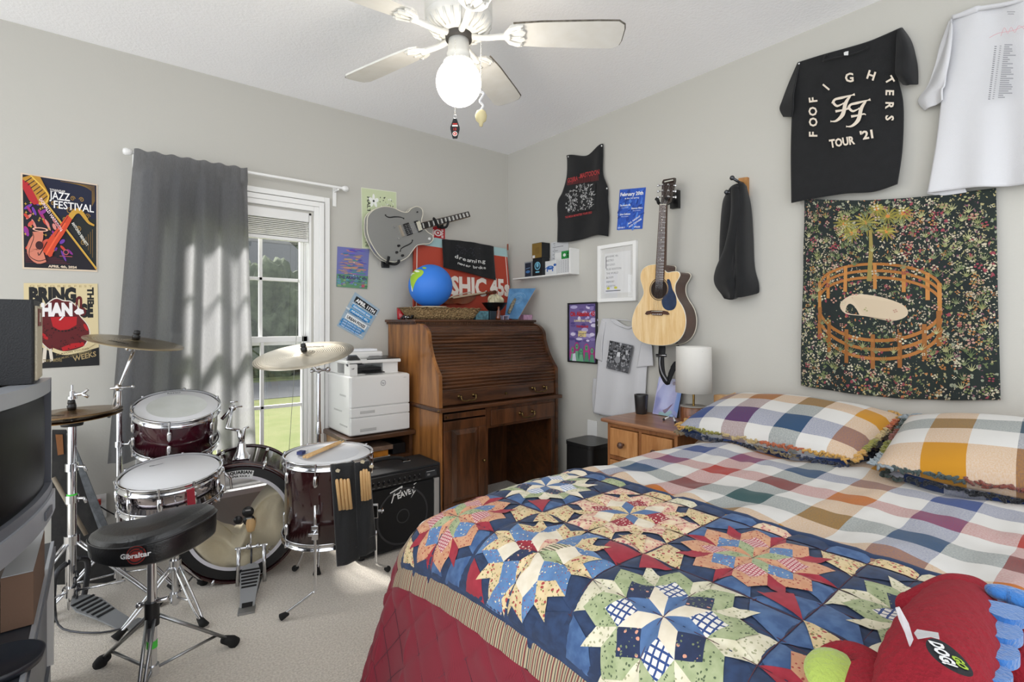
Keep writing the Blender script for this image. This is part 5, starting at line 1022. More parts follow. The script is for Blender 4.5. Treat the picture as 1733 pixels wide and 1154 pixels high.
# green poster behind the electric guitar
P = backP((611, 317), (671, 325), (672, 424), (613, 420)); A = Art(P); sheet(A, '#dfe3cf'); A.rect(.015, .01, .985, .99, '#c9d3ad')
A.text('HALT DEATH', .16, .86, .12, '#2f3430', rot=-90, al='l', bold=.03, wd=.62)
for i in range(5): a = R_(90 + 72 * i); A.ell(.34 + .08 * math.cos(a), .80 + .055 * math.sin(a), .065, .036, '#eef0ea', 16, rot=90 + 72 * i)
A.ell(.34, .80, .028, .02, '#3f4440')
for i in range(26): x = rr.uniform(.5, .95); y = rr.uniform(.70, .88); A.ell(x, y, rr.uniform(.008, .02), rr.uniform(.006, .012), rr.choice(['#2f3430', '#2f3430', '#eef0ea']), 8, rot=rr.uniform(0, 90))
A.line([(.2, .60), (.35, .58), (.45, .61)], .014, '#2f3430', 3)
for i in range(7): A.rect(.08 + .02 * (i % 3), .035 + i * .02, .55 - .05 * (i % 4), .045 + i * .02, '#4c5345')
tag(A.build('poster', None, org=P(.5, 0, 0)), 'pale green poster with a white flower partly behind the grey electric guitar', 'poster')
# painted poster
P = backP((571, 417), (625, 422), (621, 489), (569, 485)); A = Art(P); sheet(A, '#6f74b0')
for i in range(90): y = rr.uniform(.34, .98); A.ell(rr.uniform(.17, .83), y, rr.uniform(.05, .16), rr.uniform(.008, .022), rr.choice(['#5a55a8', '#c08a70', '#4f8f86', '#7a6fb0', '#9a7f96', '#3f6f9a', '#b39478'] if y < .85 else ['#5a4fb0', '#6a66c0', '#b07a86']), 10, rot=rr.uniform(-8, 8))
A.rect(0, 0, 1, .32, '#5f8f6a')
for i in range(60): A.ell(rr.uniform(.03, .97), rr.uniform(.02, .3), rr.uniform(.02, .08), rr.uniform(.008, .03), rr.choice(['#4f7a58', '#6f8fb0', '#8a9f7a', '#7a66a0', '#5a9aa0']), 10)
A.text('THE AKASHIC 45s', .5, .215, .11, '#3f2f6f', bold=.02, wd=.92); A.text('AT MORGANTOWN', .52, .14, .05, '#4c6f9a', wd=.5); A.rect(.8, .03, .9, .1, '#b5566a'); A.ell(.52, .63, .012, .012, '#e8e6f0', 8); A.ell(.52, .31, .012, .012, '#e8e6f0', 8)
tag(A.build('poster', None, org=P(.5, 0, 0)), 'small brightly painted purple and green poster right of the window', 'poster')
# april 11th flyer (tilted)
P = backP((601, 494), (643, 524), (613, 575), (570, 551)); A = Art(P); sheet(A, '#9fb4c4')
for i in range(70): A.ell(rr.uniform(.04, .96), rr.uniform(.03, .97), rr.uniform(.03, .1), rr.uniform(.006, .016), rr.choice(['#c9d3da', '#7f97ab', '#5f86a8', '#dfe4e6']), 10)
A.rect(.10, .77, .93, .93, '#15181c'); A.text('APRIL 11TH', .515, .80, .13, '#f0f0f0', bold=.05, wd=.74)
for y, t_ in ((.64, 'KIRKWOOD BAR'), (.51, 'AKASHIC 45s'), (.46, 'SUMMIT STREET')): A.rect(.12, y - .02, .9, y + .075, '#3f95cf') if y > .5 else None; A.text(t_, .5, y, .07, '#2b77b5' if y < .5 else '#e6eef4', bold=.03, wd=.66)
A.rect(.10, .27, .90, .42, '#e8ecee'); A.text('URBAN FOXES', .5, .30, .11, '#16181b', bold=.04, wd=.70)
for i, y in enumerate((.2, .13, .06)): A.rect(.04, y - .01, .90 - .05 * i, y + .045, '#3187c6'); A.text('FREE SHOW ALL AGES', .45, y, .04, '#dfeaf2', wd=.7)
tag(A.build('flyer', None, org=P(.5, 0, 0)), 'blue and grey flyer headed april 11th hung tilted above the printer', 'flyer')
# red sticker
P = backP((733, 381), (753, 384), (753, 408), (732, 404)); A = Art(P); sheet(A, '#b3202a'); A.ell(.42, .5, .30, .24, '#e9e2e0'); A.ell(.42, .5, .2, .16, '#b3202a'); A.ell(.42, .5, .1, .08, '#e9e2e0'); A.text('EVE', .86, .2, .22, '#e9e2e0', rot=90, al='l', bold=.04, wd=.6); A.text('RED', .12, .2, .2, '#e9e2e0', rot=90, al='l', bold=.04, wd=.5)
tag(A.build('sticker_poster', None, org=P(.5, 0, 0)), 'little red and white poster between guitar neck and red sign', 'poster')

# big red sign leaning on the wall
sy = 3.0
sg = thing('band_sign', 'large red sign with white lettering leaning on the wall behind the globe', 'sign', (2.0, sy, ZT))
SGP = lambda u, v, h: Vector((u, sy - h + (1.72 - v) * -.04, v))
cs_ = [(1.585, ZT + .002), (2.412, ZT + .002), (2.395, 1.48), (2.375, 1.712), (1.60, 1.735)]
k = M(); k.prism([SGP(u, v, 0) for u, v in cs_], (0, .012, 0)); k.build('board', mat('sign red', '#b0402b', .6, bump=(20, .03)), sg)
A = Art(SGP); A.poly([(1.60, 1.735), (1.60, 1.672), (2.385, 1.650), (2.375, 1.712)], '#a5c4c6'); A.line([(1.605, ZT + .01), (1.622, 1.670)], .006, '#e8ddd3'); A.line([(2.398, ZT + .01), (2.365, 1.65)], .006, '#e8ddd3')
S0 = at(762, 500, y=2.985); S1 = at(865, 490, y=2.985)
zb = at(795, 499, y=2.99).z; xs0 = at(762, 498, y=2.99).x; xs1 = at(823, 498, y=2.99).x; x40 = at(829, 498, y=2.99).x; x41 = at(862, 498, y=2.99).x; hh = at(795, 470, y=2.99).z - zb
A.text('SHIC', (xs0 + xs1) / 2, zb, hh * 1.42, '#e9e0d6', bold=.045, wd=xs1 - xs0); A.text('AKA', xs0 - .03, zb, hh * 1.42, '#e9e0d6', bold=.045, al='r', wd=.24); A.text('45s', (x40 + x41) / 2, zb + .008, hh * 1.36, '#e9e0d6', bold=.045, wd=x41 - x40)
A.build('sign_lettering', None, sg)
k = M(); k.cyl((2.372, 2.98, 1.70), (2.372, 2.98, 1.745), .006, n=10); k.build('hook', mat('copper hook', '#8a4a35', .5, .5, bump=(40, .05)), sg)
# ---------------------------------------------------------------- cloth helper: rows of pixel points on a wall plane
def clothmesh(k, rows, M_, nx=28, ny=36, fold=None, m=0):
    """rows: list of rows of 3D points (equal counts)"""
    R0 = [smooth(r, max(2, nx // (len(r) - 1))) for r in rows]; n = len(R0[0]); cols = [smooth([r[i] for r in R0], max(2, ny // (len(rows) - 1))) for i in range(n)]; L_ = len(cols[0])
    def f(u, v):
        p = cols[min(int(round(u * (n - 1))), n - 1)][min(int(round(v * (L_ - 1))), L_ - 1)]
        return p + fold(u, v) if fold else p
    k.grid(f, n - 1, L_ - 1, m); return cols
def rw(px, py, o=.012): return at(px, py, x=XR - o)
def bw(px, py, o=.03): return at(px, py, y=YB - o)
# black shirt over the sign
k = M(); rows = [[bw(748, 405, .048), bw(790, 409, .048), bw(835, 417, .048)], [bw(749, 430, .058), bw(790, 432, .066), bw(836, 440, .058)], [bw(750, 452, .058), bw(792, 462, .080), bw(838, 474, .068)]]
clothmesh(k, rows, None, 30, 24, lambda u, v: Vector((0, -.006 * math.sin(u * 11 + v * 3) * v - .004 * math.sin(u * 23), 0)))
sh = thing('black_band_shirt', 'black band shirt draped over the top of the red sign', 'shirt', tuple(bw(790, 460, .068))); k.build('cloth', BLCLOTH, sh, solid=.006)
PS = quadP(bw(768, 415, .094), bw(830, 424, .094), bw(830, 470, .094), bw(768, 458, .094), (0, -1, 0)); A = Art(PS)
for i in range(120): A.ell(rr.uniform(.05, .72), .62 + rr.uniform(0, .4), rr.uniform(.004, .02), rr.uniform(.004, .02), rr.choice(['#2b2c35', '#30313a', '#24252d']), 7)
for i, c_ in enumerate('dreaming'): A.text(c_, .06 + .105 * i, .50 - .06 * math.sin(i / 7 * 3.14), .20, '#c9c9c6', bold=.02, rot=rr.uniform(-10, 10))
for i, c_ in enumerate('never broke'): A.text(c_, .12 + .07 * i, .28 - .05 * math.sin(i / 10 * 3.14), .15, '#c9c9c6', bold=.02, rot=rr.uniform(-12, 12)) if c_ != ' ' else None
A.build('shirt_print', None, sh)

# ================================================================ electric guitar
eg = thing('electric_guitar', 'silver grey semi-hollow electric guitar hung sideways on the back wall', 'guitar', (1.55, 2.95, 1.55))
EGY = 2.950
def gz(X, Y, y=EGY): return at(600 + X / 4.122, 300 + Y / 4.122, y=y)
eo = closed_smooth([(88, 330), (95, 270), (140, 225), (205, 205), (270, 213), (330, 240), (370, 243), (400, 216), (438, 204), (470, 222), (477, 260), (468, 300), (480, 345), (515, 385), (545, 405), (547, 435), (522, 462), (475, 466), (435, 476), (408, 508), (370, 556), (320, 584), (265, 590), (210, 575), (160, 530), (112, 450), (90, 385)], 4)
silver = mat('silver lacquer', '#8f8f8c', .3, .35, coat=.4, bump=(30, .01)); cream = mat('cream binding', '#dcd7c6', .5, bump=(40, .02))
pts = [gz(p.x, p.y) for p in eo]; k = M(); k.prism(pts, (0, .042, 0), 0, True); k.build('body', silver, eg, bev=.004)
k = M(); k.tube(pts + [pts[0]], .0028, n=6); k.build('binding', cream, eg)
pts2 = [p + Vector((0, .042, 0)) for p in pts]; k = M(); k.tube(pts2 + [pts2[0]], .0028, n=6); k.build('binding', cream, eg)
def gp(nm, poly, m_, d=.006, lift=0, par=None): k = M(); k.prism([gz(x, y) - Vector((0, lift, 0)) for x, y in poly], (0, -d, 0)); return k.build(nm, m_, par or eg, bev=.0008)
nk = gp('neck', [(455, 318), (787, 240), (800, 278), (468, 368)], mat('neck maple', '#9a7b52', .4, bump=(30, .02)), .010)
fb = gp('fingerboard', [(455, 320), (787, 240), (800, 276), (466, 366)], mat('ebony', '#1c1714', .4, bump=(30, .02)), .006, .010)
import itertools
for i in range(12):
    t0 = 1 - (1 - i / 12) ** 1.0; q = .03 + .97 * (i / 12) ** .85; w_ = .016 + .026 * (i / 12)
    a, b, c_, d_ = [Vector((x, y, 0)) for x, y in ((455, 320), (787, 240), (800, 276), (466, 366))]
    def e(t, s): p = (a.lerp(b, t)).lerp(d_.lerp(c_, t), s); return (p.x, p.y)
    gp('inlay', [e(q, .14), e(min(q + w_, .995), .14), e(min(q + w_, .995), .86), e(q, .86)], mat('pearl inlay', '#c9c9c4', .3, bump=(30, .02)), .0006, .0162, fb)
    fx = q - w_ * .55
    if fx > 0: gp('fret', [e(fx, 0), e(fx + .004, 0), e(fx + .004, 1), e(fx, 1)], CHROME, .001, .0162, fb)
pu = gp('pickup', [(412, 308), (436, 302), (470, 375), (445, 385)], BLACKP, .010); gp('pickup_cover', [(424, 314), (450, 306), (468, 366), (443, 376)], mat('nickel cream', '#cfcab6', .35, bump=(40, .02)), .002, .010, pu)
pu = gp('pickup', [(336, 328), (372, 316), (404, 396), (366, 410)], BLACKP, .010)
for i in range(6):
    for j in (0, 1): x = 352 + j * 17 + i * 4.6; y = 336 - j * 5 + i * 11; k = M(); p = gz(x, y) - Vector((0, .0095, 0)); k.cyl(p, p - Vector((0, .0018, 0)), .0018, n=8); k.build('pole_piece', CHROME, pu)
gp('bridge', [(304, 338), (316, 334), (346, 410), (332, 416)], mat('bridge nickel', '#b5a99a', .3, .7, bump=(40, .02)), .012)
for x, y in ((271, 350), (303, 428)): k = M(); p = gz(x, y); k.cyl(p, p - Vector((0, .012, 0)), .0055, n=16); k.build('tailpiece_stud', CHROME, eg)
for x, y in ((306, 478), (292, 524), (332, 546)): k = M(); p = gz(x, y); k.cyl(p, p - Vector((0, .014, 0)), .0085, .007, n=20); k.build('control_knob', BLACKP, eg)
k = M(); p = gz(520, 429); k.cyl(p, p - Vector((0, .008, 0)), .008, n=18); k.build('selector_cap', PLWHITE, eg)
k = M(); p = gz(437, 243); k.cyl(p, p - Vector((0, .006, 0)), .005, n=14); k.build('strap_button', BLACKP, eg)
for fp_ in (([(215, 262), (222, 272), (245, 280), (280, 276), (320, 278), (344, 288)], (216, 264), (342, 287)), ([(403, 438), (400, 452), (380, 468), (350, 482), (325, 498), (318, 515)], (403, 440), (319, 514))):
    k = M(); P3 = [gz(x, y) - Vector((0, .0008, 0)) for x, y in fp_[0]]; sm_ = smooth(P3, 5)
    k.tube(sm_, [.0016 + .0022 * math.sin(math.pi * i / (len(sm_) - 1)) for i in range(len(sm_))], n=6)
    for q in fp_[1:]: p = gz(*q); k.cyl(p - Vector((0, .0004, 0)), p - Vector((0, .0016, 0)), .0048, n=14)
    k.build('sound_hole', BLACKP, eg)
for i in range(6):
    k = M(); a = gz(312 + i * 4.4, 348 + i * 12) - Vector((0, .0135, 0)); b = gz(790 + i * 1.4, 246 + i * 5) - Vector((0, .0185, 0)); k.tube([a, b], .00035, n=4); k.build('string', CHROME, eg)
wh = thing('guitar_wall_hook', 'black padded wall hook under the body of the silver grey guitar', 'hook', tuple(gz(215, 605, YB)))
k = M(); a = gz(215, 605, YB - .012); k.box(a.x - .024, a.x + .024, YB - .024, YB, a.z - .024, a.z + .024); k.build('base', BLACKP, wh, bev=.003)
for pts in (((222, 600, 3.02), (228, 596, 2.98), (232, 585, 2.93), (240, 552, 2.915)), ((225, 602, 3.02), (250, 604, 2.98), (285, 606, 2.93), (308, 590, 2.91), (308, 576, 2.91))):
    k = M(); k.tube([gz(x, y, z) for x, y, z in pts], .0085, n=10, sub=5); k.build('padded_arm', RUBBER, wh)
wh = thing('guitar_wall_hook', 'black wall hook gripping the neck of the silver grey guitar', 'hook', tuple(gz(600, 330, YB)))
k = M(); a = gz(600, 322, YB - .012); k.box(a.x - .018, a.x + .018, YB - .024, YB, a.z - .024, a.z + .024); k.build('base', BLACKP, wh, bev=.003)
for pts in (((590, 345, 3.02), (585, 350, 2.97), (580, 335, 2.93), (560, 295, 2.925), (548, 285, 2.925)), ((595, 348, 3.02), (610, 352, 2.97), (640, 345, 2.93), (652, 315, 2.92), (645, 305, 2.92))):
    k = M(); k.tube([gz(x, y, z) for x, y, z in pts], .008, n=10, sub=5); k.build('padded_arm', RUBBER, wh)

# ================================================================ right wall
# blue flyer
P = rightP((1049, 321), (1093, 317), (1087, 387), (1044, 389)); A = Art(P); sheet(A, '#2f58b8')
for i in range(90): A.ell(rr.uniform(.04, .96), rr.uniform(.03, .97), rr.uniform(.03, .12), rr.uniform(.01, .04), rr.choice(['#2449a3', '#3f6fd0', '#4f82dc', '#1f3f8f', '#2f5fc4']), 10, rot=rr.uniform(0, 90))
A.text('February 20th', .50, .83, .12, '#eef1f7', bold=.03, wd=.88); A.text('at the rail spring', .52, .75, .05, '#dfe6f5', bold=.02, wd=.55)
for x, y, t_ in ((.28, .58, 'The Akashic 45s'), (.75, .49, 'Emerson Hilton'), (.30, .36, 'Jake Callahan')): A.text(t_, x, y, .06, '#e6ecf7', bold=.03, wd=.42); A.text('live music', x, y - .05, .035, '#c5d2ef', wd=.28)
A.text('ALL NIGHT', .68, .20, .06, '#e6ecf7', rot=22, bold=.03, wd=.5); A.text('NO COVER', .74, .13, .06, '#e6ecf7', rot=22, bold=.03, wd=.5); A.text('DOORS 7', .2, .03, .05, '#e6ecf7', bold=.03, wd=.28); A.text('FREE', .82, .03, .05, '#e6ecf7', bold=.03, wd=.22)
tag(A.build('flyer', None, org=P(.5, 0, 0)), 'bright blue flyer headed february 20th between tank top and acoustic guitar', 'flyer')
# tank top
tk = thing('tank_top', 'black sleeveless band tank top pinned high on the right wall', 'shirt', tuple(rw(985, 330)))
k = M(); TR = [[(960, 263), (972, 261), (1005, 256), (1014, 246), (1021, 244)], [(961, 274), (975, 272), (1002, 270), (1014, 266), (1021, 262)], [(960, 300), (975, 300), (1000, 298), (1012, 296), (1021, 295)], [(953, 325), (975, 322), (998, 320), (1016, 318), (1029, 318)], [(945, 343), (965, 342), (990, 340), (1012, 340), (1029, 340)], [(945, 375), (965, 374), (990, 370), (1012, 368), (1031, 366)], [(944, 410), (965, 409), (985, 405), (1010, 398), (1029, 400)]]
TR[0][2] = (993, 264); TR[0][1] = (966, 262)
off = lambda i, j: .010 + .010 * (i / 6) + (.012 if j in (1, 3) else 0)
clothmesh(k, [[rw(x, y, off(i, j)) for j, (x, y) in enumerate(r)] for i, r in enumerate(TR)], None, 28, 42, lambda u, v: Vector((-.003 * math.sin(u * 14 + v * 3) * v, 0, 0)))
k.build('cloth', BLCLOTH, tk, solid=.006)
def wallP(quad, off): q = [rw(*p, off) for p in quad]; return quadP(*q, (-1, 0, 0))
A = Art(wallP(((958, 294), (1014, 285), (1012, 362), (955, 369)), .034)); A.text('GOJIRA', .22, .80, .14, '#a8383a', bold=.03, wd=.33, rot=3); A.text('MASTODON', .73, .86, .15, '#a8383a', bold=.03, wd=.56, rot=3); A.text('and', .44, .85, .06, '#a8383a')
for i in range(24): x = .05 + i * .04; A.line([(x, .80 + .003 * i), (x + .01, .735)], .008, '#a8383a')
A.rect(.03, .10, .92, .70, '#17181a')
for i in range(150):
    x = rr.uniform(.06, .86); y = rr.uniform(.12, .67); a_ = rr.uniform(0, 6.3); L_ = rr.uniform(.03, .09); A.line([(x, y), (x + L_ * math.cos(a_) * .6, y + L_ * math.sin(a_) * .6 + .02), (x + L_ * math.cos(a_ + .8), y + L_ * math.sin(a_ + .8) * .6)], [.014, .02, .005], rr.choice(['#c9c9c9', '#b5b5b5', '#8a8a8a']))
A.text('THE MEGA MONSTERS TOUR 2023', .45, .005, .065, '#a8383a', bold=.03, wd=.80, rot=3); A.build('shirt_print', None, tk)
for i, (x, y) in enumerate(((962, 265), (1018, 247), (1027, 319), (950, 339))): k = M(); p = rw(x, y, .022); k.ball(p, .006, (.6, 1, 1), n=10); k.build('push_pin', PLWHITE, tk)
# framed set list
fr = thing('picture_frame', 'white framed handwritten list behind glass on the right wall', 'picture', tuple(rw(1047, 510, 0)))
c4 = [rw(1015, 417, .0), rw(1080, 407, .0), rw(1080, 509, .0), rw(1015, 512, .0)]; y0, y1 = c4[0].y, c4[1].y; z1_, z0_ = c4[0].z, c4[2].z
k = M(); f = .022
for q in ((y0, y0 - f, z0_, z1_), (y1 + f, y1, z0_, z1_), (y0 - f, y1 + f, z1_ - f, z1_), (y0 - f, y1 + f, z0_, z0_ + f)): k.box(XR - .024, XR, min(q[:2]), max(q[:2]), q[2], q[3])
k.build('frame', WHITE, fr, bev=.002)
k = M(); k.box(XR - .008, XR - .002, y1 + f, y0 - f, z0_ + f, z1_ - f); k.build('mount', mat('mount paper', '#dad9d6', .9, bump=(40, .01)), fr)
yw = (y0 - y1 - 2 * f); A = Art(lambda u, v, h: Vector((XR - .0085 - h, y0 - f - u * yw, z0_ + f + v * (z1_ - z0_ - 2 * f)))); A.rect(.10, .10, .90, .90, '#e4e4e4')
for i, t_ in enumerate(('AKASHIC 45s', 'DESTRO', '3D GOLD', 'BLUE ADDITION', 'THE WORLD', 'BLOOM', 'MEMORY', 'CASSETTE')): A.text(t_, .16, .82 - i * .085, .055, '#55565a', al='l', sx=1.15, rot=rr.uniform(-1, 2), bold=-.005)
A.rect(.14, .60, .16, .84, '#4c4d50'); A.rect(.14, .14, .60, .155, '#4c4d50'); A.ell(.22, .20, .05, .025, '#d8d23a'); A.ell(.45, .205, .05, .025, '#d8d23a'); A.build('list', None, fr)
k = M(); k.box(XR - .0160, XR - .0145, y1 + f, y0 - f, z0_ + f, z1_ - f); k.build('glass', thin_glass('picture glass', 1.0), fr)
# framed concert poster
fr = thing('framed_poster', 'black framed purple concert poster left of the white shirt', 'poster', tuple(rw(987, 614, 0)))
c4 = [rw(963, 513, 0), rw(1012, 513, 0), rw(1013, 616, 0)]; y0, y1, z1_, z0_ = c4[0].y, c4[1].y, c4[0].z, c4[2].z; f = .009
k = M()
for q in ((y0, y0 - f, z0_, z1_), (y1 + f, y1, z0_, z1_), (y0 - f, y1 + f, z1_ - f, z1_), (y0 - f, y1 + f, z0_, z0_ + f)): k.box(XR - .016, XR, min(q[:2]), max(q[:2]), q[2], q[3])
k.build('frame', BLACKP, fr, bev=.001)
A = Art(lambda u, v, h: Vector((XR - .006 - h, y0 - f - u * (y0 - y1 - 2 * f), z0_ + f + v * (z1_ - z0_ - 2 * f)))); A.rect(0, 0, 1, 1, '#6f5f96')
for i in range(40): A.ell(rr.uniform(.06, .94), rr.uniform(.35, .97), rr.uniform(.05, .16), rr.uniform(.015, .04), rr.choice(['#8a7bb5', '#b8aed6', '#5f4f8a', '#d8d0e6', '#4c4080']), 12)
A.text('Oh Akashic 45', .5, .79, .11, '#b5202a', bold=.05, wd=.92); A.text('SUMMERTIME TOUR', .5, .69, .05, '#e0cfb0', bold=.04, wd=.62); A.text('THE VILLAGE', .5, .59, .05, '#b5202a', bold=.05, wd=.45); A.text('URBAN', .5, .49, .06, '#e6d27a', bold=.05, wd=.3); A.text('FOXES', .5, .43, .07, '#e6d27a', bold=.05, wd=.3); A.ell(.15, .47, .09, .03, '#d8d0e6'); A.ell(.86, .47, .09, .03, '#d8d0e6')
for x, h_, c_ in ((.14, .24, '#b03a86'), (.30, .32, '#a2307a'), (.46, .22, '#3f7a5a'), (.66, .30, '#b03a86'), (.86, .24, '#a2307a')): A.ell(x, h_ * .5, .12, h_ * .55, c_); A.ell(x, h_ * .8, .055, .05, '#5a9a76'); A.poly([(x - .09, 0), (x + .09, 0), (x + .05, h_ * .55), (x - .05, h_ * .55)], '#6faa86' if x < .5 else '#4c8a6a'); A.ell(x, h_ * .8, .02, .01, '#203a30')
A.poly([(.12, 0), (.28, 0), (.24, .14), (.15, .12)], '#d8d8e6'); A.build('print', None, fr)
k = M(); k.box(XR - .0125, XR - .0115, y1 + f, y0 - f, z0_ + f, z1_ - f); k.build('glass', thin_glass('poster glass', .25), fr)
# wall shelf and what stands on it
sf = thing('wall_shelf', 'narrow white wall shelf in the corner with a raised right end', 'shelf', (XR, 2.58, 1.45))
def sq(X, Y, o=0): return at(860 + X / 3.848, 240 + Y / 3.848, x=XR - o)
SH0 = 2.88; SH1 = 2.30; zs = 1.478
k = M(); k.box(XR - .085, XR, SH1, SH0, zs - .010, zs); k.build('shelf_board', PLWHITE, sf, bev=.002)
k = M(); k.box(XR - .085, XR, SH1 - .004, SH1 + .006, zs - .010, 1.635); k.build('end_panel', PLWHITE, sf, bev=.001)
k = M(); k.box(XR - .006, XR - .001, SH1, 2.52, zs, 1.630); k.build('back_panel', PLWHITE, sf, bev=.001)
def shb(nm, px0, px1, z0, z1, o, d, m_, lab, cat):
    a = at(px0, 480, x=XR - o - d).y; b = at(px1, 480, x=XR - o - d).y; k = M(); k.box(XR - o - d, XR - o, b, a, z0, z1); t = thing(nm, lab, cat, (XR - o - d / 2, (a + b) / 2, z0)); k.build('box_body', m_, t, bev=.001)
    return t, (lambda u, v, h: Vector((XR - o - d - h, a + (b - a) * u, z0 + (z1 - z0) * v)))
t, P = shb('slim_box', 887.5, 899.5, zs, 1.588, .015, .05, mat('grey card', '#8f9296', .5, bump=(40, .02)), 'slim grey box with a dark blue front at the left end of the wall shelf', 'box'); A = Art(P); A.rect(.1, .05, .95, .92, '#151d30'); A.ell(.5, .35, .3, .09, '#3f6fa8'); A.line([(.2, .55), (.8, .6)], .03, '#7a9ac0'); A.build('front_print', None, t)
t, P = shb('black_box', 901.5, 918, zs, 1.602, .01, .065, mat('matt black card', '#0f1216', .5, bump=(40, .02)), 'black box with a pale blue emblem on the wall shelf, below the gold box', 'box'); A = Art(P); A.ell(.5, .56, .30, .23, '#6fb0c9'); A.ell(.5, .56, .22, .17, '#17384a'); A.ell(.5, .60, .12, .12, '#6fb0c9'); A.rect(.3, .18, .7, .26, '#6fb0c9'); A.build('front_print', None, t)
t, P = shb('gold_box', 900.5, 917, 1.6025, 1.706, .004, .075, mat('black card', '#121214', .45, bump=(40, .02)), 'black box with a dark gold front, topmost on the wall shelf', 'box'); A = Art(P); A.rect(.0, .0, .98, .98, '#7a5f24'); A.rect(.05, .02, .3, .2, '#d8d8d8')
for i in range(6): A.rect(.35, .3 + i * .07, .75, .315 + i * .07, '#4c3a14')
A.build('front_print', None, t)
t, P = shb('dog_card', 919, 942.5, zs, 1.575, .045, .004, mat('white card', '#d3d4d4', .7, bump=(40, .01)), 'white card with a blue long-bodied dog standing on the wall shelf', 'card'); A = Art(P); A.ell(.52, .52, .26, .14, '#2f5fa8'); A.ell(.86, .68, .10, .09, '#2f5fa8'); A.rect(.28, .25, .36, .5, '#2f5fa8'); A.rect(.66, .25, .74, .5, '#2f5fa8'); A.line([(.26, .55), (.16, .45)], .05, '#2f5fa8'); A.ell(.55, .56, .1, .04, '#8aaee0'); A.build('front_print', None, t)
t, P = shb('lyric_sheet', 943, 969, zs, 1.575, .05, .003, mat('white sheet', '#cfd0d1', .8, bump=(40, .01)), 'white sheet of slanted writing standing at the right of the wall shelf', 'paper'); A = Art(P)
for i in range(6):
    for j in range(9): A.line([(.08 + i * .15, .9 - j * .095), (.08 + i * .15 + .08, .87 - j * .095)], .02, '#6a6b6f')
A.build('front_print', None, t)
t, P = shb('green_card', 950, 968, 1.580, 1.634, .011, .003, mat('green card', '#1f8a3c', .5, bump=(40, .01)), 'green card with white symbols above the slanted sheet on the wall shelf', 'card'); A = Art(P); A.ell(.3, .5, .14, .2, '#dfe9e0', 12)
for i in range(4): A.rect(.56 + .18 * (i % 2), .2 + .36 * (i // 2), .66 + .18 * (i % 2), .42 + .36 * (i // 2), '#12301a')
A.build('front_print', None, t)
t, P = shb('handwritten_note', 932, 962, 1.576, 1.708, .003, .0015, mat('note paper', '#c6c7c9', .8, bump=(40, .01)), 'white handwritten note standing behind the gold box on the wall shelf', 'paper'); A = Art(P)
for i, (x, w_) in enumerate(((.15, .12), (.2, .05), (.12, .6), (.2, .05), (.12, .3), (.2, .05), (.12, .35), (.2, .05), (.12, .2))): A.rect(x, .9 - i * .095, x + w_, .92 - i * .095, '#33353a')
A.build('front_print', None, t)
# white t-shirt with a photo print
wt = thing('white_t_shirt', 'white t-shirt with a grey photo print hung below the framed list', 'shirt', tuple(rw(1050, 620)))
WR = [[(1020, 539), (1040, 540), (1062, 552), (1085, 548), (1100, 560)], [(1016, 575), (1040, 575), (1060, 580), (1080, 585), (1098, 592)], [(1013, 615), (1035, 618), (1058, 622), (1078, 627), (1094, 632)], [(1010, 655), (1032, 660), (1055, 664), (1075, 668), (1092, 672)], [(1006, 698), (1028, 704), (1052, 702), (1072, 700), (1092, 700)]]
k = M(); clothmesh(k, [[rw(x, y, .012 + .012 * (i / 4) + (.008 if j in (1, 3) else 0)) for j, (x, y) in enumerate(r)] for i, r in enumerate(WR)], None, 32, 36, lambda u, v: Vector((-.006 * math.sin(u * 16 + v * 2) * v, 0, 0)))
k.build('torso', WHCLOTH, wt, solid=.005)
k = M(); clothmesh(k, [[rw(1019, 541, .014), rw(1026, 545, .02)], [rw(1010, 575, .014), rw(1020, 580, .03)], [rw(1008, 606, .014), rw(1019, 612, .03)]], None, 10, 16); clothmesh(k, [[rw(1005, 640, .012), rw(1016, 640, .022)], [rw(1003, 670, .012), rw(1013, 672, .022)], [rw(1005, 698, .012), rw(1014, 702, .022)]], None, 8, 14); k.build('sleeve', WHCLOTH, wt, solid=.005)
k = M(); clothmesh(k, [[rw(1088, 548, .03), rw(1096, 556, .026), rw(1101, 566, .02)], [rw(1085, 585, .034), rw(1096, 590, .03), rw(1104, 592, .02)], [rw(1078, 622, .034), rw(1092, 620, .03), rw(1106, 619, .02)]], None, 12, 18); k.build('sleeve', WHCLOTH, wt, solid=.005)
k = M(); k.tube([rw(x, y, .028) for x, y in ((1033, 540), (1044, 549), (1056, 554), (1066, 555), (1074, 549))], .004, n=8, sub=4); k.tube([rw(x, y, .016) for x, y in ((1033, 540), (1050, 541), (1066, 543), (1074, 549))], .003, n=8, sub=4); k.build('collar', WHCLOTH, wt)
A = Art(wallP(((1032, 576), (1072, 585), (1063, 632), (1026, 623)), .042)); A.rect(0, 0, 1, 1, '#5c5d61')
for i in range(240): y = rr.uniform(0, 1); A.ell(rr.uniform(.03, .97), .02 + y * .96, rr.uniform(.01, .05), rr.uniform(.01, .05), rr.choice(['#2b2c2f', '#3c3d40', '#8d8e92', '#b8b9bd', '#1d1e20'] if y > .35 else ['#8d8e92', '#6b6c70', '#a5a6aa', '#4c4d50']), 8)
A.ell(.5, .55, .07, .16, '#cfd0d3'); A.ell(.5, .72, .045, .05, '#3c3d40'); A.ell(.5, .4, .12, .12, '#8d8e92'); A.build('shirt_print', None, wt)

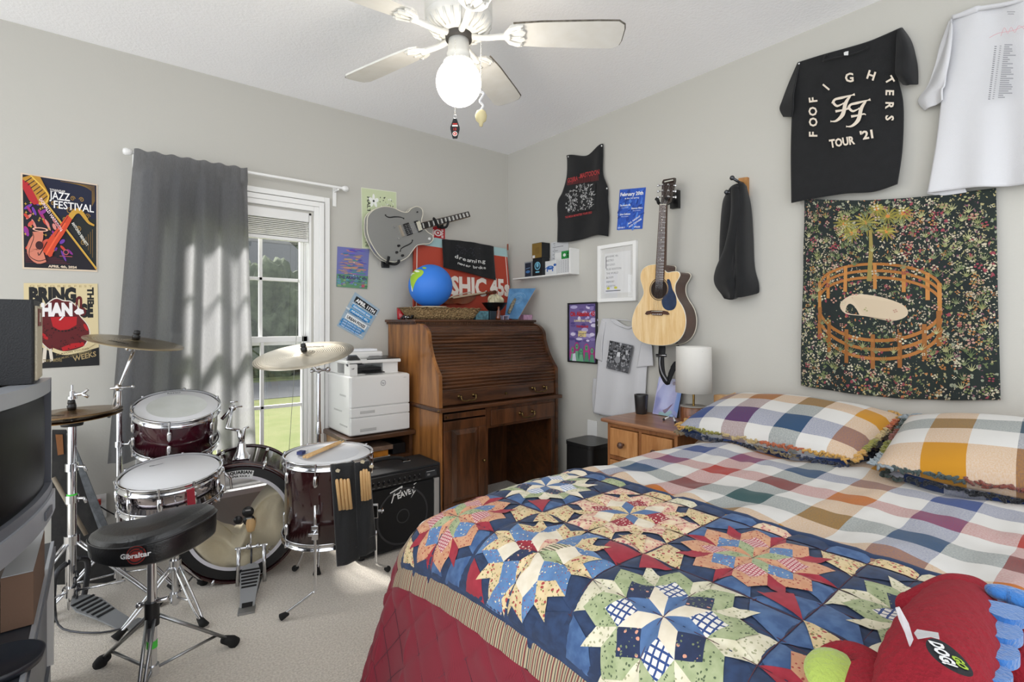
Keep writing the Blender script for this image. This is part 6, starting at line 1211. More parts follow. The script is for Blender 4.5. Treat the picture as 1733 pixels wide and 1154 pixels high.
# acoustic guitar
ag = thing('acoustic_guitar', 'natural top acoustic guitar with cutaway hung on the right wall', 'guitar', (2.33, 1.6, 1.03))
def az(X, Y, x=2.300): return at(1050 + X / 3.607, 280 + Y / 3.607, x=x)
ao = closed_smooth([(212, 606), (165, 615), (133, 645), (125, 690), (137, 735), (145, 780), (128, 820), (92, 880), (73, 950), (82, 1020), (120, 1068), (180, 1090), (258, 1097), (325, 1085), (370, 1050), (395, 995), (399, 930), (383, 870), (350, 815), (334, 770), (336, 725), (352, 695), (364, 668), (352, 650), (322, 650), (290, 655), (272, 640), (268, 608)], 4)
spruce = wood('spruce top', '#dcb47a', '#eccf9d', 'z', .22, 2.5, coat=.5); rosew = mat('dark mahogany', '#3c241a', .22, coat=.5, bump=(20, .02), var=(12, '#59372a', .6))
pts = [az(p.x, p.y) for p in ao]; k = M(); k.prism(pts, (.098, 0, 0), 0, True); k.build('body', rosew, ag)
k = M(); k.prism([p - Vector((.0008, 0, 0)) for p in pts], (-.003, 0, 0)); k.build('soundboard', spruce, ag)
k = M(); k.tube([p - Vector((.001, 0, 0)) for p in pts] + [pts[0]], .003, n=6); k.build('binding', cream, ag)
k = M(); k.tube([p + Vector((.098, 0, 0)) for p in pts] + [pts[0] + Vector((.098, 0, 0))], .003, n=6); k.build('binding', cream, ag)
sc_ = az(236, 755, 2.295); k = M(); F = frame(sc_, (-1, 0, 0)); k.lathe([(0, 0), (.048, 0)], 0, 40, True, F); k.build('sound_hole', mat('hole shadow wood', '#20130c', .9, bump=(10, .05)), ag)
k = M(); k.lathe([(.048, .0006), (.050, .002), (.052, .0006)], 0, 40, True, F); k.lathe([(.056, .0004), (.058, .0012), (.060, .0004)], 0, 40, True, F); k.build('rosette', mat('rosette', '#3a2a1e', .4, bump=(30, .02)), ag)
pg = closed_smooth([(285, 700), (298, 695), (308, 715), (318, 755), (338, 795), (342, 845), (325, 878), (290, 884), (262, 865), (253, 830), (262, 805), (285, 780), (292, 745)], 4); k = M(); k.prism([az(p.x, p.y, 2.2958) for p in pg], (-.0015, 0, 0)); k.build('pickguard', mat('blue pickguard', '#1d2d4a', .2, coat=.5, bump=(10, .02), var=(18, '#2d4468', .7)), ag)
k = M(); k.prism([az(x, y, 2.2958) for x, y in ((155, 905), (165, 890), (195, 884), (270, 886), (290, 892), (301, 908), (290, 912), (262, 906), (255, 916), (200, 914), (192, 904), (165, 912))], (-.008, 0, 0)); br_ = k.build('bridge', mat('rosewood', '#4a2c1e', .5, bump=(30, .03)), ag, bev=.001)
k = M(); k.tube([az(190, 890, 2.286), az(256, 890, 2.286)], .0018, n=6); k.build('saddle', cream, br_)
for i in range(6): k = M(); k.ball(az(198 + i * 10, 908, 2.287), .0028, n=8); k.build('bridge_pin', PLWHITE, br_)
NX = 2.286; k = M(); k.prism([az(238, 240, NX), az(279, 240, NX), az(268, 610, NX), az(262, 708, NX), az(212, 708, NX), az(216, 610, NX)], (.006, 0, 0)); fb = k.build('fingerboard', mat('fretboard', '#4c372a', .5, bump=(40, .03)), ag)
for i in range(19):
    yy = 240 + 468 * (1 - 2 ** (-(i + 1) / 12)) / (1 - 2 ** (-20 / 12)); s = (yy - 240) / 468; k = M(); k.tube([az(238 - 26 * s, yy, NX - .001), az(279 - 17 * s, yy, NX - .001)], .0011, n=5); k.build('fret', CHROME, fb)
for i in (3, 5, 7, 9, 12):
    y1 = 240 + 468 * (1 - 2 ** (-i / 12)) / (1 - 2 ** (-20 / 12)); y0_ = 240 + 468 * (1 - 2 ** (-(i - 1) / 12)) / (1 - 2 ** (-20 / 12)); s = ((y0_ + y1) / 2 - 240) / 468; k = M(); p = az(258.5 - 21.5 * s, (y0_ + y1) / 2, NX); k.cyl(p, p - Vector((.0006, 0, 0)), .0028, n=12); k.build('dot_inlay', cream, fb)
k = M(); k.prism([az(239, 238, NX + .0065), az(278, 238, NX + .0065), az(270, 640, NX + .0065), az(214, 640, NX + .0065)], (.016, 0, 0)); k.prism([az(214, 606, NX + .012), az(268, 606, NX + .012), az(268, 640, NX + .012), az(214, 640, NX + .012)], (.09, 0, 0)); k.build('neck', rosew, ag, bev=.002)
k = M(); k.prism([az(240, 236, NX + .004), az(248, 222, NX + .006), az(254, 100, NX + .03), az(262, 86, NX + .032), az(330, 74, NX + .034), az(330, 92, NX + .032), az(300, 222, NX + .006), az(279, 236, NX + .004)], (.016, 0, 0)); hdst = k.build('headstock', mat('headstock veneer', '#2e211a', .25, coat=.5, bump=(10, .02)), ag, bev=.001)
A = Art(lambda u, v, h: az(u, v, NX + .028 - h * 1 - .0245 * ((v - 86) / 150))); A.h = .006; A.line([(268, 100), (322, 88)], 7, '#b9b9b0'); A.build('maker_mark', None, hdst)
for i in range(3):
    for x, s in ((266, -1), (300, 1)): y = 118 + i * 36; k = M(); p = az(x, y, NX + .02 - .005 * i); k.cyl(p, p - Vector((.014, 0, 0)), .0042, n=10); k.tube([p + Vector((.012, 0, 0)), az(x + s * 32, y + 4, NX + .032 - .005 * i)], .0035, n=8); k.ball(az(x + s * 36, y + 4, NX + .032 - .005 * i), .008, (.6, .8, 1), n=10); k.build('tuning_peg', CHROME, hdst)
k = M(); k.tube([az(240, 238, NX - .001), az(279, 238, NX - .001)], .002, n=6); k.build('nut', cream, ag)
for i in range(6): k = M(); k.tube([az(198 + i * 10, 906, 2.284), az(219 + i * 7.4, 706, NX - .003), az(243 + i * 6.4, 238, NX - .003), az((266 if i < 3 else 300), 118 + 36 * (i % 3), NX + .004)], .0005, n=4); k.build('string', CHROME, ag)
# its strap, hanging below
stp = thing('guitar_strap', 'black guitar strap looping down from the acoustic guitar', 'strap', tuple(at(1135, 640, x=2.34)))
def cq(X, Y, x): return at(1080 + X / 7.694, 570 + Y / 7.694, x=x)
def band(nm, pts, w_, m_, par, nrm=(-1, 0, 0)):
    P3 = smooth([cq(*p) for p in pts], 6); ws = [w_] * len(P3) if not isinstance(w_, list) else [w_[min(int(i / len(P3) * len(w_)), len(w_) - 1)] for i in range(len(P3))]; vs = []; n = Vector(nrm)
    for i, p in enumerate(P3): t_ = (P3[min(i + 1, len(P3) - 1)] - P3[max(i - 1, 0)]).normalized(); s = t_.cross(n).normalized() * ws[i] / 2; vs += [p - s, p + s]
    k = M(); k.add(vs, [(2 * i, 2 * i + 1, 2 * i + 3, 2 * i + 2) for i in range(len(P3) - 1)], 0, True); return k.build(nm, m_, par, solid=.003, solid_off=0)
strapm = mat('strap webbing', '#17181b', .7, bump=(300, .3))
band('webbing', [(312, 90, 2.35), (312, 160, 2.34), (306, 235, 2.335)], .042, strapm, stp); band('webbing', [(300, 245, 2.335), (305, 400, 2.33), (325, 500, 2.33), (375, 590, 2.33), (400, 560, 2.335), (440, 450, 2.34), (480, 380, 2.345), (540, 300, 2.35), (545, 260, 2.36), (515, 110, 2.37)], [.036, .036, .034, .03, .026, .03, .036, .026, .016, .016], strapm, stp)
k = M(); k.tube([cq(235, 228, 2.33), cq(368, 228, 2.33), cq(368, 256, 2.33), cq(238, 256, 2.33), cq(235, 228, 2.33)], .0028, n=8); k.build('buckle', BLACKP, stp); k = M(); k.tube([cq(242, 241, 2.328), cq(362, 241, 2.328)], .0028, n=8); k.build('buckle_bar', CHROME, stp)
band('inner_stripe', [(285, 262, 2.322), (282, 360, 2.320), (310, 470, 2.322), (375, 575, 2.322)], .007, mat('grey stripe', '#8f9196', .6, bump=(200, .1)), stp)
# hanger
wh = thing('guitar_wall_hook', 'black wall hook holding the headstock of the acoustic guitar', 'hook', tuple(az(328, 205, XR)))
k = M(); k.prism([az(302, 155, XR - .022), az(352, 148, XR - .022), az(352, 258, XR - .022), az(302, 264, XR - .022)], (.022, 0, 0)); k.build('base', BLACKP, wh, bev=.002)
for pts in (((325, 205, XR - .02), (300, 225, 2.36), (278, 222, 2.31), (283, 196, 2.285)), ((325, 208, XR - .02), (290, 232, 2.36), (238, 232, 2.31), (228, 212, 2.285), (216, 202, 2.28))):
    k = M(); k.tube([az(*p) for p in pts], .0085, n=10, sub=5); k.build('padded_arm', RUBBER, wh)
# coat hook with dark cloth
ck = thing('coat_hook', 'wooden plate with black metal hooks near the top of the right wall', 'hook', tuple(az(750, 120, XR)))
k = M(); k.prism([az(720, 78, XR - .018), az(775, 70, XR - .018), az(775, 190, XR - .018), az(722, 196, XR - .018)], (.018, 0, 0)); k.build('plate', wood('oak plate', '#9a6530', '#bf8a4c', 'z', .5), ck, bev=.001)
for pts in (((745, 110, XR - .018), (725, 102, 2.36), (705, 90, 2.34), (682, 76, 2.33)), ((745, 150, XR - .018), (720, 165, 2.36), (690, 165, 2.34), (648, 163, 2.33))):
    k = M(); k.tube([az(*p) for p in pts], .0065, n=10, sub=4); k.ball(az(*pts[-1]), .0115, n=12); k.build('hook_arm', DARKST, ck)
cl = thing('hanging_trousers', 'black garment folded over and hanging from the coat hook', 'clothing', tuple(az(710, 500, 2.37)))
def drape(rows, nm, folds=3, d=.012):
    k = M(); R = [[az(x, y, XR - o) for x, y, o in r] for r in rows]; clothmesh(k, R, None, 28, 50, lambda u, v: Vector((-d * math.sin(u * math.pi * folds + v * 2) * min(1, v * 3), 0, 0))); return k.build(nm, BLCLOTH, cl, solid=.012)
drape([[(668, 165, .075), (695, 120, .09), (735, 112, .08), (755, 130, .05)], [(640, 230, .04), (680, 230, .08), (735, 220, .09), (782, 250, .03)], [(628, 420, .03), (672, 420, .075), (735, 420, .09), (792, 420, .02)], [(622, 600, .03), (680, 600, .08), (740, 600, .09), (800, 620, .02)], [(610, 720, .03), (680, 730, .085), (750, 730, .085), (826, 720, .02)], [(650, 812, .03), (695, 815, .07), (750, 798, .07), (834, 778, .02)]], 'back_leg', 3)
drape([[(690, 130, .095), (705, 125, .10), (720, 130, .095)], [(690, 300, .085), (712, 300, .105), (725, 300, .09)], [(655, 500, .07), (690, 500, .10), (712, 500, .09)], [(600, 640, .05), (650, 640, .11), (705, 640, .095)], [(595, 720, .05), (650, 720, .12), (700, 720, .095)], [(650, 800, .05), (675, 805, .08), (690, 808, .07)]], 'front_leg', 2, .010)

# ---------------------------------------------------------------- big shirts
def fz(X, Y, o=.014): return at(1300 + X / 3.2056, Y / 3.2056, x=XR - o)
ff = thing('black_tour_shirt', 'black tour t-shirt with cream lettering pinned near the ceiling', 'shirt', tuple(fz(430, 600)))
FR = [[(165, 340), (300, 298), (430, 262), (560, 222), (715, 155)], [(150, 420), (290, 395), (430, 372), (570, 345), (712, 300)], [(135, 560), (280, 550), (430, 530), (580, 510), (700, 400)], [(130, 700), (275, 690), (425, 675), (580, 655), (735, 560)], [(128, 860), (275, 850), (420, 835), (575, 815), (732, 800)], [(132, 1102), (270, 1072), (420, 1052), (570, 1040), (705, 1000)]]
k = M(); clothmesh(k, [[fz(x, y, .012 + .022 * (i / 5) + (.008 if j in (1, 2, 3) else 0)) for j, (x, y) in enumerate(r)] for i, r in enumerate(FR)], None, 40, 50, lambda u, v: Vector((-.005 * math.sin(u * 13 + v) * v ** 1.5, 0, 0)))
k.build('torso', BLCLOTH, ff, solid=.006)
k = M(); clothmesh(k, [[fz(165, 342, .014), fz(172, 345, .02)], [fz(118, 450, .02), fz(150, 460, .045)], [fz(82, 545, .016), fz(140, 520, .055)], [fz(68, 590, .014), fz(138, 590, .05)], [fz(88, 632, .014), fz(130, 634, .04)]], None, 14, 30); k.build('sleeve', BLCLOTH, ff, solid=.006)
k = M(); clothmesh(k, [[fz(700, 170, .03), fz(712, 158, .024), fz(722, 157, .016)], [fz(700, 260, .04), fz(740, 240, .05), fz(770, 230, .016)], [fz(696, 350, .045), fz(750, 340, .055), fz(798, 330, .016)], [fz(700, 400, .045), fz(750, 405, .06), fz(806, 395, .016)], [fz(740, 455, .03), fz(770, 460, .045), fz(806, 460, .016)]], None, 18, 30); k.build('sleeve', BLCLOTH, ff, solid=.006)
k = M(); k.tube([fz(x, y, .042) for x, y in ((300, 330), (330, 322), (430, 300), (520, 272), (540, 250))], .0035, n=8, sub=4); k.tube([fz(x, y, .040) for x, y in ((298, 330), (306, 305), (320, 296))], .003, n=8, sub=3); k.build('collar', BLCLOTH, ff)
A = Art(lambda u, v, h: fz(u, v, .0515 + h)); A.poly([(410, 285), (420, 280), (436, 277), (434, 300), (412, 300)], '#d8d8d8')
class Flip(Art): pass
# lettering on the shirt, in the shirt's own downward frame
LP = lambda u, v, h: fz(u, -v, .0535 + h)
B = Art(LP); CR = '#d9cdbd'; B.h = 0
B.dh = .00001
for c_, x, y, ro, s in (('F', 287, 728, 90, 62), ('O', 287, 662, 90, 62), ('O', 285, 604, 90, 62), ('F', 286, 541, 97, 62), ('I', 347, 472, 50, 62), ('G', 443, 420, 4, 68), ('H', 545, 408, -18, 66), ('T', 622, 434, -60, 62), ('E', 617, 503, -92, 62), ('R', 616, 573, -92, 62), ('S', 616, 640, -92, 62)):
    a = R_(ro); B.text(c_, x - -math.sin(a) * -.35 * s * 1, -y - math.cos(a) * .35 * s, s, CR, rot=ro, bold=.03, sx=1.0)
B.text('TOUR', 404, -790, 60, CR, rot=9, bold=.04, wd=138, sx=1); B.text("'21", 537, -752, 62, CR, rot=9, bold=.04, wd=70)
for ox, oy in ((0, 0), (85, -28)):
    B.line([(350 + ox, -562 + oy), (362 + ox, -540 + oy), (400 + ox, -530 + oy), (470 + ox, -512 + oy)], [16, 12, 14, 3], CR, 4); B.line([(446 + ox, -520 + oy), (420 + ox, -560 + oy), (405 + ox, -620 + oy), (370 + ox, -655 + oy), (338 + ox, -658 + oy)], [8, 20, 22, 12, 3], CR, 4); B.line([(355 + ox, -560 + oy), (375 + ox, -575 + oy), (410 + ox, -560 + oy)], [14, 12, 4], CR, 4); B.line([(365 + ox, -604 + oy), (400 + ox, -598 + oy), (435 + ox, -590 + oy), (445 + ox, -596 + oy)], [14, 10, 8, 3], CR, 4)
B.build('shirt_lettering', None, ff); A.build('neck_tag', None, ff)
for x, y in ((168, 346), (712, 168)): k = M(); k.ball(fz(x, y, .03), .005, n=8); k.build('push_pin', CHROME, ff)
# white tour shirt
ws_ = thing('white_tour_shirt', 'large white tour t-shirt pinned at the top right of the wall', 'shirt', tuple(fz(1200, 600)))
WRr = [[(1000, 85), (1120, 52), (1250, 28), (1390, -10), (1560, -60)], [(985, 230), (1100, 210), (1250, 190), (1390, 170), (1580, 140)], [(965, 400), (1080, 390), (1240, 380), (1390, 370), (1590, 350)], [(945, 560), (1070, 560), (1230, 555), (1390, 550), (1600, 540)], [(915, 800), (1060, 790), (1230, 785), (1400, 780), (1610, 770)], [(870, 1050), (1060, 1020), (1230, 1015), (1400, 1000), (1620, 985)]]
k = M(); clothmesh(k, [[fz(x, y, .014 + .03 * (i / 5) + (.012 if j % 2 else 0)) for j, (x, y) in enumerate(r)] for i, r in enumerate(WRr)], None, 44, 50, lambda u, v: Vector((-.010 * math.sin(u * 15 + v * 1.5) * v ** 1.2, 0, 0)))
k.build('torso', WHCLOTH, ws_, solid=.006)
k = M(); clothmesh(k, [[fz(990, 120, .016), fz(1003, 105, .03)], [fz(945, 240, .018), fz(990, 240, .05)], [fz(900, 370, .018), fz(970, 380, .06)], [fz(862, 470, .016), fz(960, 460, .065)], [fz(818, 545, .016), fz(950, 486, .06)], [fz(858, 596, .02), fz(952, 545, .05)]], None, 16, 36, lambda u, v: Vector((-.006 * math.sin(u * 8 + v * 6), 0, 0))); k.build('sleeve', WHCLOTH, ws_, solid=.006)
k = M(); k.tube([fz(x, y, .034) for x, y in ((1000, 95), (1060, 76), (1130, 50), (1160, 44), (1300, 20), (1400, -8))], [.006, .010, .012, .008, .007, .006], n=8, sub=4); k.build('shoulder_fold', WHCLOTH, ws_)
k = M(); clothmesh(k, [[fz(868, 1030, .03), fz(960, 1025, .035), fz(1070, 1022, .035)], [fz(862, 1052, .03), fz(950, 1060, .03), fz(1078, 1042, .03)]], None, 16, 6); k.build('back_hem', WHCLOTH, ws_, solid=.004)
B = Art(lambda u, v, h: fz(u, -v, .068 + h))
for j in range(26):
    B.rect(1228 - j * 1.4, -250 - j * 11.4, 1240 - j * 1.4, -254 - j * 11.4, '#5f6065'); B.rect(1256 - j * 1.6, -248 - j * 11.4, 1266 - j * 1.6, -252 - j * 11.4, '#8a8b90'); B.rect(1282 - j * 1.4, -240 - j * 11.4, 1282 - j * 1.4 + rr.uniform(25, 75), -246 - j * 11.4, '#8f9095')
B.line([(1200, -205), (1250, -180), (1330, -165), (1390, -140)], 3, '#c99aa2', 4); B.line([(1262, -196), (1282, -150), (1300, -182), (1318, -148), (1338, -176), (1360, -140), (1392, -160)], 3, '#c99aa2', 4)
B.rect(1296, -62, 1340, -66, '#8a8b90'); B.rect(1300, -74, 1334, -78, '#8a8b90'); B.build('tour_dates', None, ws_)

# ================================================================ wall tapestry (generic flower field)
tpm = mat('tapestry ground', '#15202c', .9, sheen=.2); nt = tpm.node_tree; b = nt.nodes['Principled BSDF']; tc = nd(nt, 'ShaderNodeTexCoord'); out = None
gn = nd(nt, 'ShaderNodeTexNoise'); gn.inputs['Scale'].default_value = 14; nt.links.new(tc.outputs['UV'], gn.inputs['Vector']); gx = nd(nt, 'ShaderNodeMixRGB'); gx.inputs[1].default_value = lin('#0e141f'); gx.inputs[2].default_value = lin('#1f2d22'); nt.links.new(gn.outputs['Fac'], gx.inputs[0]); out = gx.outputs[0]
for sc, th, c_, sd in ((60, .30, '#5f6b45', 0), (75, .26, '#a39a6f', 3), (48, .24, '#8a8f7a', 7), (90, .28, '#b5a892', 11), (40, .22, '#8d3f4a', 17), (58, .2, '#a86f42', 23), (70, .2, '#c9bfa5', 31), (52, .2, '#74505a', 37)):
    mp = nd(nt, 'ShaderNodeMapping'); mp.inputs['Location'].default_value = (sd * .37, sd * .21, 0); mp.inputs['Scale'].default_value = (1, .8, 1); nt.links.new(tc.outputs['UV'], mp.inputs[0])
    dn = nd(nt, 'ShaderNodeTexNoise'); dn.inputs['Scale'].default_value = 90; nt.links.new(mp.outputs[0], dn.inputs['Vector']); ad = nd(nt, 'ShaderNodeMixRGB'); ad.blend_type = 'ADD'; ad.inputs[0].default_value = .02; nt.links.new(mp.outputs[0], ad.inputs[1]); nt.links.new(dn.outputs['Color'], ad.inputs[2])
    v = nd(nt, 'ShaderNodeTexVoronoi'); v.inputs['Scale'].default_value = sc; nt.links.new(ad.outputs[0], v.inputs['Vector']); f = math_n(nt, 'LESS_THAN', v.outputs['Distance'], th)
    cl2 = nd(nt, 'ShaderNodeTexNoise'); cl2.inputs['Scale'].default_value = 5; nt.links.new(mp.outputs[0], cl2.inputs['Vector']); f = math_n(nt, 'MULTIPLY', f, math_n(nt, 'GREATER_THAN', cl2.outputs['Fac'], .50))
    y = nd(nt, 'ShaderNodeMixRGB'); nt.links.new(f, y.inputs[0]); nt.links.new(out, y.inputs[1]); y.inputs[2].default_value = lin(c_); out = y.outputs[0]
nt.links.new(out, b.inputs['Base Color'])
tpy = thing('wall_tapestry', 'dark flowered wall tapestry with a golden ring pattern above the bed', 'tapestry', tuple(at(1525, 660, x=XR)))
TC4 = [at(1362, 337, x=XR - .02), at(1686, 318, x=XR - .02), at(1693, 677, x=XR - .02), at(1356, 652, x=XR - .02)]
def tapf(u, v, h=0):
    p = (TC4[0] * (1 - u) + TC4[1] * u) * (1 - v) + (TC4[3] * (1 - u) + TC4[2] * u) * v
    sag = .022 * math.sin(u * math.pi) * (1 - v) ** 2; bow = .022 * math.sin(u * math.pi) * v ** 3
    fold = .007 * math.sin(u * 10 + v * 2.5 * (u - .5) * 6 + 1) * (.25 + v * .75) + .005 * math.sin((u - v) * 15) * math.exp(-((u - .1) ** 2 + v * v) * 6) + .012 * math.sin(math.pi * u) * (1 - v)
    edge = .008 * math.sin(v * 6) * (1 if u > .98 else 0)
    return Vector((p.x - fold - .005 - h, p.y, p.z - sag - bow))
k = M(); k.grid(tapf, 90, 90, uv=lambda u, v: (u * .62, v * .78)); k.build('cloth', tpm, tpy, solid=.003, solid_off=1)
A = Art(lambda u, v, h: tapf(u, v, h + .0006)); A.dh = .000004; OC = '#a2682e'
def tl(pts, w_, c_, k_=4):
    A.line(pts, w_, c_, k_)
def ringy(cx, cy, rx, ry, a0, a1, w_, c_): A.line([(cx + rx * math.cos(R_(a)), cy + ry * math.sin(R_(a))) for a in [a0 + (a1 - a0) * i / 40 for i in range(41)]], w_, c_)
for i in range(3): ringy(.43, .52 - .035 * i + .02, .325, .13, 180, 360, .014, OC)
for i in range(3): ringy(.43, .60 + .045 * i - .03, .325 - .01 * i * 0, .16, 0, 180, .016, OC)
for a in (190, 215, 240, 270, 298, 325, 350):
    x = .43 + .325 * math.cos(R_(a)); y = .54 + .13 * math.sin(R_(a)); A.line([(x, y - .075), (x, y + .06)], .020, '#b37a3c')
for a in (168, 143, 118, 92, 66, 40, 14):
    x = .43 + .325 * math.cos(R_(a)); y = .60 + .16 * math.sin(R_(a)); A.line([(x, y - .06), (x, y + .11)], .022, '#8f5a26')
A.poly([(p.x, p.y) for p in closed_smooth([(.24, .55), (.32, .50), (.46, .51), (.58, .55), (.60, .60), (.52, .63), (.38, .61), (.27, .60)], 4)], '#c9b79d')
A.line([(.40, .43), (.405, .34), (.41, .26), (.405, .16)], [.028, .024, .022, .016], '#8f7f42', 4)
for cx, cy, r in ((.38, .12, .085), (.26, .13, .07), (.50, .09, .075), (.49, .17, .06), (.58, .08, .06), (.30, .18, .055), (.44, .05, .05)):
    for i in range(13): a = 2 * math.pi * i / 13; A.line([(cx, cy), (cx + r * .55 * math.cos(a), cy + r * .45 * math.sin(a)), (cx + r * math.cos(a), cy + r * .8 * math.sin(a) + .008)], [.004, .012, .002], rr.choice(['#8f8438', '#a59a4c', '#7a7434']))
    A.ell(cx, cy, .012, .010, '#c9803c', 10)
for i in range(420):
    x = rr.uniform(.02, .98); y = rr.uniform(.02, .98)
    if ((x - .43) / .36) ** 2 + ((y - .56) / .26) ** 2 < 1 and rr.random() < .75: continue
    c_ = rr.choice(['#b5a892', '#c9c2a8', '#8d3a48', '#a5743f', '#9a9a6a', '#6f7a4c', '#b58a7a']); s = rr.uniform(.004, .011)
    for q in range(4): A.ell(x + s * 1.3 * math.cos(q * 1.57 + i), y + s * math.sin(q * 1.57 + i), s * .7, s * .5, c_, 6)
for i in range(150):
    x = rr.uniform(.03, .95); y = rr.uniform(.06, .97)
    if ((x - .43) / .34) ** 2 + ((y - .56) / .2) ** 2 < 1: continue
    c_ = rr.choice(['#8a8f5c', '#a8a878', '#5f6f45', '#76805a'])
    for q in range(5): a = -1.57 + (q - 2) * .5; A.line([(x, y), (x + .03 * math.cos(a), y + .035 * math.sin(a))], [.005, .001], c_)
A.build('woven_pattern', None, tpy)

# ================================================================ nightstand
PINE = wood('honey pine', '#8f5a32', '#b9814f', 'y', .4); PINEF = wood('honey pine front', '#a86f3d', '#cd9660', 'z', .4); PINED = wood('pine edge', '#84522d', '#a9703f', 'z', .45)
NX0, NX1, NY0, NY1, NZ = 2.085, 2.400, 1.352, 1.770, .65
ns = thing('nightstand', 'honey coloured pine nightstand with two small upper drawers beside the bed', 'nightstand', ((NX0 + NX1) / 2, (NY0 + NY1) / 2, 0))
k = M(); k.box(NX0 - .028, NX1 + .008, NY0 - .026, NY1 + .028, NZ - .020, NZ); k.build('top', wood('pine top', '#84563a', '#a97b58', 'y', .35), ns, bev=.007)
k = M(); k.box(NX0, NX1, NY0, NY0 + .018, 0, NZ - .02); k.build('side_panel', PINED, ns); k = M(); k.box(NX0, NX1, NY1 - .018, NY1, 0, NZ - .02); k.build('side_panel', PINED, ns)
k = M(); k.box(NX1 - .01, NX1, NY0 + .018, NY1 - .018, .04, NZ - .02); k.build('back_panel', PINED, ns)
k = M(); ym = (NY0 + NY1) / 2
for q in ((NY0 + .018, NY1 - .018, NZ - .042, NZ - .02), (NY0 + .018, NY1 - .018, .442, .460), (NY0 + .018, NY1 - .018, .24, .258), (NY0 + .018, NY1 - .018, .04, .07), (ym - .009, ym + .009, .46, NZ - .042)): k.box(NX0, NX0 + .03, *q)
k.build('front_frame', PINED, ns)
def ndraw(y0, y1, z0, z1):
    k = M(); k.box(NX0 - .010, NX0 + .25, y0, y1, z0, z1); d = k.build('drawer', PINEF, ns, bev=.003); k = M()
    k.lathe([(0, 0), (.007, 0), (.006, .010), (.010, .014), (.016, .020), (.017, .027), (.012, .034), (0, .036)], 0, 20, True, frame((NX0 - .010, (y0 + y1) / 2, (z0 + z1) / 2 - .005), (-1, 0, 0))); k.build('knob', mat('dark knob', '#5a3f33', .35, coat=.3, bump=(30, .02)), d)
ndraw(ym + .012, NY1 - .022, .464, NZ - .046); ndraw(NY0 + .022, ym - .012, .464, NZ - .046); ndraw(NY0 + .022, NY1 - .022, .262, .438); ndraw(NY0 + .022, NY1 - .022, .074, .236)
# lamp
LX, LY = 2.275, 1.385; lp = thing('table_lamp', 'table lamp with white drum shade and round dark wooden base', 'lamp', (LX, LY, NZ)); F = frame((LX, LY, NZ), (0, 0, 1))
k = M(); k.lathe([(0, 0), (.064, 0), (.066, .003), (.066, .085), (.062, .090), (0, .090)], 0, 48, True, F); k.build('base', wood('walnut drum', '#4a2a18', '#8a5636', 'z', .3, 2.0), lp)
k = M(); k.lathe([(0, .0905), (.064, .0905), (.064, .0925), (0, .0925)], 0, 40, True, F); k.build('base_cap', mat('grey stone', '#9a948c', .5, bump=(60, .02)), lp)
k = M(); k.cyl((LX, LY, NZ + .0925), (LX, LY, NZ + .30), .006, n=16); k.build('stem', mat('polished brass', '#b99a5c', .25, 1, bump=(40, .01)), lp)
k = M(); k.lathe([(.083, .385), (.086, .160), (.0845, .160), (.0815, .385), (.083, .385)], 0, 56, True, F); sh = k.build('lamp_shade', mat('linen shade', '#dcdad4', .9, bump=(300, .1)), lp)
k = M(); k.lathe([(0, .24), (.02, .245), (.028, .27), (.02, .30), (0, .31)], 0, 20, True, F); k.build('bulb', mat('opal bulb', '#efeeea', .4, bump=(10, .01)), lp)
k = M()
for a in (0, 120, 240): k.tube([(LX, LY, NZ + .30), (LX + .083 * math.cos(R_(a)), LY + .083 * math.sin(R_(a)), NZ + .365)], .0018, n=6)
k.build('shade_ring', STEEL, lp)
# mug
m0 = Vector((2.325, 1.735, NZ)); mg = thing('mug', 'dark grey tapered ceramic mug on the nightstand', 'mug', tuple(m0)); F = frame(m0, (0, 0, 1))
k = M(); k.lathe([(0, 0), (.028, 0), (.031, .004), (.0385, .104), (.038, .107), (.036, .106), (.028, .008), (0, .008)], 0, 40, True, F); k.build('mug_body', mat('charcoal glaze', '#2a2a2b', .28, coat=.3, bump=(40, .03)), mg)
# leaning picture
pc = thing('glossy_print', 'glossy lilac and blue square picture with a dark heart shape leaning on the wall', 'picture', (2.37, 1.62, NZ))
q0 = [Vector((2.405, 1.675, NZ + .205)), Vector((2.395, 1.515, NZ + .198)), Vector((2.355, 1.532, NZ + .003)), Vector((2.362, 1.688, NZ + .003))]
nq = (q0[1] - q0[0]).cross(q0[3] - q0[0]).normalized(); nq = -nq if nq.x > 0 else nq
k = M(); k.prism(q0, -nq * .008); k.build('panel', mat('print edge', '#3c3c44', .5, bump=(40, .02)), pc)
gl_m = mat('glossy lilac', '#a7a6d2', .06, coat=1, bump=(3, .002), var=(6, '#7c8cc8', .9)); A = Art(quadP(q0[0], q0[1], q0[2], q0[3], nq)); A.rect(0, 0, 1, 1, gl_m)
def gk(c): return mat('gloss ' + c, c, .06, coat=1, bump=(3, .001))
A.poly([(.0, 0), (.25, 0), (.42, .05), (.50, .30), (.60, .60), (.3, 1), (.12, 1), (0, .6)], gk('#b5b5dc')); A.poly([(.25, 0), (.7, 0), (.8, .12), (.5, .28), (.3, .2)], gk('#8fb0b8'))
A.poly([(p.x, p.y) for p in closed_smooth([(.50, .06), (.66, .22), (.76, .36), (.70, .46), (.58, .44), (.50, .46), (.40, .44), (.28, .45), (.24, .34), (.34, .20)], 4)], gk('#5c3360')); A.ell(.50, .43, .06, .035, gk('#2b1c33')); A.ell(.66, .88, .07, .05, gk('#5a2f66')); A.ell(.80, .84, .04, .03, gk('#6a4a80')); A.poly([(.82, .2), (1, .1), (1, .9), (.86, .98)], gk('#6f8fd0')); A.build('print', None, pc)
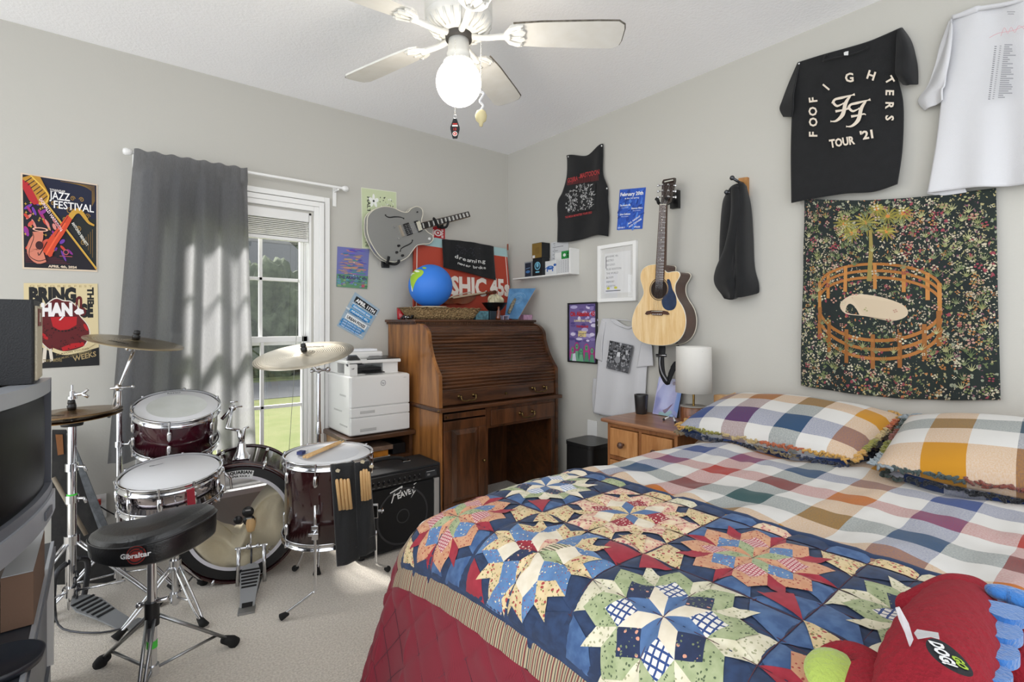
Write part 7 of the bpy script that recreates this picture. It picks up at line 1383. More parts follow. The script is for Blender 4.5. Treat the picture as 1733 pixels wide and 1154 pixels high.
# small toy on the nightstand
ty = thing('earbud_pair', 'small pair of white earphones with dark tips lying before the lilac picture', 'earphones', (2.27, 1.50, NZ))
for a, b in (((2.275, 1.520, NZ + .020), (2.245, 1.535, NZ + .007)), ((2.270, 1.495, NZ + .022), (2.225, 1.455, NZ + .007))):
    k = M(); k.tube([a, b], .0045, n=10); e_ = k.build('stem', PLWHITE, ty); k = M(); k.ball(b, .0065, n=12); k.build('tip', BLACKP, e_)
k = M(); k.ball((2.272, 1.508, NZ + .026), .010, (1, 1.6, .8), n=14); k.build('body', mat('pale blue plastic', '#8fa6d0', .3, bump=(30, .01)), ty)

# ================================================================ bed
BX1, BX0, BYa, BYb = 2.36, .60, 1.285, -.28        # head, foot, window side, camera side
bf = thing('bed', 'pine bed frame with a slatted headboard against the right wall', 'bed', (1.5, .5, 0)); PB_ = wood('pale pine', '#b98a58', '#d6ae7d', 'y', .4); PBz = wood('pale pine upright', '#b98a58', '#d6ae7d', 'z', .4)
k = M(); k.box(2.34, 2.385, BYb + .0, BYa + .0, .735, .790); k.build('top_rail', PB_, bf, bev=.006)
k = M(); k.box(2.345, 2.38, BYb, BYa, .40, .46); k.build('lower_rail', PB_, bf, bev=.004)
for y in (BYa - .0, BYb): k = M(); k.box(2.335, 2.39, y - .03, y + .03, 0, .80); k.build('post', PBz, bf, bev=.005)
for i in range(9): y = BYb + (BYa - BYb) * (i + 1) / 10; k = M(); k.box(2.352, 2.372, y - .032, y + .032, .46, .736); k.build('slat', PBz, bf, bev=.003)
for y in (BYa - .04, BYb + .04): k = M(); k.box(BX0 + .08, 2.34, y - .014, y + .014, .22, .34); k.build('side_rail', PB_, bf)
for y in (BYa - .06, BYb + .06): k = M(); k.box(BX0 + .12, BX0 + .18, y - .03, y + .03, 0, .34); k.build('foot_leg', PBz, bf)
k = M(); k.box(BX0 + .06, 2.335, BYb + .03, BYa - .03, .345, .615); tag(k.build('mattress', mat('mattress ticking', '#d9d7d2', .9, bump=(60, .1)), org=(1.45, .5, .345), bev=.04, seg=4), 'white mattress on the pine bed frame under the covers', 'mattress')
from mathutils import noise as NZ_
def arc(d, r, flare):
    if d <= 0: return 0, 0
    if d < r * math.pi / 2: t = d / r; return r * math.sin(t), r * (1 - math.cos(t))
    e = d - r * math.pi / 2; return r + flare * e, r + e * math.sqrt(1 - flare * flare)
def bed_pt(X, Y, lift, r=.115, flare=.10, top=.665):
    """X, Y unrolled cloth coordinates: past the edges they continue down the sides"""
    ex = BX0 + .02 + r; dx = ex - X; ax, zx = arc(dx, r, flare * 1.9); x = X if dx <= 0 else ex - ax
    ry = .19; ey = BYa - ry + .0; dy = Y - ey; ay, zy = arc(dy, ry, flare * .5); y = Y if dy <= 0 else ey + ay
    ey2 = BYb + r - .02; dz = ey2 - Y; a2, z2 = arc(dz, r, flare * .5)
    if dz > 0: y = ey2 - a2
    drop = math.sqrt(zx * zx + (zy + z2) ** 2) if zx > 0 and (zy + z2) > 0 else zx + zy + z2
    crown = .010 * (1 - ((y - .5) / .8) ** 2)
    drop += .045 * math.exp(-((X - .50) ** 2 + (Y - 1.28) ** 2) / .07)
    return Vector((x, y, max(.02, top - .005 + crown + lift - drop)))
def wrinkle(X, Y, s=1):
    p = Vector((X * 3.2, Y * 7.5, 0)); return s * (.011 * NZ_.noise(p + Vector((3, 1, 0))) + .005 * NZ_.noise(p * 2.7) + .007 * (NZ_.ridged_multi_fractal if 0 else NZ_.noise)(Vector((X * 9 + Y * 2, Y * 2.5, 4))))
plm = plaid('plaid duvet cotton', .0925, [YE, WH, TE, WH, RE, WH, BL, WH], [WH, BL, WH, YE, WH, TE, WH, RE])
def duv(u, v):
    X = 2.10 - (2.10 - 1.00) * u; Y = 1.285 + .30 - (1.885 + .30) * v
    w_ = wrinkle(X, Y, 1.0); p = bed_pt(X, Y, .0, .10)
    e = math.exp(-((X - 1.24) / .09) ** 2); w_ += .012 * e * (math.sin(Y * 38 + 3 * math.sin(Y * 7)) * .7 + .6)
    w_ += .012 * math.exp(-((X - 1.9) / .1) ** 2) * math.sin(Y * 14)
    side = 1 if Y < 1.2 else 0
    return p + Vector((0, .02 * (1 - side) * math.sin(X * 22), (w_ + .004)))
k = M(); k.grid(duv, 190, 300, uv=lambda u, v: ((2.10 - 1.10 * u) - 1.155 + .74 * 2, (1.585 - 2.185 * v) * 1.0 + .4 * 1.85 + .0925 * 8 - 1.09 + .0925 * 2 - .0))
tag(k.build('duvet', plm, org=(1.6, .5, .6)), 'plaid cotton duvet spread over the head half of the bed', 'duvet')
# fitted sheet area under the pillows
k = M(); k.grid(lambda u, v: bed_pt(2.325 - .3 * u, 1.285 + .1 - 1.685 * v, -.022, .10), 12, 90, uv=lambda u, v: (2.3 - .3 * u, 1.4 - 1.7 * v))
tag(k.build('bed_sheet', plaid('plaid sheet cotton', .0925, [BL, WH, RE, WH, YE, WH], [WH, BL, WH, YE, WH, TE]), org=(2.2, .5, .6)), 'plaid sheet covering the mattress under the pillows', 'sheet')
# ---------------------------------------------------------------- patchwork quilt
NAVY = print_fab('navy cotton', '#1c2c49', base2='#24395c'); BLUEF = print_fab('mottled blue cotton', '#33507c', base2='#47658f'); MIDB = print_fab('plain mid blue', '#46648f', base2='#4f6d98')
CREAM = print_fab('plain cream cotton', '#ddd3c0', base2='#d5cab4'); TANF = print_fab('tan floral cotton', '#d3bf96', '#9c3b3b', 95, .28, '#7a7a4a', base2='#c9b184'); REDP = print_fab('deep red cotton', '#8e1d2e', base2='#9b2536')
REDD = print_fab('red dotted cotton', '#8e1d2e', '#e0cfc0', 120, .28, rnd_=.35); GRNP = print_fab('green leaf print', '#8f9b72', '#4c5a40', 150, .26, base2='#a3ab85'); SAGE = print_fab('pale sage print', '#c9c3a8', '#9a9a7a', 140, .28, base2='#d5cfb8')
NAVF = print_fab('navy rosebud print', '#1a2745', '#c98f78', 80, .22, '#6f7a5a', base2='#1f2d4f'); RUST = print_fab('rust vine print', '#c08a68', '#9c3b35', 140, .28, base2='#c99a78'); PINK = line_fab('red lattice cotton', '#d5b5b0', '#9c3045', 150, .28); CHK = line_fab('blue check cotton', '#dcd8d0', '#27427a', 85, .28); STRP = line_fab('blue ticking', '#d5d8de', '#41649a', 110, .3, both=False)
TOIL = print_fab('pink toile', '#dcc9aa', '#b5666a', 110, .34, base2='#cfa28c'); BLFL = print_fab('blue floral cotton', '#4d719f', '#d8cda8', 110, .2, '#8e3d45', base2='#5c80aa'); BORD = line_fab('taupe stripe', '#a8997c', '#4a4640', 170, .36, both=False, axis=1, extra='#7a2f2f'); BURG = line_fab('burgundy wale', '#7d1428', '#6a0f22', 260, .5, both=False, axis=1); MSTR = line_fab('multi stripe', '#cfc4a8', '#5c4a3a', 140, .4, both=False, extra='#5f6b4a')
TOPX = 1.175; BLK = .300
COLC = [1.08, .78, .48, .18, -.12]; ROWC = [1.0, .70]
def quilt_h(X, Y):
    # padded squares between the stitching lines
    a = (X + Y) * 11.8; b = (X - Y) * 11.8; g = min(abs(math.sin(a)), 1) ** .35 * min(abs(math.sin(b)), 1) ** .35
    if X < .50: return .011 * (abs(math.sin(math.pi * ((1.5 - Y) + (.495 - X)) / .112)) ** .35) * (abs(math.sin(math.pi * ((1.5 - Y) - (.495 - X)) / .112)) ** .35)
    gx = abs(math.sin(math.pi * (X - .55) / .0375 / 2)) ** .35; gy = abs(math.sin(math.pi * (Y - .03) / .0375 / 2)) ** .35
    return .0075 * (gx * gy) ** .8 + .003 * NZ_.noise(Vector((X * 9, Y * 9, 2)))
def qp(X, Y):
    p = bed_pt(X, Y, .014, .115, .13); e = 1e-3; h = quilt_h(X, Y) + .35 * wrinkle(X, Y, .8)
    if X < .47: p.x += .012 * math.sin(Y * 17) * min(1, (.47 - X) * 4)
    n = (bed_pt(X + e, Y, .014, .115, .13) - p).cross(bed_pt(X, Y + e, .014, .115, .13) - p)
    n = Vector((0, 0, 1)) if n.length < 1e-12 else n.normalized()
    if X >= .47: p = bed_pt(X, Y, .014, .115, .13)
    if n.z < 0 and X > .7: n = -n
    return p + n * h
Q = M()
def qpatch(pts, m_, n=6):
    """bilinear patch (4 corners) or triangle in quilt coordinates"""
    if len(pts) == 3: pts = [pts[0], pts[1], pts[2], pts[2]]
    a, b, c, d = [Vector((*p, 0)) for p in pts]; vs = []; us = []
    for i in range(n + 1):
        for j in range(n + 1):
            u = i / n; v = j / n; p = (a * (1 - u) + b * u) * (1 - v) + (d * (1 - u) + c * u) * v; vs.append(qp(p.x, p.y)); us.append((p.x, p.y))
    fs = [(i * (n + 1) + j, (i + 1) * (n + 1) + j, (i + 1) * (n + 1) + j + 1, i * (n + 1) + j + 1) for i in range(n) for j in range(n)]
    if pts[2] == pts[3]: fs = [tuple(f) for f in fs]
    Q.add(vs, fs, m_, True, us)
S2 = math.sqrt(.5)
def star(cx, cy, a, ring1, sq_, ring2, mid, corner, side, half, tilt=0, simple=False):
    E_ = [Vector((math.cos(R_(45 * i + 22.5 + tilt)), math.sin(R_(45 * i + 22.5 + tilt)), 0)) * a for i in range(8)]; C = Vector((cx, cy, 0))
    cl_ = lambda p: (min(max(p.x, cx - half), cx + half), min(max(p.y, cy - half), cy + half))
    def P4(o, u, v, m_, n=5): q = [o, o + u, o + u + v, o + v]; qpatch([cl_(C + x) for x in q], m_, n)
    # ground of the block: sides and corners
    h = half; K = [(-h, -h), (h, -h), (h, h), (-h, h)]
    for i in range(4):
        A0 = K[i]; A1 = K[(i + 1) % 4]; m0 = ((A0[0] + A1[0]) / 2, (A0[1] + A1[1]) / 2)
        f = .50
        c0 = (A0[0] + (A1[0] - A0[0]) * f * .55, A0[1] + (A1[1] - A0[1]) * f * .55); c1 = (A1[0] + (A0[0] - A1[0]) * f * .55, A1[1] + (A0[1] - A1[1]) * f * .55)
        T_ = lambda p: (cx + p[0], cy + p[1])
        in0 = (c0[0] * .62, c0[1] * .62); in1 = (c1[0] * .62, c1[1] * .62)
        gl(T_(c0), T_(m0), T_((m0[0] * .6, m0[1] * .6)), T_(in0), side[i % len(side)]); gl(T_(m0), T_(c1), T_(in1), T_((m0[0] * .6, m0[1] * .6)), side[(i + 1) % len(side)])
        p3 = K[i - 1]; cB = (A0[0] + (p3[0] - A0[0]) * f * .55, A0[1] + (p3[1] - A0[1]) * f * .55)
        gl(T_(A0), T_(c0), T_((A0[0] * .62, A0[1] * .62)), T_(cB), corner[i % len(corner)])
    for i in range(8):
        e0, e1, e2, em = E_[i], E_[(i + 1) % 8], E_[(i + 2) % 8], E_[i - 1]
        # outer ring, three blades from each tip
        tip = e0 + e1
        P4(tip, em, e0, ring2[0], 4); P4(tip, e0, e1, ring2[1 % len(ring2)], 4); P4(tip, e1, e2, ring2[2 % len(ring2)], 4)
    for i in range(8):
        e0, e1, em = E_[i], E_[(i + 1) % 8], E_[i - 1]
        P4(e0, em, e1, sq_[i % len(sq_)], 4)
        P4(Vector((0, 0, 0)), e0, e1, ring1[i % len(ring1)], 4)
GL = .0
def gl(a, b, c, d, m_):
    global Q; base = len(Q.v); qpatch([a, b, c, d], m_, 5)
    for i in range(base, len(Q.v)): Q.v[i] = Q.v[i] - Vector((0, 0, .0012)) if 1 else Q.v[i]
K1 = dict(a=.0405, half=.150)
schemes = {
 'bluewhite': dict(ring1=[CREAM, MIDB], sq_=[CHK, NAVF], ring2=[GRNP, SAGE, GRNP], mid=None, corner=[NAVY, BLUEF], side=[NAVY, SAGE]),
 'ticking': dict(ring1=[MIDB, CREAM], sq_=[STRP, NAVF], ring2=[GRNP, CREAM, SAGE], mid=None, corner=[BLUEF, NAVY], side=[BLUEF, NAVY]),
 'red': dict(ring1=[GRNP, RUST], sq_=[PINK, BLFL], ring2=[RUST, REDP, RUST], mid=None, corner=[BLUEF, TANF], side=[BLUEF, NAVY]),
 'cream': dict(ring1=[CREAM, REDD, NAVF, TANF, CREAM, GRNP, MSTR, TOIL], sq_=[CREAM, BLFL], ring2=[BLFL, TANF, TANF], mid=None, corner=[NAVY, REDP], side=[NAVY, BLFL]),
 'toile': dict(ring1=[MIDB, TANF], sq_=[REDD, CREAM], ring2=[TOIL, TANF, TOIL], mid=None, corner=[TOIL, TANF], side=[TANF, TOIL]),
}
lay = [['ticking', 'toile', 'red', 'bluewhite', 'cream'], ['red', 'cream', 'bluewhite', 'red', 'toile']]
for r_, X in enumerate(ROWC):
    for c_, Y in enumerate(COLC): s = schemes[lay[r_][c_]]; star(X, Y, tilt=0, **{**K1, **s})
strip_ = None
Q.grid(lambda u, v: qp(1.18 - .64 * u, 1.24 - 1.52 * v) - Vector((0, 0, .004)), 50, 110, NAVY, uv=lambda u, v: (u, v))
# big shaded triangles joining four blocks
for X in (.85, 1.15, .56):
    for j, Y in enumerate((1.23, .93, .63, .33, .03, -.27)):
        for s1, s2, m_ in ((.062, 0, NAVY), (-.062, 0, BLUEF)):
            if X + s1 < .545 or X + s1 > 1.16: continue
            qpatch([(X, Y - .030), (X + s1, Y), (X, Y + .030)], m_, 4) if 0 else None
for j, Y in enumerate((1.23, .93, .63, .33, .03)):
    base = len(Q.v); X = .85
    qpatch([(X, Y), (X + .066, Y + .04), (X + .022, Y + .082)], REDP if j % 2 else TANF, 5); qpatch([(X, Y), (X - .066, Y - .04), (X - .022, Y - .082)], TANF if j % 2 else REDP, 5)
    for i in range(base, len(Q.v)): Q.v[i] += Vector((0, 0, .0012))
# turned-in head edge, side borders, striped border, burgundy skirt
def strip(x0, x1, y0, y1, nx, ny, m_, dz=0):
    base = len(Q.v); Q.grid(lambda u, v: qp(x0 + (x1 - x0) * u, y0 + (y1 - y0) * v) + Vector((0, 0, dz)), nx, ny, m_, uv=lambda u, v: (x0 + (x1 - x0) * u, y0 + (y1 - y0) * v))
strip(.549, .500, 1.27, -.30, 4, 150, BORD); strip(.500, -.06, 1.62, -.42, 90, 300, BURG)
strip(1.15, .549, 1.27, 1.229, 60, 4, BORD); strip(1.19, .50, 1.60, 1.27, 60, 34, BURG); strip(1.15, .549, -.269, -.42, 40, 10, BURG)
for c_ in range(10):   # narrow pieced strip at the head edge
    y0 = 1.23 - c_ * .15; strip(1.185, 1.149, y0, y0 - .075, 4, 6, [TOIL, BLUEF, NAVY, SAGE, BLUEF, NAVY, TANF, BLUEF, NAVY, TOIL][c_]); strip(1.185, 1.149, y0 - .075, y0 - .15, 4, 6, [CREAM, GRNP, TANF, NAVY, TOIL, BLUEF, SAGE, NAVY, TANF, GRNP][c_])
# rolled head edge
Q.tube([qp(1.188, 1.34 - i * .028) - Vector((0, 0, .006)) for i in range(60)], .010, m=Q.mi(NAVY), n=8)
qo = Q.build('quilt', None, org=(.9, .5, .6)); tag(qo, 'patchwork star quilt with a burgundy border covering the foot of the bed', 'quilt')
k = M()
def stitch(pts): k.tube([qp(*p) + Vector((-.0012 if p[0] < .5 else 0, 0, .0004)) for p in pts], .0007, n=4, cap=False)
for i in range(9): stitch([(.55 + i * .075, 1.24 - j * .0252) for j in range(61)])
for i in range(21): stitch([(1.165 - j * .0205, 1.23 - i * .075) for j in range(31)])
for i in range(-2, 22):
    for s in (-1, 1):
        L_ = [(.495 - j * .0185, 1.5 - i * .112 + s * j * .0185) for j in range(31)]; L_ = [p for p in L_ if p[1] < 1.6 and p[1] > -.4]
        if len(L_) > 3: stitch(L_)
k.build('stitching', mat('dark red thread', '#54303a', .9, bump=(200, .1)), qo)
# ---------------------------------------------------------------- pillows
def pillow(name, c, hx, hy, th, tilt, yaw, m_, lab, fringe, roll=0, uvo=(0, 0), grp=None, cat='pillow', seed=0, uvrot=0):
    t = thing(name, lab, cat, tuple(c), grp); Rm = Matrix.Translation(c) @ Matrix.Rotation(R_(yaw), 4, 'Z') @ Matrix.Rotation(R_(-tilt), 4, 'Y') @ Matrix.Rotation(R_(roll), 4, 'X')
    def f(u, v):
        a = (u - .5) * 2; b_ = (v - .5) * 4; side = 1 if b_ <= 1 else -1
        bb = b_ if abs(b_) <= 1 else (2 - b_)
        bb = (b_ + 0) if b_ < 1 else bb
        return a, b_
    k = M(Rm); n = 44
    for sd in (1, -1):
        def g(u, v, sd=sd):
            a = (u - .5) * 2; b_ = (v - .5) * 2; pin = 1 - .05 * (1 - b_ * b_) * (abs(a) ** 6); pin2 = 1 - .07 * (1 - a * a) * abs(b_) ** 6
            e = max(0, (1 - abs(a) ** 2.6) * (1 - abs(b_) ** 2.6)) ** .5
            w_ = .10 * NZ_.noise(Vector((a * 2.2 + seed, b_ * 2.6, seed))) + .07 * math.sin(b_ * 14 + a * 3 + seed) * (abs(a) ** 3)
            return Vector((a * hx * pin2, b_ * hy * pin, sd * th * e * (1 + w_)))
        k.grid(g, n, n, 0, uv=lambda u, v: (u * hx * 2 + uvo[0], v * hy * 2 + uvo[1])) if not uvrot else k.grid(g, n, n, 0, uv=lambda u, v: (v * hy * 2 + uvo[0], u * hx * 2 + uvo[1]))
    k.build('cushion', m_, t)
    # frayed edge: short looped tufts all round
    cols = fringe; N_ = 150; ms = [mat('fringe ' + c_, c_, .95, bump=(300, .6), sheen=.3) for c_ in cols]
    for q in range(len(cols)):
        k = M(Rm); rr2 = random.Random(seed * 9 + q)
        for i in range(N_):
            if int(i / 9) % len(cols) != q: continue
            p = i / N_ * 4; s = int(p); f_ = (p - s) * 2 - 1
            a, b_ = [(-1, f_), (f_, 1), (1, -f_), (-f_, -1)][s]; base = Vector((a * hx * (.95 if abs(a) == 1 and abs(b_) < .9 else .99), b_ * hy * (.97 if abs(b_) == 1 and abs(a) < .9 else .99), 0)); d = Vector((a if abs(a) == 1 else 0, b_ if abs(b_) == 1 else 0, 0)).normalized(); tz = Vector((d.y, -d.x, 0))
            for z in range(2): k.tube([base + tz * rr2.uniform(-.012, .012), base + d * .012 + tz * rr2.uniform(-.012, .012) + Vector((0, 0, rr2.uniform(-.008, .008))), base + d * rr2.uniform(.016, .026) + tz * rr2.uniform(-.014, .014) + Vector((0, 0, rr2.uniform(-.012, .006))), base + d * .004 + tz * rr2.uniform(-.016, .016)], .0038, n=5, sub=2)
        tag(k.build('fringe', ms[q], t), kind='stuff')
    return t
PL1 = plaid('plaid pillow cotton', .098, [BL, WH, YE, WH], [YE, WH, TE, WH, MR, WH, BL, WH]); PL2 = plaid('plaid pillow cotton warm', .100, [YE, WH, TE, WH], [TE, WH, RE, WH, '#2c3a5a', WH, YE, WH]); PLD = plaid('plaid pillow cotton dark', .09, [BL, WH, MR, WH], [BL, WH, '#1f2a40', WH])
pillow('pillow', Vector((2.115, .92, .690)), .20, .325, .062, 2, -3, PLD, 'dark plaid pillow lying under the left plaid pillow', ['#23304f', '#8a7a5c', '#1d2536'], seed=5)
pillow('pillow', Vector((2.105, .895, .762)), .215, .33, .072, 13, -3, PL1, 'white, blue and mustard plaid pillow beside the nightstand', ['#c99a4a', '#b5603a', '#bfa877', '#8f8a3c'], uvo=(.098 * 3 + .055, .02), seed=2)
pillow('pillow', Vector((2.085, .16, .692)), .21, .335, .070, 2, 2, PLD, 'dark plaid pillow lying under the right plaid pillow', ['#1b222e', '#2b3c36', '#12151c'], seed=8)
pillow('pillow', Vector((2.065, .17, .768)), .225, .345, .078, 12, 3, PL2, 'mustard, olive and white plaid pillow at the right', ['#8f9aa0', '#7a7a2c', '#7a3a2c', '#3b4a48'], uvo=(.0, .11), seed=3)

# ================================================================ red plush toy
RP = mat('red plush', '#8c0f22', .95, bump=(160, .5)); BP_ = mat('blue plush', '#2f6fb5', .95, bump=(200, .4), sheen=.4); LG = mat('lime felt', '#9db050', .95, bump=(200, .4), sheen=.3)
tc_ = Vector((.880, .165, .745)); tyy = thing('plush_toy', 'red plush toy with blue felt spikes lying on the quilt', 'plush toy', tuple(tc_))
def TQ(px, py, z): return at(px, py, z=z)
def plush_tube(k, pts, rs, n=24, sub=8, bump=0, flat=1.0):
    P, Rr = smooth([Vector(p) for p in pts], sub, rs); L_ = len(P) - 1
    def f(u, v):
        i = min(int(u * L_), L_ - 1); q = u * L_ - i; p = P[i].lerp(P[i + 1], q); r = Rr[i] * (1 - q) + Rr[i + 1] * q; t_ = (P[i + 1] - P[i]).normalized(); x = t_.cross(Vector((0, 0, 1))).normalized(); y = x.cross(t_); a = v * 2 * math.pi
        r *= 1 + bump * (math.sin(u * 70) * math.sin(a * 14)) ; e = min(u, 1 - u) * L_
        if e < sub * .5: r *= math.sqrt(max(0, 1 - (1 - e / (sub * .5)) ** 2))
        return p + x * (r * math.cos(a)) + y * (r * flat * math.sin(a))
    k.grid(f, L_ * 3, n * 3, 0); return k
k = M(); plush_tube(k, [TQ(1640, 1010, .72), TQ(1622, 1040, .74), TQ(1600, 1090, .75), TQ(1580, 1150, .75), TQ(1560, 1230, .73), TQ(1545, 1300, .72)], [.036, .046, .052, .052, .046, .04], bump=.02, flat=.82); k.build('body', RP, tyy)
k = M(); plush_tube(k, [TQ(1665, 1003, .735), TQ(1620, 997, .745), TQ(1575, 1010, .735), TQ(1545, 1022, .72), TQ(1528, 1020, .715)], [.026, .026, .022, .022, .020], flat=.8); k.build('arm', RP, tyy)
k = M(); plush_tube(k, [TQ(1700, 1040, .72), TQ(1720, 1100, .71), TQ(1740, 1160, .71)], [.04, .045, .04], flat=.8); k.build('flank', RP, tyy)
for i, (x0, y0, x1, y1) in enumerate(((1668, 1030, 1735, 1030), (1658, 1062, 1718, 1056), (1650, 1094, 1712, 1090), (1636, 1124, 1702, 1128), (1622, 1154, 1686, 1166), (1606, 1186, 1668, 1204))):
    b0 = TQ(x0, y0, .770); tip = TQ(x1, y1, .762); d = (tip - b0); s = Vector((-d.y, d.x, 0)).normalized() * .023
    P = closed_smooth([b0 - s, b0 + d * .6 - s * .95, tip, b0 + d * .6 + s * .95, b0 + s], 4); k = M(); k.prism(P, (0, 0, -.012), 0, True); k.build('spike', BP_, tyy, bev=.004, seg=3)
k = M(); plush_tube(k, [TQ(1670, 1000, .765), TQ(1700, 1004, .765), TQ(1740, 1020, .76), TQ(1790, 1040, .75)], [.012, .017, .022, .022], flat=.6); k.build('wing', BP_, tyy)
k = M(); plush_tube(k, [TQ(1400, 1140, .70), TQ(1440, 1130, .71), TQ(1475, 1160, .71), TQ(1500, 1230, .71)], [.028, .036, .040, .038], flat=.8); k.build('leg', RP, tyy)
c0 = TQ(1415, 1142, .722); F = frame(c0, Vector((-.35, -.25, .9)), (1, 0, 0)); k = M(F); k.lathe([(0, .012), (.022, .010), (.032, .003), (.034, -.004)], 0, 32); o = k.build('foot_pad', LG, tyy); o.scale = (1, 1, 1)
# logo patch and sewn-in tag
lc = TQ(1606, 1111, .8185); u_ = (TQ(1624, 1140, .8185) - TQ(1588, 1086, .8185)).normalized(); n_ = Vector((.05, -.18, .98)).normalized(); v_ = n_.cross(u_).normalized()
A = Art(lambda u, v, h: lc + u_ * u + v_ * v + n_ * (h - .9 * (v * v) / .12)); A.ell(0, 0, .0290, .0165, '#14171f', 40); A.dh = .0003; A.h += .0006; A.text('GO', .006, .0025, .0125, '#a3c23c', bold=.05); A.text('DOG!', .0, -.0105, .0155, '#e6e6e6', bold=.05); A.build('logo_patch', None, tyy)
k = M(); P = [TQ(1570, 1086, .80), TQ(1605, 1088, .805), TQ(1608, 1100, .800), TQ(1572, 1094, .797)]; k.prism([TQ(1547, 1072, .790), TQ(1552, 1066, .795), TQ(1588, 1072, .812), TQ(1590, 1082, .812), TQ(1575, 1078, .806), TQ(1552, 1082, .790)], (0, 0, .001)); tgo = k.build('sewn_tag', WHCLOTH, tyy)
k = M(); P = [TQ(1516, 1030, .86), TQ(1523, 1028, .862), TQ(1538, 1055, .83), TQ(1546, 1082, .795), TQ(1540, 1096, .785), TQ(1532, 1072, .81), TQ(1522, 1050, .835)]; k.prism(P, (.002, .001, 0)); k.build('sewn_tag', WHCLOTH, tyy)

# ================================================================ television, stand and neighbours at the left edge
fT = Vector((math.sin(R_(13)), math.cos(R_(13)), 0)); nT = Vector((fT.y, -fT.x, 0)); T0 = Vector((-.102, 1.83, 0))       # far front corner; nT points out of the screen
def tq(a, d, z): return T0 - fT * a + nT * d + Vector((0, 0, z))     # a = distance from the far corner towards the camera, d = out of the screen
SILV = mat('silver plastic', '#a7abb2', .35, .3, bump=(100, .02)); SILD = mat('grey plastic', '#6d7078', .4, .2, bump=(100, .02)); TVW = .62; TZ0, TZ1 = .655, 1.0
tv = thing('television', 'silver tube television with a dark bulging screen at the left edge', 'television', tuple(tq(TVW / 2, -.2, TZ0)))
def bow(a): return .034 * (1 - ((a - TVW / 2) / (TVW / 2)) ** 2)
def front(z0, z1, off, m_, nm, d0=-.02, n=30, par=None):
    k = M(); vs = []; 
    for i in range(n + 1): a = TVW * i / n; vs += [tq(a, bow(a) + off, z0), tq(a, bow(a) + off, z1), tq(a, d0, z0), tq(a, d0, z1)]
    fs = []
    for i in range(n): o = 4 * i; fs += [(o, o + 4, o + 5, o + 1), (o + 1, o + 5, o + 7, o + 3), (o, o + 2, o + 6, o + 4)]
    fs += [(0, 1, 3, 2), (4 * n, 4 * n + 2, 4 * n + 3, 4 * n + 1)]; k.add(vs, fs, 0, False); return k.build(nm, m_, par or tv)
front(TZ1 - .030, TZ1 + .004, .0, SILV, 'upper_bezel'); front(TZ0 - .0, TZ0 + .052, .008, SILV, 'lower_bezel'); front(TZ0 + .052, TZ0 + .075, .002, SILD, 'bezel_groove')
k = M(); k.prism([tq(-.0, .0, TZ0), tq(.022, .006, TZ0), tq(.022, .006, TZ1), tq(-.0, .0, TZ1)], -nT * .05); k.build('side_bezel', SILD, tv, bev=.003)
k = M(); k.prism([tq(.02, -.03, TZ0 + .0), tq(TVW, -.03, TZ0), tq(TVW - .08, -.40, TZ0), tq(.10, -.40, TZ0)], (0, 0, TZ1 - TZ0 - .004)); k.build('cabinet', mat('tv top', '#4f4b48', .6, bump=(30, .1), var=(10, '#6d6762', .8)), tv, bev=.006)
def scr(u, v):
    a = .035 + (TVW - .07) * u; z = TZ0 + .070 + (TZ1 - .035 - TZ0 - .070) * v; e = (1 - (2 * u - 1) ** 6) * (1 - (2 * v - 1) ** 6)
    return tq(a, bow(a) - .012 + .010 * e, z)
k = M(); k.grid(scr, 40, 24); k.build('screen', mat('crt glass', '#010101', .35, spec=.08, bump=(3, .001)), tv)
for i in range(6): a = .10 + i * .012; k = M(); p = tq(a, bow(a) + .009, TZ0 + .026); k.prism([p - fT * .004 - Vector((0, 0, .010)), p + fT * .004 - Vector((0, 0, .010)), p + fT * .004 + Vector((0, 0, .010)), p - fT * .004 + Vector((0, 0, .010))], nT * .003); k.build('button', SILD, tv)
tvf, tvn, T0 = fT, nT, Vector((-.104, 1.84, 0)); fT = Vector((0, 1, 0)); nT = Vector((1, 0, 0))
# loudspeaker on top
sp0 = at(57, 640, t=1.20); sp = thing('speaker_cabinet', 'black covered speaker cabinet with cream grille standing on the television', 'speaker', (sp0.x - .1, sp0.y, TZ1 + .006))
sx = Vector((0, 1, 0)); sL = Vector((-sx.y, sx.x, 0)); sL = sL if sL.x < 0 else -sL
z0s, z1s = TZ1 + .006, 1.204
k = M(); c_ = Vector((sp0.x, sp0.y, z0s)); k.prism([c_, c_ + sL * .22, c_ + sL * .22 + sx * .165, c_ + sx * .165], (0, 0, z1s - z0s)); k.build('cabinet', mat('black covering', '#15171b', .5, bump=(300, .25)), sp, bev=.004)
k = M(); g0 = c_ + sx * .012 - sL * .001; k.prism([g0 + Vector((0, 0, .006)), g0 + sx * .142 + Vector((0, 0, .006)), g0 + sx * .142 + Vector((0, 0, z1s - z0s - .014)), g0 + Vector((0, 0, z1s - z0s - .014))], -sL * .004); k.build('grille', mat('cream grille', '#cfc6ae', .8, bump=(400, .5)), sp, bev=.001)
k = M(); g1 = g0 - sL * .0045; zz_ = z1s - z0s; k.prism([g1 + sx * .02 + Vector((0, 0, zz_ - .062)), g1 + sx * .10 + Vector((0, 0, zz_ - .062)), g1 + sx * .10 + Vector((0, 0, zz_ - .02)), g1 + sx * .02 + Vector((0, 0, zz_ - .02))], -sL * .001); k.build('badge', mat('rust badge', '#7a2c1e', .5, bump=(40, .02)), sp)
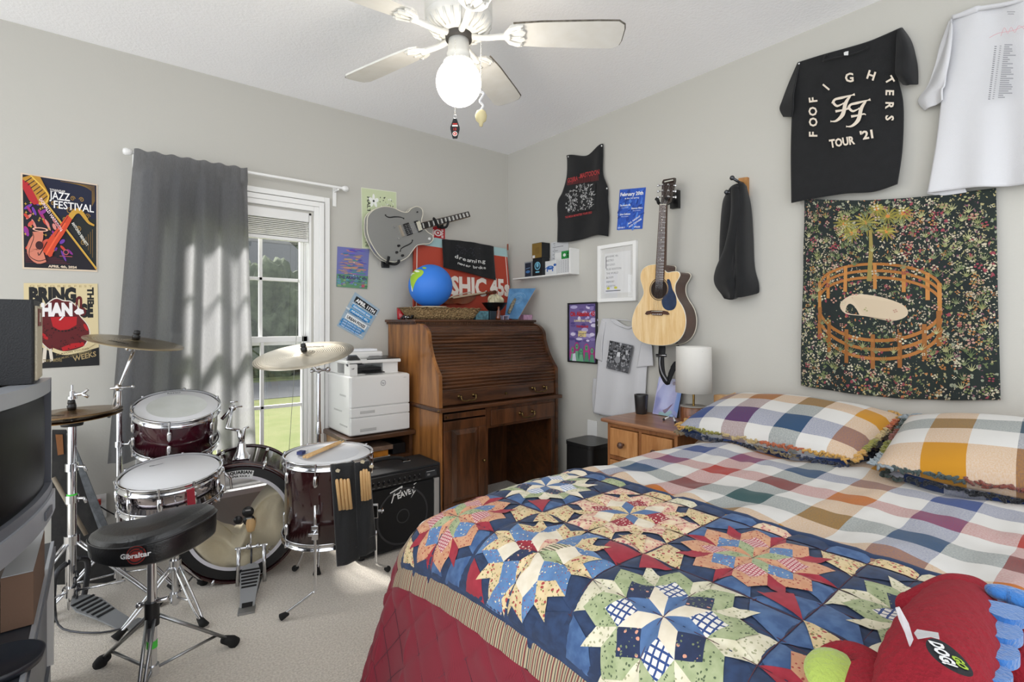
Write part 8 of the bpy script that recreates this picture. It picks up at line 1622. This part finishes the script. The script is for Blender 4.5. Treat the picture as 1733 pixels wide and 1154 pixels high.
k = M(); k.prism([g1 + sx * .045 - sL * .001 + Vector((0, 0, zz_ - .052)), g1 + sx * .07 - sL * .001 + Vector((0, 0, zz_ - .052)), g1 + sx * .07 - sL * .001 + Vector((0, 0, zz_ - .03)), g1 + sx * .045 - sL * .001 + Vector((0, 0, zz_ - .03))], -sL * .0005); k.build('badge_emblem', mat('cream emblem', '#d8d0bc', .5, bump=(40, .02)), sp)
# stand
st = thing('tv_stand', 'silver and dark television stand with an open lower shelf', 'stand', tuple(tq(.3, -.2, 0)))
def slab(a0, a1, d0, d1, z0, z1, m_, nm, par=st, bev=.002): k = M(); k.prism([tq(a0, d0, z0), tq(a1, d0, z0), tq(a1, d1, z0), tq(a0, d1, z0)], (0, 0, z1 - z0)); return k.build(nm, m_, par, bev=bev)
slab(-.03, TVW + .35, -.42, -.07, .632, .653, SILV, 'top_shelf')
slab(-.36, TVW + .35, -.42, -.020, .425, .445, mat('stand dark', '#33363c', .45, bump=(60, .03)), 'middle_shelf')
slab(-.36, TVW + .35, -.020, -.012, .412, .448, SILV, 'shelf_edge'); slab(-.36, TVW + .35, -.012, -.008, .400, .430, SILD, 'shelf_edge')
slab(-.36, TVW + .35, -.42, -.02, .0, .06, SILD, 'plinth'); slab(-.36, -.34, -.42, -.012, .06, .412, PLWHITE, 'side_panel'); slab(-.34, TVW + .34, -.040, -.028, .06, .40, SILD, 'front_panel')
slab(-.12, -.095, -.05, -.02, .445, .653, PLWHITE, 'upright'); slab(-.05, -.025, -.40, -.37, .445, .632, SILV, 'upright'); slab(TVW + .02, TVW + .05, -.40, -.37, .445, .632, SILV, 'upright')
vb = thing('video_recorder', 'wood sided box with brown card end and pale top under the television', 'box', tuple(tq(.0, -.1, .446)))
b0 = Vector((-.121, 1.62, 0)); ex_ = fT
def vq_(a, d, z): return b0 + fT * a - nT * d + Vector((0, 0, z))
k = M(); k.prism([vq_(0, 0, .4485), vq_(.30, 0, .4485), vq_(.30, .055, .4485), vq_(0, .055, .4485)], (0, 0, .122)); k.build('card_end', mat('brown card', '#6d5443', .8, bump=(60, .05)), vb, bev=.001)
k = M(); k.prism([vq_(0, .056, .4485), vq_(.30, .056, .4485), vq_(.30, .26, .4485), vq_(0, .26, .4485)], (0, 0, .115)); k.build('wood_case', wood('case walnut', '#3c2818', '#5e4128', 'z', .4), vb, bev=.001)
k = M(); k.prism([vq_(.001, .001, .571), vq_(.30, .001, .571), vq_(.30, .054, .571), vq_(.001, .054, .571)], (0, 0, .002)); k.build('pale_top', mat('pale card', '#a9abad', .6, bump=(60, .03)), vb)
tr0 = at(22, 1120, z=.448); tr_o = thing('round_tray', 'round dark tray with a raised rim on the lower shelf of the television stand', 'tray', (tr0.x, tr0.y, .446)); F = frame((tr0.x - .02, tr0.y - .01, .4465), (0, 0, 1))
k = M(); k.lathe([(0, .004), (.062, .004), (.068, .018), (.071, .018), (.066, 0), (0, 0)], 0, 48, True, F); k.build('tray_body', mat('tray dark', '#25282f', .35, bump=(40, .02)), tr_o)
# leaning boards behind the hi-hat
def leanpiece(nm, lab, cat, quad, yb, m_, th, extra=None):
    P = [at(x, y, y=yb + dy) for x, y, dy in quad]; t = thing(nm, lab, cat, tuple(P[-1])); k = M(); k.prism(P, (0, th, 0)); k.build('panel', m_, t, bev=.002)
    if extra:
        for e in extra: k = M(); Pq = [at(x, y, y=yb + dy - .002) for x, y, dy in e[1]]; k.prism(Pq, (0, -.006, 0)); k.build(e[0], e[2], t)
    return t
blk = mat('scuffed black board', '#1b1b1c', .6, bump=(40, .2), var=(20, '#2e2b28', .6))
leanpiece('folded_board', 'scuffed black folded board leaning on the wall behind the hi-hat', 'board', [(88, 728, .06), (112, 728, .06), (150, 810, .04), (212, 985, -.02), (86, 990, -.02)], 2.90, blk, .018, [('worn_corner', [(94, 735, .06), (106, 735, .06), (108, 768, .05), (98, 770, .05)], mat('raw wood corner', '#8a5a34', .8, bump=(60, .2)))])
leanpiece('metal_sheet_board', 'scuffed grey board with pale edge leaning right of the black board', 'board', [(112, 734, .04), (122, 742, .04), (178, 880, .0), (214, 968, -.03), (196, 975, -.03), (150, 850, .0)], 2.855, mat('scuffed grey board', '#7d8287', .5, .3, bump=(60, .3), var=(30, '#5f6468', .8)), .03)
tp_o = thing('wooden_pole', 'bare wooden pole leaning behind the hi-hat stand', 'pole', tuple(at(140, 925, y=2.83))); k = M(); k.tube([at(90, 808, y=2.84), at(146, 905, y=2.78)], .008, n=10); k.build('shaft', mat('grey wood', '#857a6a', .7, bump=(60, .2)), tp_o)

for o in bpy.data.objects:
    if '_w' in o: del o['_w']
